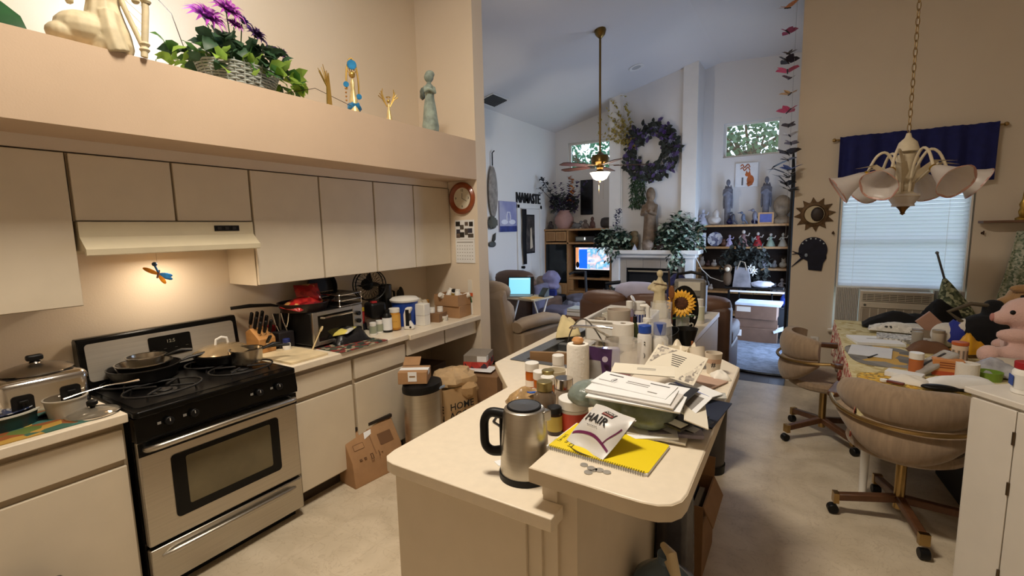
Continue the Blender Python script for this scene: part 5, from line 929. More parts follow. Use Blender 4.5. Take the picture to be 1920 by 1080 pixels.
# coins
CN = plain('B9B4AA', .45, .7)
for i, (u, v, z) in enumerate(((1095, 872, 0), (1112, 881, 0), (1108, 878, .0025), (1124, 882, 0), (1138, 886, 0), (1103, 886, 0))):
    t = T('coin', 'silver coin lying at the notebook spine', 'coin', at(u, v, BT+.0006+z), 0, 'coins beside the notebook'); G().cyl(.0115 if i % 2 else .0105, 0, .0018, 20).ob('disc', CN, t)
# ---- beneath the bar
t = T('water_jug', 'large blue-grey water bottle on the floor under the bar', 'jug', (-.372, 1.62, 0)); G().lathe([(.0001, 0), (.125, 0), (.135, .02), (.13, .1), (.135, .12), (.13, .2), (.135, .22), (.135, .32), (.11, .40), (.05, .45), (.03, .47), (.03, .50), (.0001, .50)], 28).ob('body', mat('jug_plastic', '6E8296', .12, trans=.35, var=.1), t); G().tube([(.02, -.03, .50), (.05, -.06, .47), (.03, -.05, .54), (-.01, -.0, .53)], [.02, .018, .02, .012], 10).ob('cap_strap', plain('C9B894', .5), t)
t = T('garbage_bag', 'dark translucent bag hanging behind the water bottle', 'bag', (-.42, 1.98, 0)); G().lathe([(.0001, 0), (.07, 0), (.08, .2), (.07, .5), (.04, .72), (.05, .80)], 24, wob=.15, k=6).ob('film', mat('dark_film', '4A484C', .25, var=.2, bump=.6, bscale=14), t, smooth=50)
openbox('cardboard_box', 'open brown cardboard box on the floor under the bar edge', (-.415, 2.36, 0), (.15, .32, .37), M_CARD2, R(0), .005, (('+x', .10, 64), ('+y', .10, -75)))
for i, (x, y) in enumerate(((-.455, 2.36), (-.42, 2.37), (-.385, 2.35))): boxy('bundled_book', ('black book standing in the open floor box', 'navy book standing in the open floor box', 'grey book standing in the open floor box')[i], 'book', (x, y, .006), (.028, .2, .33), (M_BLK, plain('2A2A3A', .5), plain('8A8478', .7))[i], 0, .003, 'books in the floor box')
t = T('pedal_bin', 'dark grey bin standing on the floor past the open box', 'bin', (-.47, 3.32, 0)); G().lathe([(.0001, 0), (.08, 0), (.09, .48), (.0001, .48)], 24).ob('body', plain('4A4440', .4, .3), t); G().lathe([(.093, .481), (.095, .51), (.0001, .53)], 24).ob('lid', M_BLK, t); G().lathe([(.084, .0), (.088, .06)], 24).ob('base_ring', M_BLK, t)
# ================================================================ DINING
M_BRASS = mat('brass', 'AA8E5E', .28, 1, var=.08); M_DKW = mat('dark_arm_wood', '5A3A24', .4, var=.2, scale=5, stretch=(1, 8, 1))
M_TAUPE = mat('taupe_velour', '98826A', .95, var=.14, scale=4, bump=.15, bscale=200, stretch=(14, 14, 1), sheen=.3)
t = T('window_air_conditioner', 'beige window air conditioner under the blind', 'air conditioner', (.765, 5.64, .63)); w = .272
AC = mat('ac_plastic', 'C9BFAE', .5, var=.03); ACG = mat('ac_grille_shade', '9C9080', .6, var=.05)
G().box(-w, w, -.02, .18, 0, .385).ob('case', AC, t, bevel=.006)
G().box(-w+.02, w-.02, -.023, -.0205, .285, .365).ob('louver_recess', plain('55504A', .6), t)
for i in range(5): G().box(-w+.02, w-.02, -.03, -.0235, .29+i*.016, .298+i*.016).ob('louver', AC, t)
for i in range(9): G().box(-w+.05+i*.058, -w+.054+i*.058, -.0235, -.0232, .29, .36).ob('louver_rib', AC, t)
G().box(-w+.012, w-.012, -.03, -.0205, .225, .275).ob('control_strip', AC, t, bevel=.003); G().cyl(.011, 0, .004, 16, TR(-w+.04, -.0305, .25) @ RX(pi/2)).ob('knob', plain('5A5650', .4), t)
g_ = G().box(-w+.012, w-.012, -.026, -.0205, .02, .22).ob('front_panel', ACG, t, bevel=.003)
for i in range(9): x = -w+.02+i*(2*w-.04)/8; G().box(x-.004, x+.004, -.03, -.0262, .02, .22).ob('panel_rib', AC, t)
for lb, x0, x1 in (('white accordion side panel at the curtain hook side of the air conditioner', .30, .489), ('white accordion side panel at the shelf side of the air conditioner', 1.041, 1.262)):
    g = G(); n = int((x1-x0)/.014)
    for i in range(n): xa = x0+(x1-x0)*i/n; g.add([(xa, 5.70, .63), (xa+.007, 5.685, .63), (xa+.014, 5.70, .63), (xa, 5.70, 1.03), (xa+.007, 5.685, 1.03), (xa+.014, 5.70, 1.03)], [(0, 1, 4, 3), (1, 2, 5, 4)])
    g.box(x0, x1, 5.701, 5.706, .625, 1.035); tag(g.ob('accordion_panel', translucent('accordion_plastic', 'D9D6D0', .15)), lb, 'panel')
t = T('window_blind', 'white horizontal slat blind glowing with daylight', 'blind', (.78, 5.765, 1.03))
SLM = translucent('blind_slat', 'F4F6FA', .8, .5)
sm_ = G().sheet(lambda u, v: ((u-.5)*.93, (v-.5)*.040, .004*(1-(2*v-1)**2)), 1, 3, .0006).mesh('slat', SLM)
for i in range(29): o = bpy.data.objects.new('slat', sm_); COL.objects.link(o); o.parent = t; o.location = (0, 0, .025+i*.036); o.rotation_euler = (R(61), 0, 0)
G().box(-.465, .465, -.015, .015, 0, .012).ob('bottom_rail', M_TRIM, t); G().box(-.47, .47, -.02, .02, 1.04, 1.068).ob('head_rail', M_TRIM, t)
for x in (-.35, .33): G().tube([(x, -.018, .01), (x, -.018, 1.04)], .0012, 5).ob('lift_cord', M_WHITE, t)
G().box(-.481, -.468, -.03, .02, -.0, 1.06).ob('side_channel', M_TRIM, t); G().box(.468, .481, -.03, .02, 0, 1.06).ob('side_channel', M_TRIM, t)
t = T('curtain_rod', 'thin brass curtain rod above the navy valance', 'curtain rod', (.81, 5.692, 2.47)); G().tube([(-.585, 0, 0), (.585, 0, 0)], .008, 10).ob('rod', M_BRASS, t)
for s in (-1, 1): G().ell((s*.60, 0, 0), .018).ob('finial', M_BRASS, t); G().box(s*.56-.008, s*.56+.008, 0, .036, -.008, .008).ob('bracket', M_BRASS, t)
def valf(u, v): f = .022*sin(u*46+.8*sin(u*9))*(.35+.65*v)+.012*sin(u*23+1); return (.255+1.105*u+.012*(1-2*u)*0, 5.648+f, 2.492-.47*v-.004*abs(sin(u*60))*(1-v)-.012*u*v)
vs = [valf(i/150, j/8) for j in range(9) for i in range(151)]
o = G().add(vs, [(j*151+i, j*151+i+1, (j+1)*151+i+1, (j+1)*151+i) for j in range(8) for i in range(150)]).ob('valance', mat('navy_fabric', '161C58', .85, var=.15, scale=20, bump=.1, bscale=300), smooth=60); o.modifiers.new('cloth', 'SOLIDIFY').thickness = .003
tag(o, 'gathered navy blue valance over the dining window', 'valance')
for u, v, lb in ((1562, 437, 'small dark curtain hook on the wall by the sun plaque'), (1842, 437, 'small dark curtain hook on the wall under the shelf')):
    t = T('wall_hook', lb, 'hook', on(1, 5.728, u, v)); G().cyl(.012, 0, .004, 12, RX(pi/2)).tube([(0, 0, 0), (0, -.03, -.01), (0, -.035, .02)], .005).ob('hook', plain('4A3424', .4, .5), t)
p = on(1, 5.7285, 1527, 641); t = T('wall_outlet', 'cream electrical outlet plate low on the dining wall', 'outlet', p); G().box(-.036, .036, -.005, 0, -.058, .058).ob('plate', M_TRIM, t, bevel=.002)
for z in (-.025, .025): G().box(-.014, .014, -.0065, -.005, z-.015, z+.015).ob('socket', plain('C9C2B6', .5), t)
# plaques
MYW = Matrix(((1, 0, 0, 0), (0, 0, -1, 0), (0, 1, 0, 0), (0, 0, 0, 1)))
p = on(1, 5.727, 1527, 402); t = T('sun_plaque', 'bronze sun face plaque with pointed rays on the dining wall', 'plaque', p); r = .125
BRZ = mat('dark_bronze', '5A4630', .4, .6, var=.35, scale=25)
for i in range(12):
    a = i*pi/6+.1; G().prism([(r*.95*cos(a-.24), r*.95*sin(a-.24)), (r*1.45*cos(a), r*1.4*sin(a)), (r*.95*cos(a+.24), r*.95*sin(a+.24)), (r*.8*cos(a), r*.8*sin(a))], 0, .014, MYW).ob('sun_ray', BRZ, t, bevel=.003)
G().lathe([(r*.66, .004), (r*.75, .02), (r*.95, .018), (r*1.0, 0), (r*.66, 0)], 36, MYW).ob('rim', BRZ, t); G().cyl(r*.68, 0, .008, 32, MYW).ob('moon_disc', plain('C9BDA0', .6), t)
G().ell((r*.2, -.012, 0), (r*.45, .02, r*.58)).ob('dark_face', plain('2E2420', .5), t)
p = on(1, 5.727, 1528, 473); t = T('animal_plaque', 'navy blue elephant-like wall plaque with dotted edge', 'plaque', p); NV = mat('navy_metal', '171B2E', .4, .4, var=.3, scale=20)
G().prism([(-.02+.125*cos(a), .02+.135*sin(a)) for a in [R(-20+i*220/24) for i in range(25)]]+[(-.13, -.05), (-.06, -.09), (-.05, -.18), (.065, -.19), (.075, -.11), (.1, -.06)], 0, .016, MYW).ob('body', NV, t, bevel=.004)
for i in range(6): a = R(35+i*22); G().ell((-.02+.11*cos(a), -.017, .02+.12*sin(a)), .008).ob('dot', plain('B9C2C9', .4), t)
for z, a in ((.0, 8), (-.03, -15), (-.06, 35)): G().tube([(-.11, -.008, z), (-.20, -.012, z-.16*sin(R(a))*1)], [.012, .003], 6).ob('spike', NV, t)
G().ell((-.075, -.02, -.03), (.014, .006, .018)).ob('eye', plain('8A98A8', .4), t)
# shelf + curtain
p = on(1, 5.60, 1838, 414); t = T('wall_shelf', 'dark wooden wall shelf beside the window', 'shelf', (p.x, 5.728, p.z)); G().prism([(0.03, 0), (.0, -.06), (.02, -.13), (.06, -.15), (.9, -.15), (.9, 0)], -.022, 0).ob('board', mat('shelf_wood', '6A4A34', .45, var=.2, scale=4, stretch=(1, 8, 1)), t, bevel=.004)
g = on(1, 5.66, 1916, 412); t = T('gold_figurine', 'small gold ornament standing on the wall shelf', 'figurine', (g.x, 5.655, p.z+.001)); G().lathe([(.0001, 0), (.045, 0), (.045, .015), (.02, .03), (.03, .07), (.02, .1), (.028, .13), (.012, .17), (.008, .24), (.0001, .25)], 16).ob('body', mat('antique_gold', 'A8873F', .35, .8, var=.3, scale=30), t)
p0 = on(1, 5.68, 1905, 433); CF = pattern('leafy_curtain', ['8E9A84', 'C2C4B4', '6A7A66', 'A9AF9C'], 70, rough=.9)
def curf(u, v): return (p0.x+.0-.13*v**1.3+u*(.5+.13*v), 5.66+.02*sin(u*34)*(.4+.6*v), p0.z-.82*v)
vs = [curf(i/60, j/10) for j in range(11) for i in range(61)]; o = G().add(vs, [(j*61+i, j*61+i+1, (j+1)*61+i+1, (j+1)*61+i) for j in range(10) for i in range(60)]).ob('leaf_curtain', CF, smooth=60); o.modifiers.new('cloth', 'SOLIDIFY').thickness = .003
tag(o, 'green and white leaf patterned curtain hanging under the shelf', 'curtain')
# ---- chandelier
cx_, cy_ = on(1, 4.2, 1700, 300).x, 4.2; zt = on(1, 4.2, 1702, 250).z; zb = on(1, 4.2, 1692, 402).z; H_ = zt-zb
t = T('chandelier', 'white six-arm chandelier with pink-edged glass bell shades', 'chandelier', (cx_, cy_, zb))
IV = mat('ivory_metal', 'D2C4A8', .5, var=.1, scale=20); PK = translucent('pink_frosted_glass', 'EFE8E2', .5, .3); PK2 = translucent('pink_rim_glass', 'D9A99A', .3, .3)
G().lathe([(.0001, H_), (.012, H_), (.02, H_-.03), (.05, H_-.06), (.068, H_-.12), (.062, H_-.125), (.03, H_-.12), (.036, H_-.16), (.05, H_-.14), (.045, H_-.18), (.03, H_-.28), (.03, H_-.38), (.06, H_-.40), (.09, H_-.42), (.09, .12), (.02, .1)], 28).ob('column', IV, t)
G().lathe([(.088, .135), (.085, .11), (.06, .07), (.065, .055), (.0001, .05)], 28, wob=.05).ob('centre_glass', PK, t); G().lathe([(.04, .055), (.02, .03), (.012, .012), (.016, .006), (.0001, -.006)], 16).ob('finial', mat('old_brass', '7A5A34', .35, .8, var=.2), t)
bear = R(-8)
shade = [(.022, 0), (.034, -.025), (.05, -.075), (.066, -.125), (.088, -.165), (.108, -.19)]
for i in range(6):
    a = R(10+60*i)+bear; dx, dy = cos(a), sin(a)
    G().tube([(.04*dx, .04*dy, .15), (.06*dx, .06*dy, .32), (.11*dx, .11*dy, .42), (.165*dx, .165*dy, .40), (.215*dx, .215*dy, .285)], .009, 8, cr=4).ob('arm', IV, t)
    G().leaf(TR(.05*dx, .05*dy, .2) @ rotz(a-pi/2+.3) @ RX(R(42)), .27, .075, .3).ob('metal_leaf', IV, t)
    M = TR(.215*dx, .215*dy, .275) @ rotz(a) @ RY(R(-38)); M = TR(.215*dx, .215*dy, .285) @ rotz(a) @ RY(R(-58))
    G().cyl(.024, -.015, .012, 14, M, b=.003).ob('socket_cup', mat('polished_brass', 'C9A03A', .2, 1, var=.05), t)
    sh = G().lathe(shade+[(r-.003, z+.001) for r, z in reversed(shade)], 28, M, wob=.07, k=5).ob('shade', PK, t); G().lathe([(.103, -.184), (.1095, -.192), (.106, -.193), (.101, -.185)], 28, M, wob=.07, k=5).ob('shade_rim', PK2, t)
nl = 40; zc = ceil(cx_)-zb
for i in range(nl):
    z = H_+.004+i*(zc-H_-.06)/nl; L_ = (zc-H_-.06)/nl*.66
    g = G().tube([(.011*cos(b), 0, z+L_*.95*sin(b)+L_) for b in [j*pi/6 for j in range(12)]], .0028, 5, True, rotz(pi/2*(i % 2)+.4)); g.ob('chain_link', M_BRASS, t)
G().tube([(.004, .004, H_), (.006, 0, zc-.05)], .0025, 5).ob('cord', IV, t); G().lathe([(.01, zc-.06), (.06, zc-.02), (.065, zc-.004), (.0001, zc-.004)], 20).ob('canopy', M_BRASS, t)
# ---- table
TX0, TX1, TY0, TY1, TZ = .285, 1.45, 3.02, 5.35, .76
t = T('dining_table', 'dining table hidden under a floral cloth', 'table', ((TX0+TX1)/2, (TY0+TY1)/2, 0)); hw, hl = (TX1-TX0)/2, (TY1-TY0)/2
G().box(-hw+.01, hw-.01, -hl+.01, hl-.01, .72, .755).ob('tabletop', M_DKW, t)
for x in (-1, 1):
    for y in (-1, 1): G().tube([(x*(hw-.1), y*(hl-.45), 0), (x*(hw-.1), y*(hl-.45), .72)], [.02, .03], 10).ob('leg', M_WHITE if x < 0 and y < 0 else M_DKW, t)
CLT = pattern('floral_cloth', ['CDBE8C', 'D9CDA0', 'C2AE74', 'D4C694', 'A8915A'], 26, rough=.85, stops=[0, .3, .6, .75, .95])
CLR = pattern('red_border_cloth', ['B5483A', 'E0D4BE', 'C98A7A', 'D9C9A8', '9A3A30'], 45, rough=.85)
t = T('tablecloth', 'yellow floral tablecloth with red border draped over the dining table', 'tablecloth', ((TX0+TX1)/2, (TY0+TY1)/2, TZ))
G().box(-hw, hw, -hl, hl, -.004, 0).ob('cloth_top', CLT, t)
def skirt(x0, y0, x1, y1, d, m, nx, ny):
    L = hypot(x1-x0, y1-y0); n = int(L/.03); v = []; dd = -.004
    for j in range(7):
        for i in range(n+1): q = i/n; f = (.012*sin(q*L*22)+.014)*j/6; v.append((x0+(x1-x0)*q+nx*f, y0+(y1-y0)*q+ny*f, dd-d*j/6*(1+.06*sin(q*9))))
    o = G().add(v, [(j*(n+1)+i, j*(n+1)+i+1, (j+1)*(n+1)+i+1, (j+1)*(n+1)+i) for j in range(6) for i in range(n)]).ob('cloth_drop', m, t, smooth=60); o.modifiers.new('cloth', 'SOLIDIFY').thickness = .003
skirt(-hw, hl, -hw, -hl, .24, CLR, -1, 0); skirt(-hw, -hl, hw, -hl, .20, CLT, 0, -1); skirt(hw, -hl, hw, hl, .2, CLT, 1, 0)
# ---- chairs
def dining_chair(label, x, y, rz, base_rz):
    t = T('dining_chair', label, 'chair', (x, y, 0), rz, 'rolling dining chairs')
    G().lathe([(.0001, .425), (.22, .425), (.255, .445), (.262, .47), (.25, .495), (.18, .508), (.0001, .51)], 32, ey=.95).ob('seat', M_TAUPE, t)
    def back(lo, hi, off):
        def fo(s): return lambda u, v: (lambda a, z: ((.275+off+s+.03*(1-(2*v-1)**2)*(1 if s > 0 else .2))*sin(a), -(.275+off+s+.03*(1-(2*v-1)**2)*(1 if s > 0 else .2))*cos(a)+.02, z))((2*u-1)*R(66), lo((2*u-1))+(hi((2*u-1))-lo((2*u-1)))*v)
        n1, n2 = 26, 8; A = [fo(.028)(i/n1, j/n2) for j in range(n2+1) for i in range(n1+1)]; Bv = [fo(-.022)(i/n1, j/n2) for j in range(n2+1) for i in range(n1+1)]
        w = n1+1; N_ = len(A); f = []
        for j in range(n2):
            for i in range(n1): a = j*w+i; f += [(a, a+1, a+w+1, a+w), (N_+a+w, N_+a+w+1, N_+a+1, N_+a)]
        for i in range(n1): f += [(N_+i, N_+i+1, i+1, i), (n2*w+i, n2*w+i+1, N_+n2*w+i+1, N_+n2*w+i)]
        for j in range(n2): f += [(j*w, (j+1)*w, N_+(j+1)*w, N_+j*w), (N_+j*w+n1, N_+(j+1)*w+n1, (j+1)*w+n1, j*w+n1)]
        return G().add(A+Bv, f)
    back(lambda a: .652+.03*a*a, lambda a: .845-.035*a*a*a*a, 0).ob('upper_back', M_TAUPE, t, smooth=70); back(lambda a: .46+.17*a*a, lambda a: .65+.03*a*a, .004).ob('lower_back', M_TAUPE, t, smooth=70)
    rl = [(.345*sin(a), -.345*cos(a)+.02, .65+.03*(a/R(80))**2) for a in [R(-80+i*8) for i in range(21)]]
    G().tube(rl, .011, 8).ob('back_rail', M_BRASS, t)
    for s in (-1, 1):
        G().tube([(s*.335, -.04, .68), (s*.335, .0, .66), (s*.33, .24, .645), (s*.32, .27, .60), (s*.29, .25, .44), (s*.2, .12, .42)], .011, 8).ob('arm_tube', M_BRASS, t)
        G().prism(rrect(s*.335-.03, s*.335+.03, -.02, .25, .025), .657, .685).ob('armrest', M_DKW, t, bevel=.006)
    G().cyl(.025, .09, .425, 16).box(-.12, .12, -.015, .015, .405, .424).box(-.015, .015, -.12, .12, .405, .424).ob('post', M_BRASS, t)
    for i in range(4):
        a = base_rz+i*pi/2; M = rotz(a)
        lg = G().prism([(0, .125), (.30, .085), (.30, .125), (.02, .165)], -.02, .02, M @ Matrix(((1, 0, 0, 0), (0, 0, 1, 0), (0, 1, 0, 0), (0, 0, 0, 1)))).ob('leg', M_DKW, t, bevel=.006)
        G().box(.285, .312, -.023, .023, .07, .13, M).ob('brass_cap', M_BRASS, lg); G().cyl(.028, -.022, .022, 16, M @ TR(.31, 0, .029) @ RX(pi/2), b=.004).ob('caster', M_BLK, lg)
    return t
c1 = at(1540, 797, .1); c2 = at(1683, 945, .1)
dining_chair('taupe swivel dining chair turned sideways at the window end of the table', c1.x, c1.y, R(-80), R(30))
dining_chair('taupe swivel dining chair seen from behind beside the white cabinet', c2.x, c2.y-.02, R(-12), R(24))
# ---- things on the table
def tb(u, v, dz=0): return at(u, v, TZ+.001+dz)
MATY = pattern('yellow_mat_print', ['D9AC3A', 'C2922C', 'E0BC58', '8A7A4A'], 60, rough=.85)
def oval(name, label, u, v, rx, ry, m, th=.003, dz=0, rz=0):
    q = tb(u, v, dz); return tag(G().prism([(rx*math.copysign(abs(cos(a))**.6, cos(a)), ry*math.copysign(abs(sin(a))**.6, sin(a))) for a in [i*pi/18 for i in range(36)]], 0, th).ob(name, m, loc=(q.x, q.y, TZ+.001+dz), rot=(0, 0, rz)), label, 'placemat')
oval('placemat', 'yellow printed placemat at the near end of the table', 1730, 722, .30, .16, MATY)
o = oval('placemat', 'grey and yellow placemat under the white paper', 1655, 668, .20, .30, pattern('grey_mat_print', ['7A7670', 'C9A04A', '8E8A82', '6A6660'], 9, rough=.85), rz=R(5))
def tpaper(name, label, cat, u, v, w, d, rz, m, dz=0, th=.004, prints=()):
    q = tb(u, v, dz); o = T(name, label, cat, (q.x, q.y, TZ+.001+dz), R(rz)); G().box(-w/2, w/2, -d/2, d/2, 0, th).ob('sheet', m, o)
    for (x, y, a, b, mm) in prints: G().box(x*w-a*w/2, x*w+a*w/2, y*d-b*d/2, y*d+b*d/2, th, th+.0006).ob('print', mm, o)
    return o
tpaper('writing_paper', 'blank white sheet of paper with a pen on it', 'paper', 1632, 659, .24, .32, -8, mat('bluish_paper', 'DADCE0', .8, var=.02), .005)
q = tb(1637, 667, .011); t = T('pen', 'black pen lying on the white sheet', 'pen', q, R(62)); G().tube([(-.07, 0, 0), (.055, 0, 0), (.07, 0, 0)], [.0045, .0045, .001], 8).ob('barrel', M_BLK, t); G().box(-.065, -.03, -.001, .001, .004, .007).ob('pocket_clip', M_CHROME, t)
tpaper('paper_stack', 'loose stack of white letters at the window end of the table', 'paper', 1640, 641, .30, .26, 12, M_PAPER, .001, .02, [(.1, .1, .5, .05, GI)])
tpaper('newspaper', 'folded printed newspaper beside the paper stack', 'newspaper', 1705, 640, .40, .22, -6, pattern('newsprint', ['D4D2CC', 'B9B6B0', 'E0DED8', '8A8884'], 80, rough=.8), .001, .03)
q = tb(1685, 626); pillow('speckled_cloth', 'white cloth with black specks folded on the papers', 'cloth', (q.x+.05, q.y, TZ+.03), (.5, .22, .05), pattern('speckle_cloth', ['DAD6CC', '3A3836', 'E4E0D6', 'CFCBC0'], 45, rough=.9, stops=[0, .2, .3, .7]), R(-8), amp=.3)
q = tb(1700, 616); pillow('black_cloth', 'black garment heaped under the air conditioner', 'garment', (q.x, q.y, TZ+.01), (.62, .26, .10), mat('black_fabric', '131214', .95, var=.2, bump=.3, bscale=30), R(-4), amp=.4)
q = tb(1762, 612); pillow('dark_hat', 'black cap-like bundle beside the patterned umbrella', 'garment', (q.x, q.y, TZ+.02), (.26, .24, .18), MATS['black_fabric'], R(20), amp=.25)
q = tb(1738, 640); t = T('wooden_ornament', 'tan diamond-shaped wooden block standing on a brown base', 'ornament', (q.x, q.y, TZ+.06)); G().prism([(-.08, 0), (0, -.08), (.08, 0), (0, .085)], -.015, .015, TR(0, 0, .09) @ RX(pi/2)).ob('block', plain('A8806A', .6), t, bevel=.004); G().box(-.09, .09, -.03, .03, -.055, .03).ob('stand', plain('8A7A66', .6), t)
q = tb(1742, 660); pillow('brown_pouch', 'brown glasses pouch before the tan block', 'pouch', (q.x, q.y, TZ+.002), (.24, .10, .07), plain('6A4A34', .6), R(5))
for i, (u, v, wp, hp, lb, cb_, cc_, lab) in enumerate(((1718, 655, 22, 34, 'clear tumbler by the newspaper end', translucent('tumbler_clear', 'B9B2A4', .4), None, None), (1757, 654, 24, 36, 'beige lidded jar beside the blue banded plush', plain('B9AC98', .5), plain('9A8C76', .5), None), (1716, 700, 28, 40, 'amber jar with white lid at the near side of the table', ORB, M_WHITE, plain('B86A3A', .5)), (1797, 682, 32, 42, 'orange and white striped snack tub with orange lid', plain('D9C2A8', .5), plain('C2602E', .4), pattern('striped_tub', ['D9CDBA', 'B8683A', 'E0D6C6', '7A6A5A'], 14, 'wave', stops=[0, .4, .5, .8])))):
    q = tb(u, v); k = kpx(q); cont('table_jar' if i else 'tumbler', lb, 'jar' if i else 'tumbler', q, wp*kw(q), hp*k, cb_, cc_, lab, capf=.3 if i == 2 else .14, capw=1.05, sh=.03, labz=(.05, .65))
q = tb(1775, 650); t = T('plush_toy', 'white plush toy dog wearing a royal blue band', 'plush toy', (q.x, q.y, TZ), R(0)); 
WP = mat('white_plush', 'D6D0C6', 1, var=.08, bump=.4, bscale=120, sheen=.4)
G().ell((0, 0, .09), (.10, .10, .09)).ell((.09, -.04, .15), (.085, .075, .075)).ell((.17, -.06, .12), (.04, .035, .03)).ob('body', WP, t, remesh=.012, soft=2); G().lathe([(.088, .02), (.098, .08), (.085, .15), (.08, .17)], 24, TR(.02, -.02, .02) @ RY(R(25))).ob('blue_band', plain('1C2A8A', .7), t); G().ell((.205, -.065, .125), .014).ob('nose', M_BLK, t)
q = tb(1815, 668); pillow('yellow_bag', 'crumpled yellow snack bag behind the striped tub', 'bag', (q.x, q.y, TZ+.03), (.14, .14, .09), plain('D29A1E', .4, bump=.5, bscale=25), R(30), amp=.5)
q = tb(1690, 712); boxy('slim_carton', 'white and black slim carton at the yellow placemat', 'box', (q.x+.02, q.y+.05, TZ+.005), (.17, .09, .03), M_PAPER, R(-20), .002)
q = tb(1706, 718); pillow('tissue', 'folded white tissue on the yellow placemat', 'tissue', (q.x, q.y, TZ+.006), (.18, .12, .03), M_TISS, R(-20), amp=.3)
q = tb(1700, 726); t = T('bottle_opener', 'small red and white object on the yellow placemat', 'opener', (q.x-.04, q.y, TZ+.012), R(-25)); G().box(-.05, .03, -.012, .012, 0, .014).ob('handle', plain('6A2E20', .4), t, bevel=.004); G().cyl(.018, 0, .012, 16, TR(-.065, 0, 0)).ob('head', M_WHITE, t)
q = tb(1750, 700); t = T('clamshell_pack', 'clear plastic clamshell leaning on the orange box', 'package'); t.matrix_world = TR(q.x, q.y, TZ+.05) @ rotz(R(35)) @ RY(R(-26)); G().box(-.13, .13, -.05, .05, 0, .035).ob('shell', mat('clamshell', 'A9A6A2', .12, var=.2, scale=15, coat=.5), t, bevel=.012); G().box(-.09, .09, -.006, .006, .0355, .04).ob('contents', plain('3A3634', .4), t)
q = tb(1775, 704); t = boxy('orange_carton', 'orange medicine carton behind the white wrapper', 'box', (q.x, q.y, TZ+.002), (.14, .07, .10), mat('orange_card', 'CF8A4E', .6, var=.1), R(-4), .003); G().box(-.0705, .0705, -.0355, .0355, .005, .03).ob('red_stripe', plain('B5502E', .6), t); g = G()
for i in range(3): g.box(-.04, .03+.01*(i % 2), -.0362, -.0355, .05+.014*i, .056+.014*i)
g.ob('carton_print', plain('8A4A2A', .7), t)
q = tb(1812, 712); t = T('paper_roll', 'white toilet roll standing by the orange carton', 'toilet roll', (q.x, q.y, TZ)); G().lathe([(.02, 0), (.052, 0), (.052, .1), (.02, .1), (.02, 0)], 28).ob('roll', M_TISS, t)
q = tb(1800, 724); pillow('wrapper', 'long white paper wrapper before the toilet roll', 'wrapper', (q.x-.02, q.y-.02, TZ+.006), (.34, .10, .05), M_PAPER, R(14), (0, R(-6)))
q = tb(1762, 735); t = T('hairbrush', 'black oval hairbrush lying at the table edge', 'brush', (q.x, q.y, TZ+.006), R(4)); G().ell((0, 0, .018), (.085, .04, .018)).tube([(.06, 0, .016), (.13, 0, .014), (.24, 0, .012)], [.014, .012, .014], 10, flat=.7).ob('body', M_BLK, t, remesh=.005, soft=1)
q = tb(1825, 700); pillow('plastic_wrap', 'clear plastic wrap bundle behind the white cabinet', 'wrap', (q.x+.12, q.y, TZ+.01), (.3, .16, .07), mat('plastic_wrap_grey', 'A9A9B0', .2, var=.3, scale=20), R(-10), amp=.4)
q = tb(1842, 712); t = T('green_tub', 'low green tub beside the white cabinet', 'tub', (q.x+.03, q.y+.02, TZ)); G().cup(.06, .05, .004, .055).ob('body', plain('7A9A3A', .4), t)
pillow('flat_pouch', 'flat beige pouch in front of the pink plush pig', 'pouch', (q.x+.16, q.y+.15, TZ+.06), (.26, .14, .04), plain('C2B8A8', .7), R(-6))
# plush pig
q = tb(1880, 700); px_, py_ = 1.19, 3.95
PIGM = mat('pink_plush', 'D8B2A8', 1, var=.06, bump=.5, bscale=120, sheen=.5)
t = T('plush_pig', 'pink plush pig with brown ear sitting on the dining table', 'plush toy', (1.20, 4.10, TZ+.001), R(-8))
G().ell((.06, 0, .14), (.17, .15, .14)).ell((0, 0, .33), (.125, .115, .105)).ell((-.11, -.03, .30), (.055, .05, .045)).ell((-.05, -.16, .09), (.13, .06, .06)).ell((-.17, -.19, .09), (.06, .06, .06)).ell((-.06, -.14, .21), (.09, .045, .045)).ell((.0, .13, .1), (.14, .06, .06)).ob('body', PIGM, t, remesh=.014, soft=2)
for s in (-1,): G().ell((-.075, -.085, .345), .014).ob('eye', M_BLK, t)
G().ell((.07, -.10, .33), (.03, .02, .065)).ob('brown_ear', plain('5A3626', .9), t); G().ell((-.155, -.03, .30), (.014, .03, .026)).ob('snout', plain('B87E76', .9), t)
t = T('plush_dog', 'tan plush dog behind the pink pig', 'plush toy', (1.38, 4.62, TZ+.001)); TANP = mat('tan_plush', 'A07C52', 1, var=.15, bump=.5, bscale=100, sheen=.4)
G().ell((0, 0, .16), (.16, .14, .16)).ell((-.02, -.03, .37), (.14, .12, .10)).ell((-.15, -.05, .34), (.06, .05, .04)).ob('body', TANP, t, remesh=.014, soft=2); G().ell((-.09, -.1, .44), (.07, .03, .03)).ell((.09, -.1, .42), (.06, .03, .03)).ob('ear', TANP, t); G().ell((-.1, -.13, .39), .012).ob('eye', M_BLK, t)
t = T('black_backpack', 'black fabric bag between plush pig and umbrella', 'bag', (1.10, 4.46, TZ+.001)); G().ell((0, 0, .13), (.13, .11, .13), sq=.8).ell((.05, .05, .27), (.06, .06, .09), sq=.7).ob('body', MATS['black_fabric'], t, remesh=.014, soft=2); G().tube([(-.12, -.02, .2), (-.2, -.03, .27), (-.08, 0, .33), (.02, .02, .32)], .014).ob('strap', plain('5A5040', .8), t)
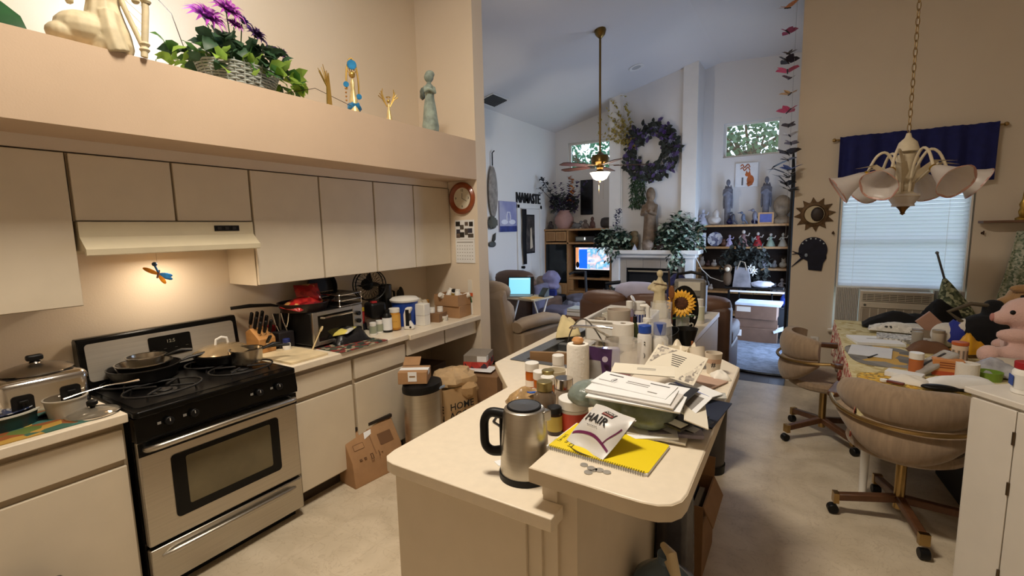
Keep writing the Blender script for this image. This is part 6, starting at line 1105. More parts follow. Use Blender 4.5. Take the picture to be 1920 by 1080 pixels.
# closed patterned umbrella
t = T('closed_umbrella', 'green leaf patterned folded parasol leaning by the window', 'umbrella'); a0 = on(1, 5.52, 1801, 630); a1 = on(1, 5.62, 1757, 474); d = (a1-a0); Lm = d.length
zq = d.to_track_quat('Z', 'Y').to_matrix().to_4x4(); t.matrix_world = TR(*a0) @ zq
G().tube([(0, 0, -.05), (0, 0, Lm)], .009, 8).ob('shaft', plain('4A4A48', .4, .4), t); G().lathe([(.16, -.02), (.155, .1), (.11, .28), (.04, .46), (.012, .52)], 20, wob=.12, k=6).ob('canopy', pattern('umbrella_print', ['5A6248', '8A8E6E', '3E4634', 'A8A888'], 50, rough=.9), t, smooth=50); G().ell((0, 0, Lm), .014).ob('tip', plain('5A5A56', .4), t)
# ---- white cabinet
CZ = 1.0; cq = at(1812, 724, CZ); ca = atan2(-.795, .606)
t = T('white_cabinet', 'white painted storage cabinet with panel doors beside the dining chair', 'cabinet', (cq.x, cq.y, 0), ca)
WC = mat('white_cabinet_paint', 'DAD3C8', .45, var=.03)
G().box(.012, .80, .012, .42, .05, CZ-.025).box(.012, .80, .02, .40, 0, .05).ob('carcass', WC, t); G().box(-.004, .82, -.006, .44, CZ-.025, CZ).ob('top', WC, t, bevel=.004)
for a, b in ((.03, .186), (.19, .48), (.484, .79)):
    d = G().box(a, b, -.006, .0115, .07, CZ-.035).ob('door', WC, t, bevel=.002)
for z in (.86, .66, .3): G().cyl(.005, -.025, .025, 10, TR(.188, -.009, z)).ob('hinge', mat('dark_hinge', '5A4A38', .4, .7), t)
q = at(1919, 737, CZ+.001); t = cont('vitamin_bottle', 'white bottle with red cap and blue label on the white cabinet', 'bottle', q, .075, .125, M_WHITE, plain('9A2228', .4), None, capf=.22, capw=.9); G().lathe([(.0385, .02), (.0385, .075)], 20).ob('paper_label', plain('DAD9D4', .6), t); G().box(-.04, -.0375, -.02, .02, .03, .07).ob('blue_print', plain('2A4A9A', .6), t)
boxy('black_tower', 'black computer tower on the floor under the dining table', 'computer', (.95, 3.75, 0), (.22, .5, .45), M_BLK, R(5), .01)
boxy('floor_carton', 'dark carton on the floor behind the black tower', 'box', (1.15, 3.7, 0), (.25, .4, .4), plain('2A2624', .8), R(-8), .004)
# ================================================================ LIVING ROOM
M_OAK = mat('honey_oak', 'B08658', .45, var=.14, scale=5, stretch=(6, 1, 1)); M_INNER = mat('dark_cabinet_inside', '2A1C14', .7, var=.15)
# ceiling fan
fx, fy = -2.28, 5.9; fz = on(1, 5.9, 1125, 300).z
t = T('ceiling_fan', 'antique brass ceiling fan with long rod and glowing bowl light', 'ceiling fan', (fx, fy, fz)); AB = mat('antique_brass', '7A6238', .3, 1, var=.15)
zc = ceil(fx)-fz
G().lathe([(.02, zc-.10), (.06, zc-.06), (.075, zc-.01), (.07, zc+.012), (.0001, zc+.014)], 24).ob('canopy', AB, t); G().tube([(0, 0, .06), (0, 0, zc-.08)], .014, 12).ob('down_rod', AB, t)
G().lathe([(.02, .10), (.045, .07), (.10, .055), (.115, .03), (.115, -.03), (.09, -.055), (.05, -.07), (.05, -.10), (.0001, -.10)], 28).ob('motor', AB, t)
BLD = mat('walnut_blade', '4A3028', .35, var=.2, scale=4, stretch=(1, 8, 1))
for i in range(5):
    a = R(-8+72*i)+YAW; M = rotz(a) @ TR(.0, 0, -.075) @ RX(R(9))
    b_ = G().prism([(.17, -.045), (.30, -.062), (.55, -.065), (.60, -.045), (.60, .045), (.55, .065), (.30, .062), (.17, .045)], -.004, .004, M).ob('blade', BLD, t); G().prism([(.08, -.012), (.2, -.035), (.24, 0), (.2, .035), (.08, .012)], .0045, .009, M).ob('blade_iron', AB, b_)
G().lathe([(.05, -.10), (.035, -.12), (.06, -.15), (.0001, -.15)], 20).ob('light_kit', AB, t)
G().lathe([(.045, -.255), (.085, -.235), (.105, -.20), (.125, -.165), (.13, -.16), (.122, -.16), (.10, -.195), (.08, -.228), (.0001, -.248)], 28, wob=.02, k=6).ob('light_bowl', mat('lit_bowl_glass', 'FFF0DC', .4, emit=5, ecol='FFE8C8', var=0), t)
G().lathe([(.0001, -.285), (.012, -.275), (.006, -.256), (.02, -.25)], 12).ob('finial', AB, t); 
for dx in (-.03, .03): G().tube([(dx, .04, -.1), (dx, .04, -.5)], .001, 4).ob('pull_chain', AB, t)
bpy.data.objects['fan_light'].location = (fx, fy, fz-.34)
# vent and recessed light on the sloping ceiling
def onceil(u, v):
    d = ray(u, v); a = .245; s = (3.6+a*4.4-EYE)/(d.z-a*d.x); return CAM+d*s
sl = math.atan(.245)
p = onceil(925, 187); t = T('ceiling_vent', 'dark louvered vent grille in the sloping living room ceiling', 'vent', p-Vector((0, 0, .004)), rot=(0, -sl, 0)); G().box(-.15, .15, -.22, .22, -.012, .0).ob('frame', M_TRIM, t); G().box(-.13, .13, -.2, .2, -.0135, -.012).ob('backing', plain('2A2828', .7), t)
for i in range(9): G().box(-.12+i*.028, -.105+i*.028, -.2, .2, -.02, -.0136).ob('louver', plain('4A4846', .6), t)
p = onceil(1193, 126); t = T('recessed_light', 'round recessed light trim in the ceiling past the fan rod', 'ceiling light', p-Vector((0, 0, .003)), rot=(0, -sl, 0)); G().lathe([(.07, -.004), (.10, -.012), (.115, -.004), (.115, 0), (.07, 0)], 28).ob('trim_ring', M_TRIM, t); G().cyl(.07, -.003, -.001, 24).ob('lens', plain('B9B6B2', .5), t)
# pictures on the living room's window-less wall
def lw(u, v): return on(0, -4.398, u, v)
a, b = lw(934, 380), lw(967, 431); c_ = (a+b)/2; t = T('swan_canvas', 'lavender canvas of two white swans on the living room wall', 'picture', c_); hy, hz = abs(b.y-a.y)/2, abs(b.z-a.z)/2+.03
G().box(0, .025, -hy, hy, -hz, hz).ob('canvas', pattern('lake_paint', ['3E4A8A', '8A8CB4', 'A9A8C0', '9A9AB8'], 1.6, 'noise', stops=[.2, .45, .6, .8]), t); SWM = plain('DCDCE8', .7)
for s in (-1, 1):
    G().ell((.026, s*hy*.45, -hz*.35), (.004, hy*.4, hz*.16)).tube([(.027, s*hy*.2, -hz*.3), (.027, s*hy*.22, hz*.0), (.027, s*hy*.12, hz*.3), (.027, s*hy*.02, hz*.28)], .012, 6).ob('swan', SWM, t)
G().box(.0255, .027, -hy, hy, -hz, -hz*.62).ob('dark_water', plain('2E3A78', .6, var=.4), t)
a = lw(990, 373); t = T('word_sign', 'black cut-out NAMASTE word sign above the door', 'sign', a); n_ = text('NAMASTE', .26, M_INK, t, (.012, 0, 0), (pi/2, 0, pi/2), depth=.012, sx=.78)
d_ = lw(985, 440); t = T('dark_poster', 'dark framed hanging picture on the white door', 'picture', (-4.384, 7.72, 1.58)); G().box(0, .02, -.19, .19, -.36, .36).ob('frame', M_INK, t); G().box(.0205, .022, -.16, .16, -.33, .33).ob('print', pattern('dark_print', ['1E1A1A', '3A3430', '5A524A', '26201E'], 9, 'noise', stops=[.3, .5, .62, .7]), t); G().prism([(.0, -.28), (.10, -.25), (.06, .12), (.02, .1)], .022, .026, Matrix(((0, 0, 1, 0), (1, 0, 0, 0), (0, 1, 0, 0), (0, 0, 0, 1)))).ob('pale_figure', plain('C9B9A0', .7), t)
t = T('hanging_scarf', 'black scarf hanging from the top of the white door', 'scarf', (-4.35, 7.50, 2.03)); G().sheet(lambda u, v: (.01*sin(u*9), (u-.5)*.16*(1-.3*v)+.01*sin(v*8), -1.0*v), 6, 16, .006, RY(0)).ob('cloth', MATS['black_fabric'], t, smooth=60)
a = lw(921, 360); t = T('wall_mask', 'long carved wall mask with hanging feathers near the partition', 'wall decoration', (-4.38, a.y, a.z)); G().ell((.02, 0, 0), (.03, .13, .42)).ob('mask', mat('grey_carving', '8A827A', .7, var=.35, scale=12), t); G().tube([(.02, 0, .42), (.02, 0, .62), (.02, .06, .66)], .01).ob('hanger', M_BLK, t); G().ell((.03, -.05, -.5), (.05, .12, .10), noise=.4).ob('feathers', plain('5A5A52', .9), t)
a = lw(921, 458); t = T('wall_bird', 'small dark metal bird ornament under the wall mask', 'wall decoration', (-4.39, a.y, a.z)); G().ell((.02, 0, 0), (.02, .10, .05)).leaf(TR(.02, 0, 0) @ RX(1.2), .22, .1).ob('body', plain('4A4C4A', .6), t)
# TV wall unit
UY = 8.38
t = T('television_unit', 'oak television wall unit with glass door and cupboards', 'wall unit', (-3.70, UY, 0)); X0, X1, XM = -.71, .68, -.20; zt = 1.66
for a, b in ((X0, X0+.03), (X1-.03, X1), (XM-.02, XM+.02)): G().box(a, b, 0, .48, 0, zt-.035).ob('upright', M_OAK, t, bevel=.003)
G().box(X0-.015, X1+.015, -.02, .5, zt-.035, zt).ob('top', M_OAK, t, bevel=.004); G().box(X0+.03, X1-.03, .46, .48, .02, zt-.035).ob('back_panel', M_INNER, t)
for z, a, b in ((1.40, X0+.03, X1-.03), (.08, X0+.03, X1-.03), (.72, XM+.02, X1-.03), (.46, XM+.02, X1-.03)): G().box(a, b, 0, .46, z-.035, z).ob('shelf', M_OAK, t, bevel=.002)
for a, b in ((X0+.045, (X0+XM)/2-.005), ((X0+XM)/2+.005, XM-.03)):
    d = G().box(a, b, -.012, .01, 1.425, 1.61).ob('cupboard_door', M_OAK, t, bevel=.004); G().box(a+.03, b-.03, -.016, -.012, 1.45, 1.585).ob('door_panel', mat('oak_panel', '9C7348', .5, var=.14, scale=5, stretch=(6, 1, 1)), d, bevel=.003)
d = G().box(X0+.035, XM-.025, -.004, .002, .62, 1.36).ob('glass_door', mat('smoked_glass', '1C2022', .08, var=.15), t)
for z in (.8, .98, 1.16): G().box(X0+.04, XM-.03, .0025, .3, z, z+.01).ob('inner_shelf', plain('2A2C2C', .3), d)
for a, b in ((X0+.035, XM-.025), (XM+.03, .24), (.25, X1-.035)): G().box(a, b, -.012, .01, .09, .42 if a > -.3 else .60).ob('lower_door', M_OAK, t, bevel=.004)
G().box(XM+.02, XM+.12, -.01, .01, .47, .68).ob('side_panel', M_OAK, t)
t = T('television', 'flat television showing a bright blue and white map picture', 'television', (-3.43, UY+.12, .7205)); 
G().box(-.40, .40, 0, .06, .06, .62).ob('bezel', M_BLACK, t, bevel=.006); G().box(-.15, .15, -.06, .12, 0, .02).box(-.05, .05, .01, .05, .02, .07).ob('stand', M_BLACK, t)
sc_ = G().box(-.35, .365, -.003, -.0005, .15, .575).ob('screen', pattern('tv_picture', ['1E6FE0', 'DDE6EE', 'E8C9CE', '4AB0DC', 'F0F2F4', '3AA8C0'], 3.2, 'noise', stops=[.32, .40, .47, .53, .6, .68], emit=1.1, stretch=(1, 1, 1.4)), t)
G().box(-.28, -.11, -.0045, -.003, .17, .54).ob('blue_area', mat('tv_blue', '1868E8', .4, emit=1.1, var=.05), sc_); G().box(-.35, -.29, -.0045, -.003, .22, .575).ob('orange_area', mat('tv_orange', 'E8A070', .4, emit=.9, var=.1), sc_); G().ell((-.31, -.006, .24), (.035, .002, .06)).ob('dark_figure', M_INK, sc_); G().box(-.35, .365, -.0045, -.003, .15, .165).ob('ticker', mat('tv_white', 'F0F0F0', .4, emit=1, var=0), sc_)
def onu(u, z=1.661, y=UY+.12): return Vector((on(1, y, u, 440).x, y, z))
t = T('stereo_receiver', 'silver stereo receiver on the upper shelf of the wall unit', 'receiver', (on(1, UY, 1095, 440).x, UY+.06, 1.4005)); G().box(-.21, .19, 0, .3, .01, .11).ob('case', plain('3A3836', .4), t); G().box(-.19, .02, -.004, 0, .03, .095).ob('display', plain('8A9088', .4), t); G().box(-.02, .0, -.006, -.0042, .045, .09).ob('bright_light', mat('led_light', 'F0F4F0', .4, emit=2, var=0), t)
t = T('disc_player', 'black disc player beside the stereo receiver', 'disc player', (on(1, UY, 1122, 440).x+.07, UY+.06, 1.4005)); G().box(-.15, .15, 0, .28, .005, .065).ob('case', M_BLK, t); G().box(-.12, .12, -.003, 0, .04, .05).ob('tray', M_ALU, t)
# on top of the unit
v0 = onu(1058); t = T('clay_vase', 'big pink clay vase of dark dried flowers on the wall unit', 'vase', v0, 0)
G().lathe([(.0001, 0), (.11, 0), (.19, .12), (.18, .22), (.12, .31), (.10, .34), (.115, .36), (.09, .36), (.09, .3), (.0001, .28)], 28).ob('pot', mat('pink_clay', 'A88278', .8, var=.12, scale=8), t)
random.seed(11); f1, f2, f3, f4 = G(), G(), G(), G()
for i in range(420):
    a = rnd(0, 6.28); rr = .28*rnd(0, 1)**.5; M = TR(rr*cos(a), rr*.6*sin(a), .36+rnd(0, .34)*(1-rr)) @ rotz(a) @ RX(rnd(-.8, 1)); (f1 if i % 3 else f2).leaf(M, rnd(.07, .13), .055)
for i in range(5):
    x0 = -.12+.09*i
    for j in range(26): q = j/26; f2.leaf(TR(x0*(1+q), rnd(-.05, .05), .5+.40*q+rnd(-.02, .02)) @ rotz(rnd(0, 6)) @ RX(.5), .07, .05)
for j in range(60): q = j/60; f3.leaf(TR(.17+rnd(-.05, .05)*(1-q*.5), rnd(-.04, .04), .5+.52*q) @ rotz(rnd(0, 6)) @ RX(rnd(-.5, .8)), .075, .055)
for j in range(70): q = j/70; f4.leaf(TR(-.08-.16*q, -.5*q+rnd(-.02, .02), .45+.52*q+rnd(-.025, .025)) @ rotz(rnd(0, 6)) @ RX(rnd(-.4, .7)), .09, .045)
for j in range(12): f4.leaf(TR(-.22+rnd(-.04, .06), -.5, .75+rnd(-.06, .06)) @ rotz(rnd(0, 6)) @ RX(rnd(-.4, .7)), .1, .04)
f4.tube([(0, 0, .3), (-.12, -.28, .55), (-.22, -.5, .74)], .005).tube([(0, 0, .3), (-.1, -.2, .55), (-.24, -.5, .97)], .006)
for g_, nm, m in ((f1, 'greenery', plain('3C4038', .8, var=.3)), (f2, 'purple_flowers', plain('40304E', .8, var=.3)), (f3, 'orange_flowers', plain('B86A2A', .8, var=.3)), (f4, 'dark_twigs', plain('2A2A2E', .8))): g_.ob(nm, m, t, smooth=0)['kind'] = 'stuff'
w_ = on(1, 8.88, 1100, 370); t = T('dark_picture', 'tall narrow black framed picture on the back wall above the wall unit', 'picture', (w_.x, 8.895, w_.z)); k = kpx(w_); G().box(-12*k, 12*k, -.03, 0, -32*k, 32*k).ob('frame', M_BLK, t); G().box(-11*k, 11*k, -.032, -.0305, -31*k, 31*k).ob('print', plain('191718', .2), t)
for nm, lb, u, w, h, m in (('dark_figurine', 'dark round figurine at the door end of the wall unit', 1033, .12, .16, plain('3A2E2A', .6)), ('brass_candlestick', 'small brass candlestick before the clay vase', 1047, .04, .10, M_BRASS), ('glass_ornament', 'small glass ornament before the vase', 1056, .08, .09, plain('8A8680', .2)), ('driftwood_bird', 'grey bird figurine with spread wings on the wall unit', 1082, .3, .16, plain('6A6866', .6)), ('owl_figurine', 'grey brown owl figurine on the wall unit', 1098, .13, .17, plain('6A5A50', .7, var=.3)), ('buddha_figurine', 'reddish brown seated figurine on the wall unit', 1111, .11, .22, plain('5A3A30', .6, var=.3))):
    p = onu(u, 1.6605, UY+.05); t = T(nm, lb, 'figurine' if nm != 'brass_candlestick' else 'candlestick', p)
    if nm == 'driftwood_bird': G().ell((0, 0, .06), (.10, .05, .05)).leaf(TR(0, 0, .09) @ rotz(1.3) @ RX(.3), .22, .09).leaf(TR(0, 0, .09) @ rotz(-1.3) @ RX(.35), .22, .09).ell((.09, -.02, .12), .03).tube([(.09, -.02, .13), (.13, -.03, .12)], [.01, .002]).lathe([(.0001, 0), (.05, 0), (.02, .04)], 12).ob('body', m, t)
    elif 'figurine' in nm: G().ell((0, 0, h*.33), (w*.5, w*.42, h*.33)).ell((0, -.01, h*.8), (w*.3, w*.3, h*.2)).ell((-w*.42, -w*.2, h*.12), (w*.2, w*.25, h*.12)).ell((w*.42, -w*.2, h*.12), (w*.2, w*.25, h*.12)).ob('body', m, t, remesh=.008, soft=1)
    else: G().lathe([(.0001, 0), (w*.5, 0), (w*.45, h*.1), (w*.2, h*.3), (w*.3, h*.5), (w*.22, h*.8), (w*.4, h), (.0001, h)], 16).ob('body', m, t)
p = on(1, 8.6, 1130, 427); t = T('dark_shell', 'dark textured chest beside the plant on the wall unit', 'chest', (-3.12, UY+.12, 1.6605)); G().ell((0, 0, .10), (.14, .11, .10), sq=.6, noise=.06).ob('body', plain('3A322E', .6, var=.3), t); G().tube([(.05, 0, .19), (.09, .0, .3), (.06, 0, .36), (.12, 0, .34)], .012).tube([(.07, 0, .26), (.14, 0, .3)], .01).ob('gold_sprig', plain('8A6A38', .4, .5), t)
# fireplace
t = T('fireplace', 'pale fireplace surround with white mantel shelf and black firebox', 'fireplace', (-2.22, 8.35, 0)); SUR = mat('beige_tile_surround', 'A89C8E', .4, var=.1, scale=3)
G().box(-.80, .80, -.34, .06, 1.205, 1.275).ob('mantel_shelf', M_TRIM, t, bevel=.01); G().box(-.74, .74, -.27, .0, 1.14, 1.204).ob('mantel_cornice', M_TRIM, t, bevel=.01)
G().box(-.70, -.56, -.22, 0, 0, 1.139).ob('pilaster', M_TRIM, t, bevel=.006); G().box(.56, .70, -.22, 0, 0, 1.139).ob('pilaster', M_TRIM, t, bevel=.006)
G().box(-.559, -.45, -.16, 0, 0, 1.139).ob('surround_leg', SUR, t); G().box(.45, .559, -.16, 0, 0, 1.139).ob('surround_leg', SUR, t)
for i in range(3): G().box(-.449+i*.2993+.002, -.449+(i+1)*.2993-.002, -.16, 0, .955, 1.139).ob('tile', SUR, t, bevel=.002)
G().box(-.449, .449, -.05, 0, .0, .954).ob('firebox', M_INK, t); G().box(-.449, -.43, -.14, -.05, 0, .954).box(.43, .449, -.14, -.05, 0, .954).box(-.43, .43, -.14, -.05, .93, .954).ob('firebox_frame', M_BLK, t); G().box(-.42, .42, -.15, -.14, .885, .91).ob('trim_strip', plain('A8987E', .4, .3), t)
MZ = 1.2755
def plantm(name, label, loc, spread, n, m1, m2, droop=0, extra=None):
    t = T(name, label, 'plant', loc); G().lathe([(.0001, 0), (.06, 0), (.075, .11), (.0001, .11)], 16).ob('pot', plain('4A4038', .7), t); a_, b_ = G(), G()
    for i in range(n):
        a = rnd(0, 6.28); q = rnd(0, 1)**.6; z = rnd(.03, 1)*spread[2]*(1.05-.5*q)
        M = TR(spread[0]*q*cos(a), spread[1]*q*sin(a), z) @ rotz(a-pi/2+rnd(-1, 1)) @ RX(rnd(-.9, .7)); (a_ if i % 3 else b_).leaf(M, rnd(.07, .115), rnd(.055, .075))
    for x, l in (extra or ()):
        for i in range(int(l*90)): (a_ if i % 3 else b_).leaf(TR(x+rnd(-.07, .07), -.27+rnd(-.04, .02), .02-rnd(0, l)) @ rotz(rnd(0, 6)) @ RX(rnd(-1.4, -.3)), .08, .05)
    a_.ob('foliage', m1, t, smooth=0)['kind'] = 'stuff'; b_.ob('pale_leaves', m2, t, smooth=0)['kind'] = 'stuff'; return t
DG = mat('deep_green_leaf', '26382A', .5, var=.35, scale=20); SG = mat('silver_green_leaf', 'A9BCA6', .45, var=.25, scale=20)
random.seed(21)
x1 = on(1, 8.2, 1152, 440).x; t = plantm('trailing_plant', 'dark trailing plant with a purple spike at the television end of the mantel', (x1, 8.2, MZ), (.34, .16, .46), 520, DG, SG, 0, ((.02, .22), (.12, .15)))
g = G()
for j in range(90): q = j/90; g.leaf(TR(.03+.05*q+rnd(-.06, .06)*(1-.5*q), rnd(-.04, .04), .32+.40*q) @ rotz(rnd(0, 6)) @ RX(rnd(-.2, .9)), .06, .03)
g.ob('purple_spike', plain('3A3550', .8, var=.3), t, smooth=0)['kind'] = 'stuff'
x2 = on(1, 8.2, 1275, 440).x; t = plantm('trailing_ivy', 'big variegated ivy spilling over the bookcase end of the mantel', (x2, 8.2, MZ), (.40, .2, .66), 800, DG, SG, 0, ((-.06, .34), (-.02, .45), (.06, .25)))
t = T('owl_statue', 'brown owl figurine on the mantel beside the dark plant', 'figurine', (on(1, 8.2, 1190, 440).x, 8.2, MZ)); G().ell((0, 0, .14), (.075, .06, .14)).ell((0, -.01, .27), (.07, .06, .06)).leaf(TR(-.05, 0, .3) @ RX(1.4), .06, .04).leaf(TR(.05, 0, .3) @ RX(1.4), .06, .04).ob('body', plain('6A5638', .7, var=.4, scale=30), t, remesh=.009, soft=1)
xs = on(1, 8.25, 1218, 440).x; st = 118*kpx((xs, 8.25, 1.6))
t = statue('robed_statue', 'tall brown robed woman statue on the mantel under the wreath', 'statue', (xs, 8.25, MZ), st, mat('brown_grey_stone', '76624E', .75, var=.4, scale=10), [(.0001, 0), (.11, 0), (.115, .05), (.10, .3), (.09, .5), (.10, .62), (.09, .7), (.05, .76), (.05, .79), (.0001, .8)], [('e', (0, 0, .88), (.06, .065, .085)), ('e', (0, .03, .86), (.075, .06, .12)), ('t', [(-.09, 0, .7), (-.1, -.08, .55), (-.02, -.12, .6)], .035), ('t', [(.09, 0, .7), (.1, -.08, .55), (.02, -.12, .6)], .035)], 0, .011)
for nm, lb, u, r, m in (('shell_ornament', 'pale shell cluster at the foot of the robed statue', 1214, .10, plain('8A7868', .6, var=.4)), ('white_ball', 'white ball ornament on the mantel edge', 1218, .035, M_WHITE), ('dark_ornament', 'small dark shiny ornament between statue and ivy', 1238, .06, plain('3A2A26', .3, var=.4)), ('white_peak', 'little white mountain-shaped ornament on the mantel', 1190, .05, plain('C9CCD8', .5))):
    p = Vector((on(1, 8.08, u, 455).x, 8.08, MZ)); t = T(nm, lb, 'ornament', p)
    (G().lathe([(.0001, 0), (r, 0), (r*.5, r), (.0001, r*2)], 12, wob=.2) if nm == 'white_peak' else G().ell((0, 0, r*.85), (r, r*.8, r*.85), noise=.3 if 'ball' not in nm else 0)).ob('body', m, t)
# wreath
w0 = on(1, 8.36, 1222, 285); kk = kpx(w0); t = T('flower_wreath', 'large dark purple flower wreath with yellow sprays on the chimney wall', 'wreath', (w0.x, 8.405, w0.z)); random.seed(31)
a_, b_, c_, d_ = G(), G(), G(), G(); RW = 39*kk
G().tube([(RW*cos(a), -.05, RW*1.05*sin(a)) for a in [i*pi/16 for i in range(32)]], .03, 8, True).ob('ring', plain('2E2A28', .9), t)
for i in range(430):
    a = rnd(0, 6.28); r = RW+rnd(-.14, .12); (a_ if i % 4 else b_).leaf(TR(r*cos(a), -.09-rnd(0, .06), r*1.05*sin(a)) @ RX(pi/2) @ rotz(rnd(0, 6.28)) @ RX(rnd(-.5, .5)), rnd(.07, .12), rnd(.05, .08))
for i in range(420): q = rnd(0, 1); a = R(random.choice((108, 122, 135, 148, 160))+rnd(-3, 3)); L_ = random.choice((.75, .9, 1.1)); c_.leaf(TR(-RW*.72+(L_*.75*cos(a))*q, -.06-rnd(0, .05), RW*.25+(L_*.95*sin(a))*q) @ rotz(rnd(0, 6)) @ RX(rnd(-1.2, 1.2)), .06, .04)
for i in range(480): q = rnd(0, 1)**1.2; d_.leaf(TR(-RW*.62+rnd(-.12, .12), -.06-rnd(0, .06), -RW*.95-.58*q) @ rotz(rnd(0, 6)) @ RX(rnd(-1.5, .3)), .08, .03)
for g_, nm, m in ((a_, 'dark_leaves', plain('23271F', .7, var=.4)), (b_, 'purple_blossoms', plain('4A3A66', .7, var=.35)), (c_, 'yellow_sprays', plain('A8944A', .8, var=.3)), (d_, 'green_tail', plain('3C5236', .8, var=.3))): g_.ob(nm, m, t, smooth=0)['kind'] = 'stuff'
for a in (75, 20, -15, -40, -70, -110, 50, 150, 165): bloom(t, (RW*cos(R(a)), -.14, RW*1.05*sin(R(a))), .05, PU[1] if a > 140 or a == 50 else plain('8A8AA0', .6), 8, (R(80), 0))
# bookcase
BY = 8.50; bx0, bx1 = -1.545, -.10
t = T('bookcase', 'oak bookcase of open shelves full of figurines', 'bookcase', (0, BY, 0))
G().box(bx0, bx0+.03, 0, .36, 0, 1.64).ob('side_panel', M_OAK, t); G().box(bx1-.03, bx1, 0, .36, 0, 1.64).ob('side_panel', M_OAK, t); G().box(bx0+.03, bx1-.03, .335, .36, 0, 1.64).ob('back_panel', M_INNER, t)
SH = [1.675, 1.315, .97, .575, .2]
for z in SH: G().box(bx0+(.0 if z > 1.6 else .0305), bx1-(.0 if z > 1.6 else .0305), -.005, .335, z-.035, z).ob('shelf', M_OAK, t, bevel=.003)
def bxp(u, z, y=BY+.14): return Vector((on(1, y, u, 450).x, y, z+.0006))
def figurine(name, label, p, h, m, kind='lady', m2=None):
    t = T(name, label, 'figurine', p)
    if kind == 'lady': G().lathe([(.0001, 0), (.32*h, 0), (.30*h, .08*h), (.16*h, .42*h), (.09*h, .5*h), (.13*h, .66*h), (.05*h, .74*h), (.0001, .75*h)], 16, wob=.1, k=6).ob('gown', m, t); G().ell((0, 0, .84*h), (.10*h, .10*h, .12*h)).ob('head', m2 or m, t); G().tube([(-.12*h, 0, .64*h), (-.22*h, -.08*h, .5*h), (-.05*h, -.12*h, .48*h)], .04*h).tube([(.12*h, 0, .64*h), (.25*h, -.05*h, .62*h), (.32*h, -.06*h, .78*h)], .035*h).ob('arms', m2 or m, t)
    elif kind == 'animal': G().ell((0, 0, .35*h), (.38*h, .28*h, .34*h)).ell((.05*h, -.08*h, .78*h), (.22*h, .22*h, .2*h)).ell((-.1*h, -.08*h, 1.0*h), (.05*h, .04*h, .12*h)).ell((.18*h, -.08*h, 1.0*h), (.05*h, .04*h, .12*h)).ob('body', m, t, remesh=h*.045, soft=1)
    elif kind == 'bird':
        G().ell((0, 0, .5*h), (.14*h, .12*h, .3*h)).ell((-.12*h, -.03*h, .85*h), .1*h).tube([(-.2*h, -.04*h, .86*h), (-.38*h, -.06*h, .84*h)], [.04*h, .005]).tube([(.08*h, 0, .35*h), (.3*h, 0, .02*h)], [.08*h, .03*h]).tube([(0, 0, .3*h), (0, 0, 0)], .03*h).lathe([(.0001, 0), (.2*h, 0), (.05*h, .06*h)], 12).ob('body', m, t)
    elif kind == 'lump': G().ell((0, 0, .3*h), (.4*h, .3*h, .3*h), noise=.2).ell((.1*h, -.05*h, .7*h), (.2*h, .2*h, .3*h), noise=.2).ob('body', m, t, remesh=h*.05, soft=1)
    return t
PAL = plain('B9B0A8', .4, var=.2); GRY = plain('8E8C92', .5, var=.25)
def angel(label, u, sc):
    p = bxp(u, SH[0], BY+.2); h = 85*kpx(p)*sc; t = T('angel_statue', label, 'statue', p); t.scale = (.78, .85, 1); AM = mat('grey_angel_stone', '6E6E78', .7, var=.3, scale=14)
    g = G().lathe([(.0001, 0), (.07*h, 0), (.075*h, .05*h), (.085*h, .5*h), (.10*h, .68*h), (.09*h, .78*h), (.03*h, .83*h), (.0001, .84*h)], 16).ell((0, 0, .91*h), (.055*h, .06*h, .07*h)).tube([(-.1*h, 0, .76*h), (-.11*h, -.06*h, .64*h), (0, -.1*h, .72*h)], .03*h).tube([(.1*h, 0, .76*h), (.11*h, -.06*h, .64*h), (0, -.1*h, .72*h)], .03*h); g.ob('figure', AM, t, remesh=.01, soft=1)
    for s in (-1, 1): G().ell((0, 0, 0), (.042*h, .025*h, .26*h), 12, 8, TR(s*.085*h, .05*h, .60*h) @ RY(R(-5*s))).ob('wing', AM, t)
angel('slim grey angel statue with folded wings near the ivy', 1362, 1.0); angel('grey angel statue with folded wings next to the stone bust', 1433, 1.05)
p = on(1, 8.88, 1400, 328); k = kpx(p); t = T('fox_canvas', 'small white canvas with an orange fox and orange lettering', 'picture', (p.x, 8.897, p.z)); a, b = 19*k, 22*k; G().box(-a, a, -.03, 0, -b, b).ob('canvas', M_PAPER, t); FO = plain('B8622E', .7, var=.3)
[G().tube([(-a*.55+i*.028, -.031, b*zz+.03*sin(i*2.1)) for i in range(int(a*1.1/.028))], .009, 6, cr=3).ob('orange_scrawl', FO, t) for zz in (.75, .5)]

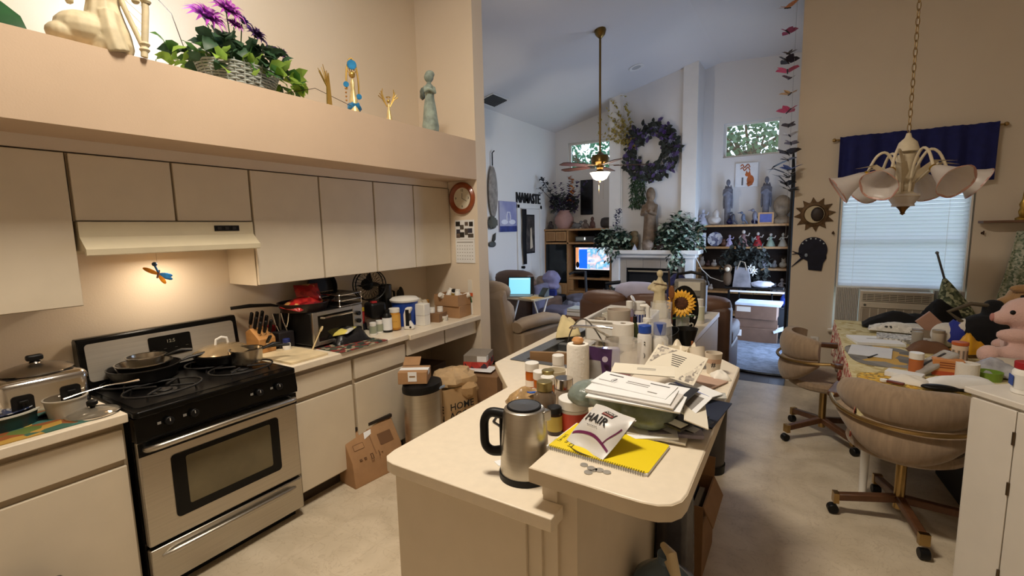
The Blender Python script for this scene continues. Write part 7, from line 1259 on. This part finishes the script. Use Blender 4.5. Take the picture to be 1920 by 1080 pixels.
G().ell((a*.35, -.031, -b*.45), (a*.32, .003, b*.42)).ell((a*.12, -.032, b*.02), (a*.26, .003, b*.17)).prism([(-.1*a, .1*b), (0*a, .38*b), (.1*a, .15*b)], .03, .034, MYW).prism([(.15*a, .15*b), (.28*a, .38*b), (.34*a, .1*b)], .03, .034, MYW).tube([(a*.5, -.032, -b*.7), (a*.1, -.032, -b*.85)], .03).ob('fox_paint', FO, t); G().tube([(-a*.35, -.031, -b*.2), (-a*.35, -.031, -b*.85)], .012).ob('grey_stroke', plain('6A6A6E', .7), t)
NVY = plain('1E1E4A', .4)
for i, (nm, lb, u, h, m, kd) in enumerate((('glass_figurine', 'clear glass swirl figurine at the ivy end of the bookcase top', 1317, .28, plain('A9AAB8', .2, var=.3), 'lady'), ('white_bird_figurine', 'white feathered bird figurine on the bookcase top', 1338, .26, PAL, 'lump'), ('purple_pot', 'deep purple pot with bird on the bookcase top', 1368, .16, NVY, 'lump'), ('bird_figurine', 'dark heron figurine leaning from the purple pot', 1374, .22, plain('3E3C44', .5), 'bird'), ('bird_figurine', 'blue-grey hummingbird figurine in the middle of the bookcase top', 1392, .22, plain('5A6276', .4), 'bird'), ('purple_pot', 'second deep purple pot below the fox canvas corner', 1414, .14, NVY, 'lump'), ('bird_figurine', 'upright grey bird figurine over the second purple pot', 1414, .26, plain('6A6874', .4), 'bird'))):
    p = bxp(u, SH[0], BY+(.1 if 'bird_f' in nm and i > 2 else .14)); 
    if i == 3 or i == 6: p.y -= .06
    figurine(nm, lb, p, h, m, kd)
t = T('picture_frame', 'small wooden framed blue picture on the bookcase top', 'picture frame', bxp(1434, SH[0], BY+.02)); G().box(-.11, .11, 0, .02, 0, .18).ob('frame', M_OAK, t); G().box(-.085, .085, -.003, 0, .025, .155).ob('print', plain('4A5288', .5, var=.4), t)
t = T('stone_bust', 'tan stone head bust on the bookcase top', 'bust', bxp(1464, SH[0], BY+.16)); G().ell((0, 0, .28), (.13, .13, .17)).lathe([(.0001, 0), (.16, 0), (.15, .06), (.07, .12), (.07, .2)], 20).ell((-.02, -.12, .26), (.025, .03, .03)).ob('bust', mat('tan_stone', '8E7C66', .8, var=.3, scale=10), t, remesh=.014, soft=1)
figurine('blue_jar', 'small blue and white jar at the wall end of the bookcase top', bxp(1481, SH[0], BY+.1), .14, plain('8A9CC0', .4), 'lump')
# second shelf
p = bxp(1313, SH[1], BY+.03); t = T('greeting_card', 'white greeting card with purple lettering on the second shelf', 'card', p); G().box(-.09, .09, 0, .006, 0, .23).ob('sheet', M_PAPER, t); PRP = plain('4A3AA0', .6); G().box(-.06, .06, -.002, 0, .17, .18).box(-.05, .04, -.002, 0, .19, .2).ob('purple_print', PRP, t); text('14', .12, PRP, t, (0, -.0006, .08), (pi/2, 0, 0)); G().box(-.092, .092, .006, .02, 0, .005).ob('card_foot', M_PAPER, t)
p = bxp(1341, SH[1], BY+.12); t = T('display_plate', 'round white scalloped plate with blue print standing on the shelf', 'plate', p); G().lathe([(.0001, .004), (.07, .006), (.12, .02), (.12, .024), (.07, .012), (.0001, .01)], 28, TR(0, 0, .118) @ RX(R(78)), wob=.04, k=9).ob('plate', pattern('plate_print', ['B9B8BE', '5A5E7A', 'C9C8CC', '8A8CA0'], 22, rough=.3), t); G().box(-.04, .04, -.02, .05, 0, .008).ob('stand', M_INNER, t)
for nm, lb, u, z, h, m, kd, m2 in (('fairy_figurine', 'white and violet fairy figurine on the second shelf', 1368, 1, .20, plain('B0A6C8', .4, var=.3), 'lady', None), ('brown_figurine', 'small brown figurine beside the display plate', 1357, 1, .12, plain('5A3A2C', .6), 'animal', None), ('lady_figurine', 'tall dusky pink lady figurine on the second shelf', 1394, 1, .28, plain('8A6A68', .5, var=.3), 'lady', PAL), ('lady_figurine', 'white lady figurine on a red base on the second shelf', 1421, 1, .24, plain('9A2428', .5), 'lady', PAL), ('lady_figurine', 'pale green dancing lady figurine on the second shelf', 1445, 1, .22, plain('8A9A88', .5, var=.25), 'lady', PAL), ('lady_figurine', 'cream seated lady figurine at the wall end of the second shelf', 1468, 1, .22, plain('A8A498', .5, var=.2), 'lady', None),
        ('cat_figurine', 'white and brown cat figurine on the third shelf', 1316, 2, .17, plain('A8988A', .5, var=.4), 'animal', None), ('dog_figurine', 'small white dog figurine on the third shelf', 1340, 2, .12, PAL, 'animal', None), ('dark_figurine', 'dark reddish figurine between cat and dog', 1328, 2, .11, plain('4A2E2A', .6), 'lump', None), ('angel_figurine', 'grey standing angel figurine on the third shelf by the wreath', 1434, 2, .24, GRY, 'lady', None), ('dish_figurine', 'grey shell dish figurine on the third shelf', 1453, 2, .13, plain('7A7672', .5, var=.3), 'lump', None), ('rabbit_figurine', 'cream rabbit figurine at the wall end of the third shelf', 1470, 2, .15, plain('A89A84', .5, var=.2), 'animal', None),
        ('unicorn_figurine', 'pale horse figurine on the bottom shelf by the sofa', 1322, 3, .26, plain('8A8482', .5, var=.3), 'animal', None), ('white_figurine', 'pair of white bird figurines on the bottom shelf', 1335, 3, .10, PAL, 'lump', None), ('grey_figurine', 'grey animal figurine on the bottom shelf', 1455, 3, .15, GRY, 'animal', None), ('white_lady', 'white lady figurine at the wall end of the bottom shelf', 1470, 3, .24, plain('A8A0A0', .5, var=.2), 'lady', None)):
    figurine(nm, lb, bxp(u, SH[z], BY+.1), h, m, kd, m2)
# dark wreath stand with bag, in front of the bookcase
q = on(1, 8.1, 1395, 500); t = T('dark_wreath', 'dark leafy wreath with white flowers hanging before the bookcase', 'wreath', (q.x, 8.2, q.z)); random.seed(41); a_ = G(); k = kpx(q)
G().tube([(24*k*cos(a), 0, 26*k*sin(a)) for a in [i*pi/12 for i in range(24)]], .03, 8, True).ob('ring', plain('201C1A', .9), t)
for i in range(760): a = rnd(0, 6.28); r = 28*k+rnd(-.16, .12); a_.leaf(TR(r*cos(a), -rnd(0, .1), r*1.1*sin(a)) @ rotz(rnd(0, 6)) @ RX(rnd(-1.5, 1.5)), rnd(.06, .12), rnd(.04, .07))
a_.ob('dark_leaves', plain('2A2C26', .7, var=.5), t, smooth=0)['kind'] = 'stuff'
for x, z in ((12, -2), (18, -6), (16, -10), (5, -7)): bloom(t, (x*k, -.13, z*k), .06, M_WHITE, 6, (R(80), 0), plain('C9B07A', .6))
t = T('metal_stand', 'black metal rack standing before the bookcase', 'stand', (q.x+.1, 8.05, 0))
for x in (-.15, .3): G().tube([(x, 0, .02), (x, 0, .72)], .012).ob('post', M_BLK, t)
G().box(-.35, .45, -.12, .12, .70, .72).ob('shelf', M_BLK, t); G().box(-.35, .45, -.13, .13, 0, .02).ob('base', M_BLK, t)
q = on(1, 8.0, 1392, 520); t = T('gift_bag', 'silver grey gift bag with rope handles on the black rack', 'bag', (q.x, 8.0, .7205)); G().prism([(-.13, 0), (.13, 0), (.08, .28), (-.10, .31)], -.06, .06, Matrix(((1, 0, 0, 0), (0, 0, 1, 0), (0, 1, 0, 0), (0, 0, 0, 1)))).ob('body', mat('silver_grey_bag', '7A7678', .4, var=.3, scale=8), t); G().tube([(-.07, -.065, .27), (-.03, -.07, .40), (.03, -.07, .38), (.06, -.065, .26)], .008).ob('rope', plain('8A7A66', .8), t)
t = T('white_figures', 'white folded cloth beside the gift bag', 'cloth', (q.x+.28, 7.98, .7205)); G().ell((0, 0, .05), (.15, .09, .05), noise=.3).ob('body', plain('B9B8C2', .7, var=.3), t)
q = on(1, 8.0, 1365, 505); t = T('plush_monkey', 'small brown and white plush clinging beside the gift bag', 'plush toy', (q.x, 8.0, .7205)); G().ell((0, 0, .12), (.07, .06, .12)).ell((0, -.02, .28), (.065, .06, .065)).ob('body', plain('5A4632', .95), t, remesh=.012, soft=1); G().ell((0, -.07, .27), (.035, .02, .035)).ob('face', plain('C9B9A0', .9), t)
t = T('wall_cable', 'white cable drooping from the bookcase side', 'cable', (0, 0, 0)); G().tube([tuple(on(1, 8.28, u, v)) for u, v in ((1301, 468), (1306, 485), (1316, 505), (1332, 520), (1352, 527), (1364, 528))], .007, 7).ob('body', M_WHITE, t)
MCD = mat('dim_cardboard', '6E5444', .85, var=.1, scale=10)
# boxes and rug beyond the passage
RY_ = 6.3
r_ = G().sheet(lambda u, v: (-.95+1.1*u+.02*sin(v*9), 5.82+1.5*v+.03*sin(u*8), .012+.010*sin(u*11)*sin(v*7)), 16, 16, .02).ob('rug', mat('blue_grey_rug', '6E7684', .95, var=.35, scale=14, bump=.6, bscale=60), smooth=60); tag(r_, 'blue-grey shaggy rug on the dark floor beyond the dining wall', 'rug')
def bxs(name, label, u, v, y, s, m, rz=0):
    q = on(1, y, u, v); t = T(name, label, 'box', (q.x, y, q.z), R(rz)); G().box(-s[0]/2, s[0]/2, -s[1]/2, s[1]/2, 0, s[2]).ob('body', m, t, bevel=.003); return t
t = T('parcel_box', 'low brown carton with white label lowest in the stack by the sofa end', 'box', (on(1, 7.3, 1412, 600).x, 7.5, .0)); G().box(-.3, .3, -.2, .2, 0, .22).ob('body', MCD, t, bevel=.003); G().box(-.26, -.14, -.2015, -.2, .1, .19).ob('label', M_PAPER, t); sx_ = t.location.x
t = T('parcel_box', 'brown carton in the middle of the stack by the sofa end', 'box', (sx_+.03, 7.52, .2205), R(3)); G().box(-.26, .26, -.18, .18, 0, .13).ob('body', MCD, t, bevel=.003)
t = T('parcel_box', 'brown carton with barcode label topmost in the stack by the sofa end', 'box', (sx_+.03, 7.50, .3508), R(-2)); G().box(-.26, .26, -.19, .19, 0, .19).ob('body', MCD, t, bevel=.003); G().box(-.24, -.06, -.1915, -.19, .1, .17).ob('label', plain('C9C2B9', .7), t)
t = T('foam_sheet', 'pale blue-white foam sheets on top of the carton stack', 'sheet', (sx_+.04, 7.52, .5412), R(-3)); G().box(-.27, .30, -.22, .16, 0, .035).ob('body', plain('C6D2E2', .6, var=.1), t, bevel=.004)
t = T('white_board', 'white strip leaning between the cartons and the dining wall', 'board', (sx_+.40, 7.35, .235), R(0)); t.rotation_euler = (0, R(-22), R(10)); G().box(-.16, .16, -.06, .06, 0, .03).ob('body', plain('CFD6DE', .6), t)
t = T('folding_rail', 'white horizontal rail of a black folding frame behind the cartons', 'frame', (sx_, 7.85, 0)); G().box(-.38, .36, -.01, .01, .655, .68).ob('rail', M_WHITE, t); 
for x in (-.39, .37): G().box(x-.015, x+.015, -.015, .015, 0, .68).ob('post', M_BLK, t)
t = T('blue_ball', 'blue round cushion beside the bookcase at the dining wall', 'cushion', (on(1, 7.9, 1473, 560).x+.03, 7.9, .45)); G().ell((0, 0, .1), (.1, .08, .12)).ob('body', plain('2E4AA8', .7), t); G().box(-.12, .12, -.1, .12, -.45, -.022).ob('dark_base', plain('16181E', .7), t)
# sofa (seen from behind)
M_SOFA = mat('brown_leather', '5A4032', .5, var=.2, scale=4, bump=.2, bscale=20)
t = T('sofa', 'brown leather sofa seen from behind beyond the island', 'sofa', (-1.36, 5.02, 0), R(0))
G().box(-.79, .79, -.12, .13, .05, .88).ob('back', M_SOFA, t, bevel=.05, bseg=4); G().box(-.77, .77, .135, .85, .05, .42).ob('base', M_SOFA, t, bevel=.03)
for x in (-.52, 0, .52): G().ell((x, .02, .88), (.27, .15, .09), sq=.7).ob('back_cushion', mat('brown_leather_light', '6A4C3A', .5, var=.2, scale=4), t)
for x in (-.69, .69): G().box(x-.1, x+.1, .135, .85, .425, .62).ob('arm', M_SOFA, t, bevel=.06, bseg=4)
t = T('sofa_pillow', 'pale lavender pillow on top of the sofa back', 'pillow', (on(1, 5.1, 1195, 545).x, 5.13, .93)); G().ell((0, 0, .04), (.26, .16, .10), sq=.75).ob('body', plain('B9B6CC', .9, var=.1), t)
# air purifier / radio, blue item on the sofa table
q = on(1, 4.72, 1297, 580); t = T('air_purifier', 'grey portable machine with black carry handle behind the sunflower', 'appliance', (-.97, 4.84, .60)); 
q = on(1, 4.86, 1297, 530); k = kpx(q); t.location = (q.x, 4.62, CT); t.location = (on(1, 4.35, 1297, 560).x, 4.30, CT+.0); k = kpx(t.location)
G().prism(rrect(-.13, .13, -.07, .07, .03), 0, .30).ob('body', plain('77736C', .4), t, bevel=.02); G().box(-.09, .09, -.074, -.0705, .03, .16).ob('grille', plain('3A3A3A', .5), t); G().box(-.09, .09, -.074, -.0705, .21, .28).ob('panel', plain('C9C4B8', .4), t); G().tube([(-.13, 0, .25), (-.11, 0, .34), (0, 0, .36), (.11, 0, .34), (.13, 0, .25)], .014, 10).ob('handle', M_BLK, t)
q = on(1, 4.38, 1270, 520); t = T('blue_cushion', 'navy blue quilted round bag behind the harp statue', 'bag', (q.x, 4.40, CT)); G().ell((0, 0, .17), (.10, .06, .17)).ob('body', mat('navy_quilt', '22265A', .8, var=.3, scale=25, bump=.5, bscale=40), t); G().ell((.005, -.055, .15), (.06, .02, .11)).ob('dark_front', plain('14141E', .7), t)
# recliner
M_REC = mat('tan_recliner_leather', 'A08A70', .6, var=.15, scale=3, bump=.15, bscale=25)
t = T('recliner', 'tan leather recliner seen from behind next to the partition', 'armchair', (-3.12, 4.92, 0), R(-8))
bk = [(-.36, .1), (-.24, .1), (-.30, .55), (-.42, .90), (-.44, 1.0), (-.50, 1.0), (-.545, .93), (-.46, .5)]
G().prism(bk, -.37, .37, Matrix(((0, 0, 1, 0), (1, 0, 0, 0), (0, 1, 0, 0), (0, 0, 0, 1)))).ob('back', M_REC, t, bevel=.035, bseg=3)
G().ell((0, -.41, .97), (.37, .13, .12), 20, 10, sq=.75).ob('head_pillow', M_REC, t); G().ell((0, -.31, .68), (.34, .13, .2), sq=.7).ob('lumbar_pillow', M_REC, t)
G().box(-.34, .34, -.30, .42, .12, .46).ob('seat', M_REC, t, bevel=.06, bseg=3); G().box(-.34, .34, .42, .48, .12, .42).ob('foot_panel', M_REC, t, bevel=.03)
for s in (-1, 1):
    G().box(s*.43-.085, s*.43+.085, -.34, .42, .06, .50).ob('side', M_REC, t, bevel=.03); G().tube([(s*.43, -.36, .56), (s*.43, -.2, .585), (s*.43, .2, .585), (s*.43, .42, .54), (s*.43, .50, .46)], [.085, .10, .105, .10, .06], 14, flat=.75).ob('arm_pad', M_REC, t)
G().box(-.4, .4, -.32, .36, 0, .07).ob('base', M_BLK, t)
t = T('armchair', 'brown leather armchair back showing above the tan recliner', 'armchair', (-3.90, 6.45, .018), R(-4)); t.scale = (.88, .88, .90); M2 = mat('cognac_leather', '5E4636', .5, var=.25, scale=4)
G().box(-.42, .42, -.18, .08, .1, 1.0).ob('back', M2, t, bevel=.10, bseg=4); G().ell((0, -.08, .98), (.40, .17, .15), sq=.75).ob('head_pillow', M2, t); G().box(-.36, .36, .08, .8, .08, .45).ob('seat', M2, t, bevel=.05)
for s in (-1, 1): G().box(s*.44-.08, s*.44+.08, -.1, .8, .08, .6).ob('arm', M2, t, bevel=.06)
# laptop on tray
q = on(1, 5.9, 980, 540); LX = q.x
t = T('tray_table', 'pale folding tray table beside the recliner', 'table', (LX+.12, 5.75, 0), R(-8)); G().box(-.27, .33, -.22, .25, .70, .72).ob('tabletop', plain('B9AE98', .5), t, bevel=.004)
for x in (-.22, .28): G().tube([(x, -.16, 0), (x, .16, .70)], .012).tube([(x, .16, 0), (x, -.16, .70)], .012).ob('leg', M_WHITE, t)
t = T('laptop', 'open laptop with glowing light blue screen on the tray table', 'laptop', (LX, 5.84, .7205), R(22)); G().box(-.18, .18, -.24, 0, 0, .018).ob('keyboard_base', plain('8A8680', .4), t); s_ = G().box(-.19, .19, 0, .015, .0, .27).ob('lid', M_BLK, t); s_.rotation_euler = (R(-12), 0, 0); G().box(-.175, .14, -.002, 0, .02, .255).ob('screen', mat('laptop_glow', '86D4EE', .4, emit=.95, var=.03), s_); G().box(-.16, .12, -.003, -.002, .235, .245).ob('toolbar', mat('laptop_bar', 'D8F0F4', .4, emit=.8, var=0), s_)
t = T('open_notebook', 'open tan notebook sloping off the tray table', 'notebook', (LX+.30, 5.62, .7215), R(-20)); G().box(-.14, .14, -.12, .12, 0, .012).ob('pages', plain('C9B48A', .7), t); G().box(-.05, .13, -.1, .1, .0125, .0135).ob('yellow_note', plain('C99A4A', .7), t)
t = T('desk_phone', 'dark desk phone at the far corner of the tray table', 'phone', (LX+.37, 5.86, .7215), R(-20)); G().prism([(-.05, 0), (.05, 0), (.05, .02), (-.03, .12), (-.05, .12)], -.06, .06, Matrix(((0, 0, 1, 0), (-1, 0, 0, 0), (0, 1, 0, 0), (0, 0, 0, 1)))).ob('body', plain('2E322C', .4), t, bevel=.004)
# grey chair / laundry beyond
t = T('grey_armchair', 'grey blue upholstered chair side behind the tray table', 'armchair', (on(1, 6.45, 1036, 580).x, 6.5, .018), R(6)); GB_ = plain('5E5C70', .9, var=.15); G().box(-.16, .28, -.25, .25, .02, .45).ob('seat', GB_, t, bevel=.05); G().box(-.28, -.16, -.25, .25, .02, .80).ob('back', GB_, t, bevel=.05)
q = on(1, 7.9, 1035, 540); t = T('laundry_heap', 'heap of lavender and beige laundry on a dark chair by the wall unit', 'laundry', (q.x, 7.85, .018)); random.seed(51)
G().box(-.24, .24, -.2, .2, 0, .42).ob('dark_base', plain('17171C', .8), t, bevel=.03); G().ell((-.05, 0, .52), (.26, .2, .16), noise=.25).ell((-.15, -.05, .66), (.14, .14, .12), noise=.3).ob('beige_cloth', plain('8A7A6C', .9, var=.3), t, remesh=.02, soft=1); G().ell((.06, -.08, .74), (.17, .14, .15), noise=.3).ell((.1, -.12, .6), (.14, .1, .08), noise=.3).ob('lavender_cloth', plain('8A86A8', .9, var=.2), t, remesh=.02, soft=1); G().box(.06, .22, -.23, -.17, .18, .55).ob('blue_cloth', plain('24307E', .8), t, bevel=.02); G().box(.10, .16, -.235, -.23, .2, .3).ob('white_tag', M_WHITE, t); G().ell((-.02, -.2, .42), (.09, .05, .18)).ob('cream_cloth', plain('A8A294', .9), t)
q = on(1, 7.95, 1092, 565); t = T('laundry_bag', 'bulging clear bag of grey and blue bedding before the wall unit', 'bag', (q.x, 7.95, .02)); G().ell((0, 0, .2), (.42, .3, .22), 24, 12, noise=.12).ob('body', pattern('bedding_print', ['8A90A8', '6A6E82', 'A9AEC0', '4E5470'], 5, 'noise', stops=[.3, .45, .55, .7]), t, remesh=.025, soft=2); G().ell((.0, -.02, .36), (.32, .22, .10), noise=.2).ob('grey_blanket', plain('6E6C7A', .9, var=.15), t, remesh=.02, soft=2)
q = on(1, 7.4, 1115, 560); t = T('exercise_bike', 'black exercise bike with white bars in front of the television', 'exercise bike', (q.x, 7.3, .018), R(10)); EX = M_BLK
G().box(-.3, .3, -.05, .05, .0, .06).box(-.05, .05, -.35, .35, .06, .10).ob('base', EX, t); G().ell((.1, 0, .38), (.2, .08, .2)).ob('flywheel', EX, t)
G().tube([(-.12, 0, .08), (-.10, 0, .55), (-.12, 0, .94)], .022).ob('post', plain('3A3C40', .4), t); G().tube([(-.12, -.05, .94), (-.30, -.06, .93), (-.36, -.12, .90)], .02).ob('handlebar', EX, t); G().tube([(.24, 0, .1), (.24, 0, .74)], .022).ob('rear_post', EX, t); G().tube([(.22, 0, .74), (.46, 0, .77)], .03).ob('grip', EX, t)
G().tube([(-.04, -.1, .42), (.0, -.12, .56), (.08, -.12, .60), (.12, -.1, .52)], .014).ob('white_bar', M_WHITE, t); G().tube([(-.14, -.1, .52), (.0, -.12, .60)], .016).ob('pedal', M_CHROME, t)
q = on(1, 7.0, 1165, 548); t = T('dark_plant', 'grey-green dusty plant standing before the fireplace', 'plant', (q.x-.05, 7.0, 0)); G().lathe([(.0001, 0), (.12, 0), (.15, .4), (.0001, .4)], 18).ob('pot', plain('3A3430', .7), t); g = G(); random.seed(61)
for i in range(160): a = rnd(0, 6.28); q_ = rnd(0, 1)**.6; g.leaf(TR(.2*q_*cos(a), .15*q_*sin(a), .42+rnd(0, .3)) @ rotz(a) @ RX(rnd(-.6, .9)), .1, .05)
g.ob('foliage', plain('55564E', .8, var=.4), t, smooth=0)['kind'] = 'stuff'
# low chest with books behind the island, blue rug
t = T('wooden_chest', 'low brown wooden chest behind the island sink', 'chest', (-2.43, 5.72, 0), R(-4)); G().box(-.20, .20, -.25, .25, 0, .50).ob('body', mat('brown_chest', '6A4428', .5, var=.2, scale=4), t, bevel=.006); G().box(-.22, .22, -.27, .27, .50, .53).ob('lid', MATS['brown_chest'], t, bevel=.006)
for i, (dz, m, lb) in enumerate(((.5305, plain('C9C4B4', .7), 'thick cream book lowest on the wooden chest'), (.591, plain('A9B4B8', .6), 'pale blue-grey book topmost on the wooden chest'))): t = T('book', lb, 'book', (-2.42, 5.70, dz), R(-4+5*i)); G().box(-.19, .19, -.13, .13, 0, .06-.02*i).ob('cover', m, t, bevel=.003); G().box(-.185, .192, -.132, .125, .006, .05-.02*i).ob('pages', M_PAPER, t)
r2_ = G().sheet(lambda u, v: (-4.25+1.75*u, 6.03+2.1*v, .003+.002*sin(u*9)*sin(v*8)), 10, 10, .012).ob('rug', mat('royal_blue_rug', '3A52A0', .95, var=.2, scale=14, bump=.5, bscale=60), smooth=60); tag(r2_, 'bright blue rug on the dark floor in front of the wall unit', 'rug')
# butterfly garland hanging beside the dining wall
gx, gy = -.16, 5.62; zt_ = ceil(gx)-.002; t = T('butterfly_garland', 'hanging string of colourful paper butterflies beside the dining wall', 'mobile', (gx, gy, 0)); G().tube([(0, 0, 1.55), (0, 0, zt_)], .0012, 4).ob('string', plain('8A8A8A', .6), t)
BC = [(14, 'C87A3A', 1.2), (58, '8A2A4A', .9), (100, '6A5A4A', .8), (114, '24242A', 1.1), (134, 'C83A5E', 1.3), (148, '4A2A30', .8), (176, 'C9A06A', 1.0), (207, 'C8486A', 1.1), (236, '4A3A38', .8), (255, 'D9D4D0', .9), (270, '8A8494', .8), (287, '3A2E2C', 1.3), (300, '5A5050', .9), (318, '4A6AC0', 1.2), (326, 'D6D2CC', 1.0), (332, '3A3836', .9), (345, '2A2A2C', 1.0), (357, '2E2E30', 1.1)]
random.seed(71)
for i, (v, c, s) in enumerate(BC):
    z = on(1, gy, 1479, v).z; u0 = on(1, gy, 1479+rnd(-6, 6), v).x-gx; s *= .085; M = TR(u0, rnd(-.03, .03), z) @ rotz(rnd(-.5, .5)) @ RX(R(rnd(-25, 15)))
    b_ = G().ell((0, 0, 0), (.008, .006, .03 if 0 else .008)).tube([(0, -s*.5, 0), (0, s*.5, 0)], .006).ob('butterfly', plain('2A2422', .7), t); b_.matrix_local = M
    for sg in (-1, 1):
        for a, l in ((58, 1.0), (118, .8)): G().leaf(RY(R(-sg*rnd(12, 38))) @ rotz(-sg*R(a)), s*l*1.25, s*.85, .05).ob('wing', plain(c, .6, var=.3, scale=60), b_)
t = T('black_stem_bundle', 'dark twig stand with feathers beside the dining wall end', 'ornament', (-.125, 6.3, 0)); G().tube([(0, 0, 0), (0, 0, 2.1), (-.02, 0, 2.5)], [.03, .025, .01]).ob('stem', M_BLK, t)
for z, a in ((2.2, .5), (2.4, -.4), (2.05, .9)): G().leaf(TR(-.02, 0, z) @ rotz(1.5) @ RX(a), .28, .1).ob('feather', plain('2A2624', .7), t)
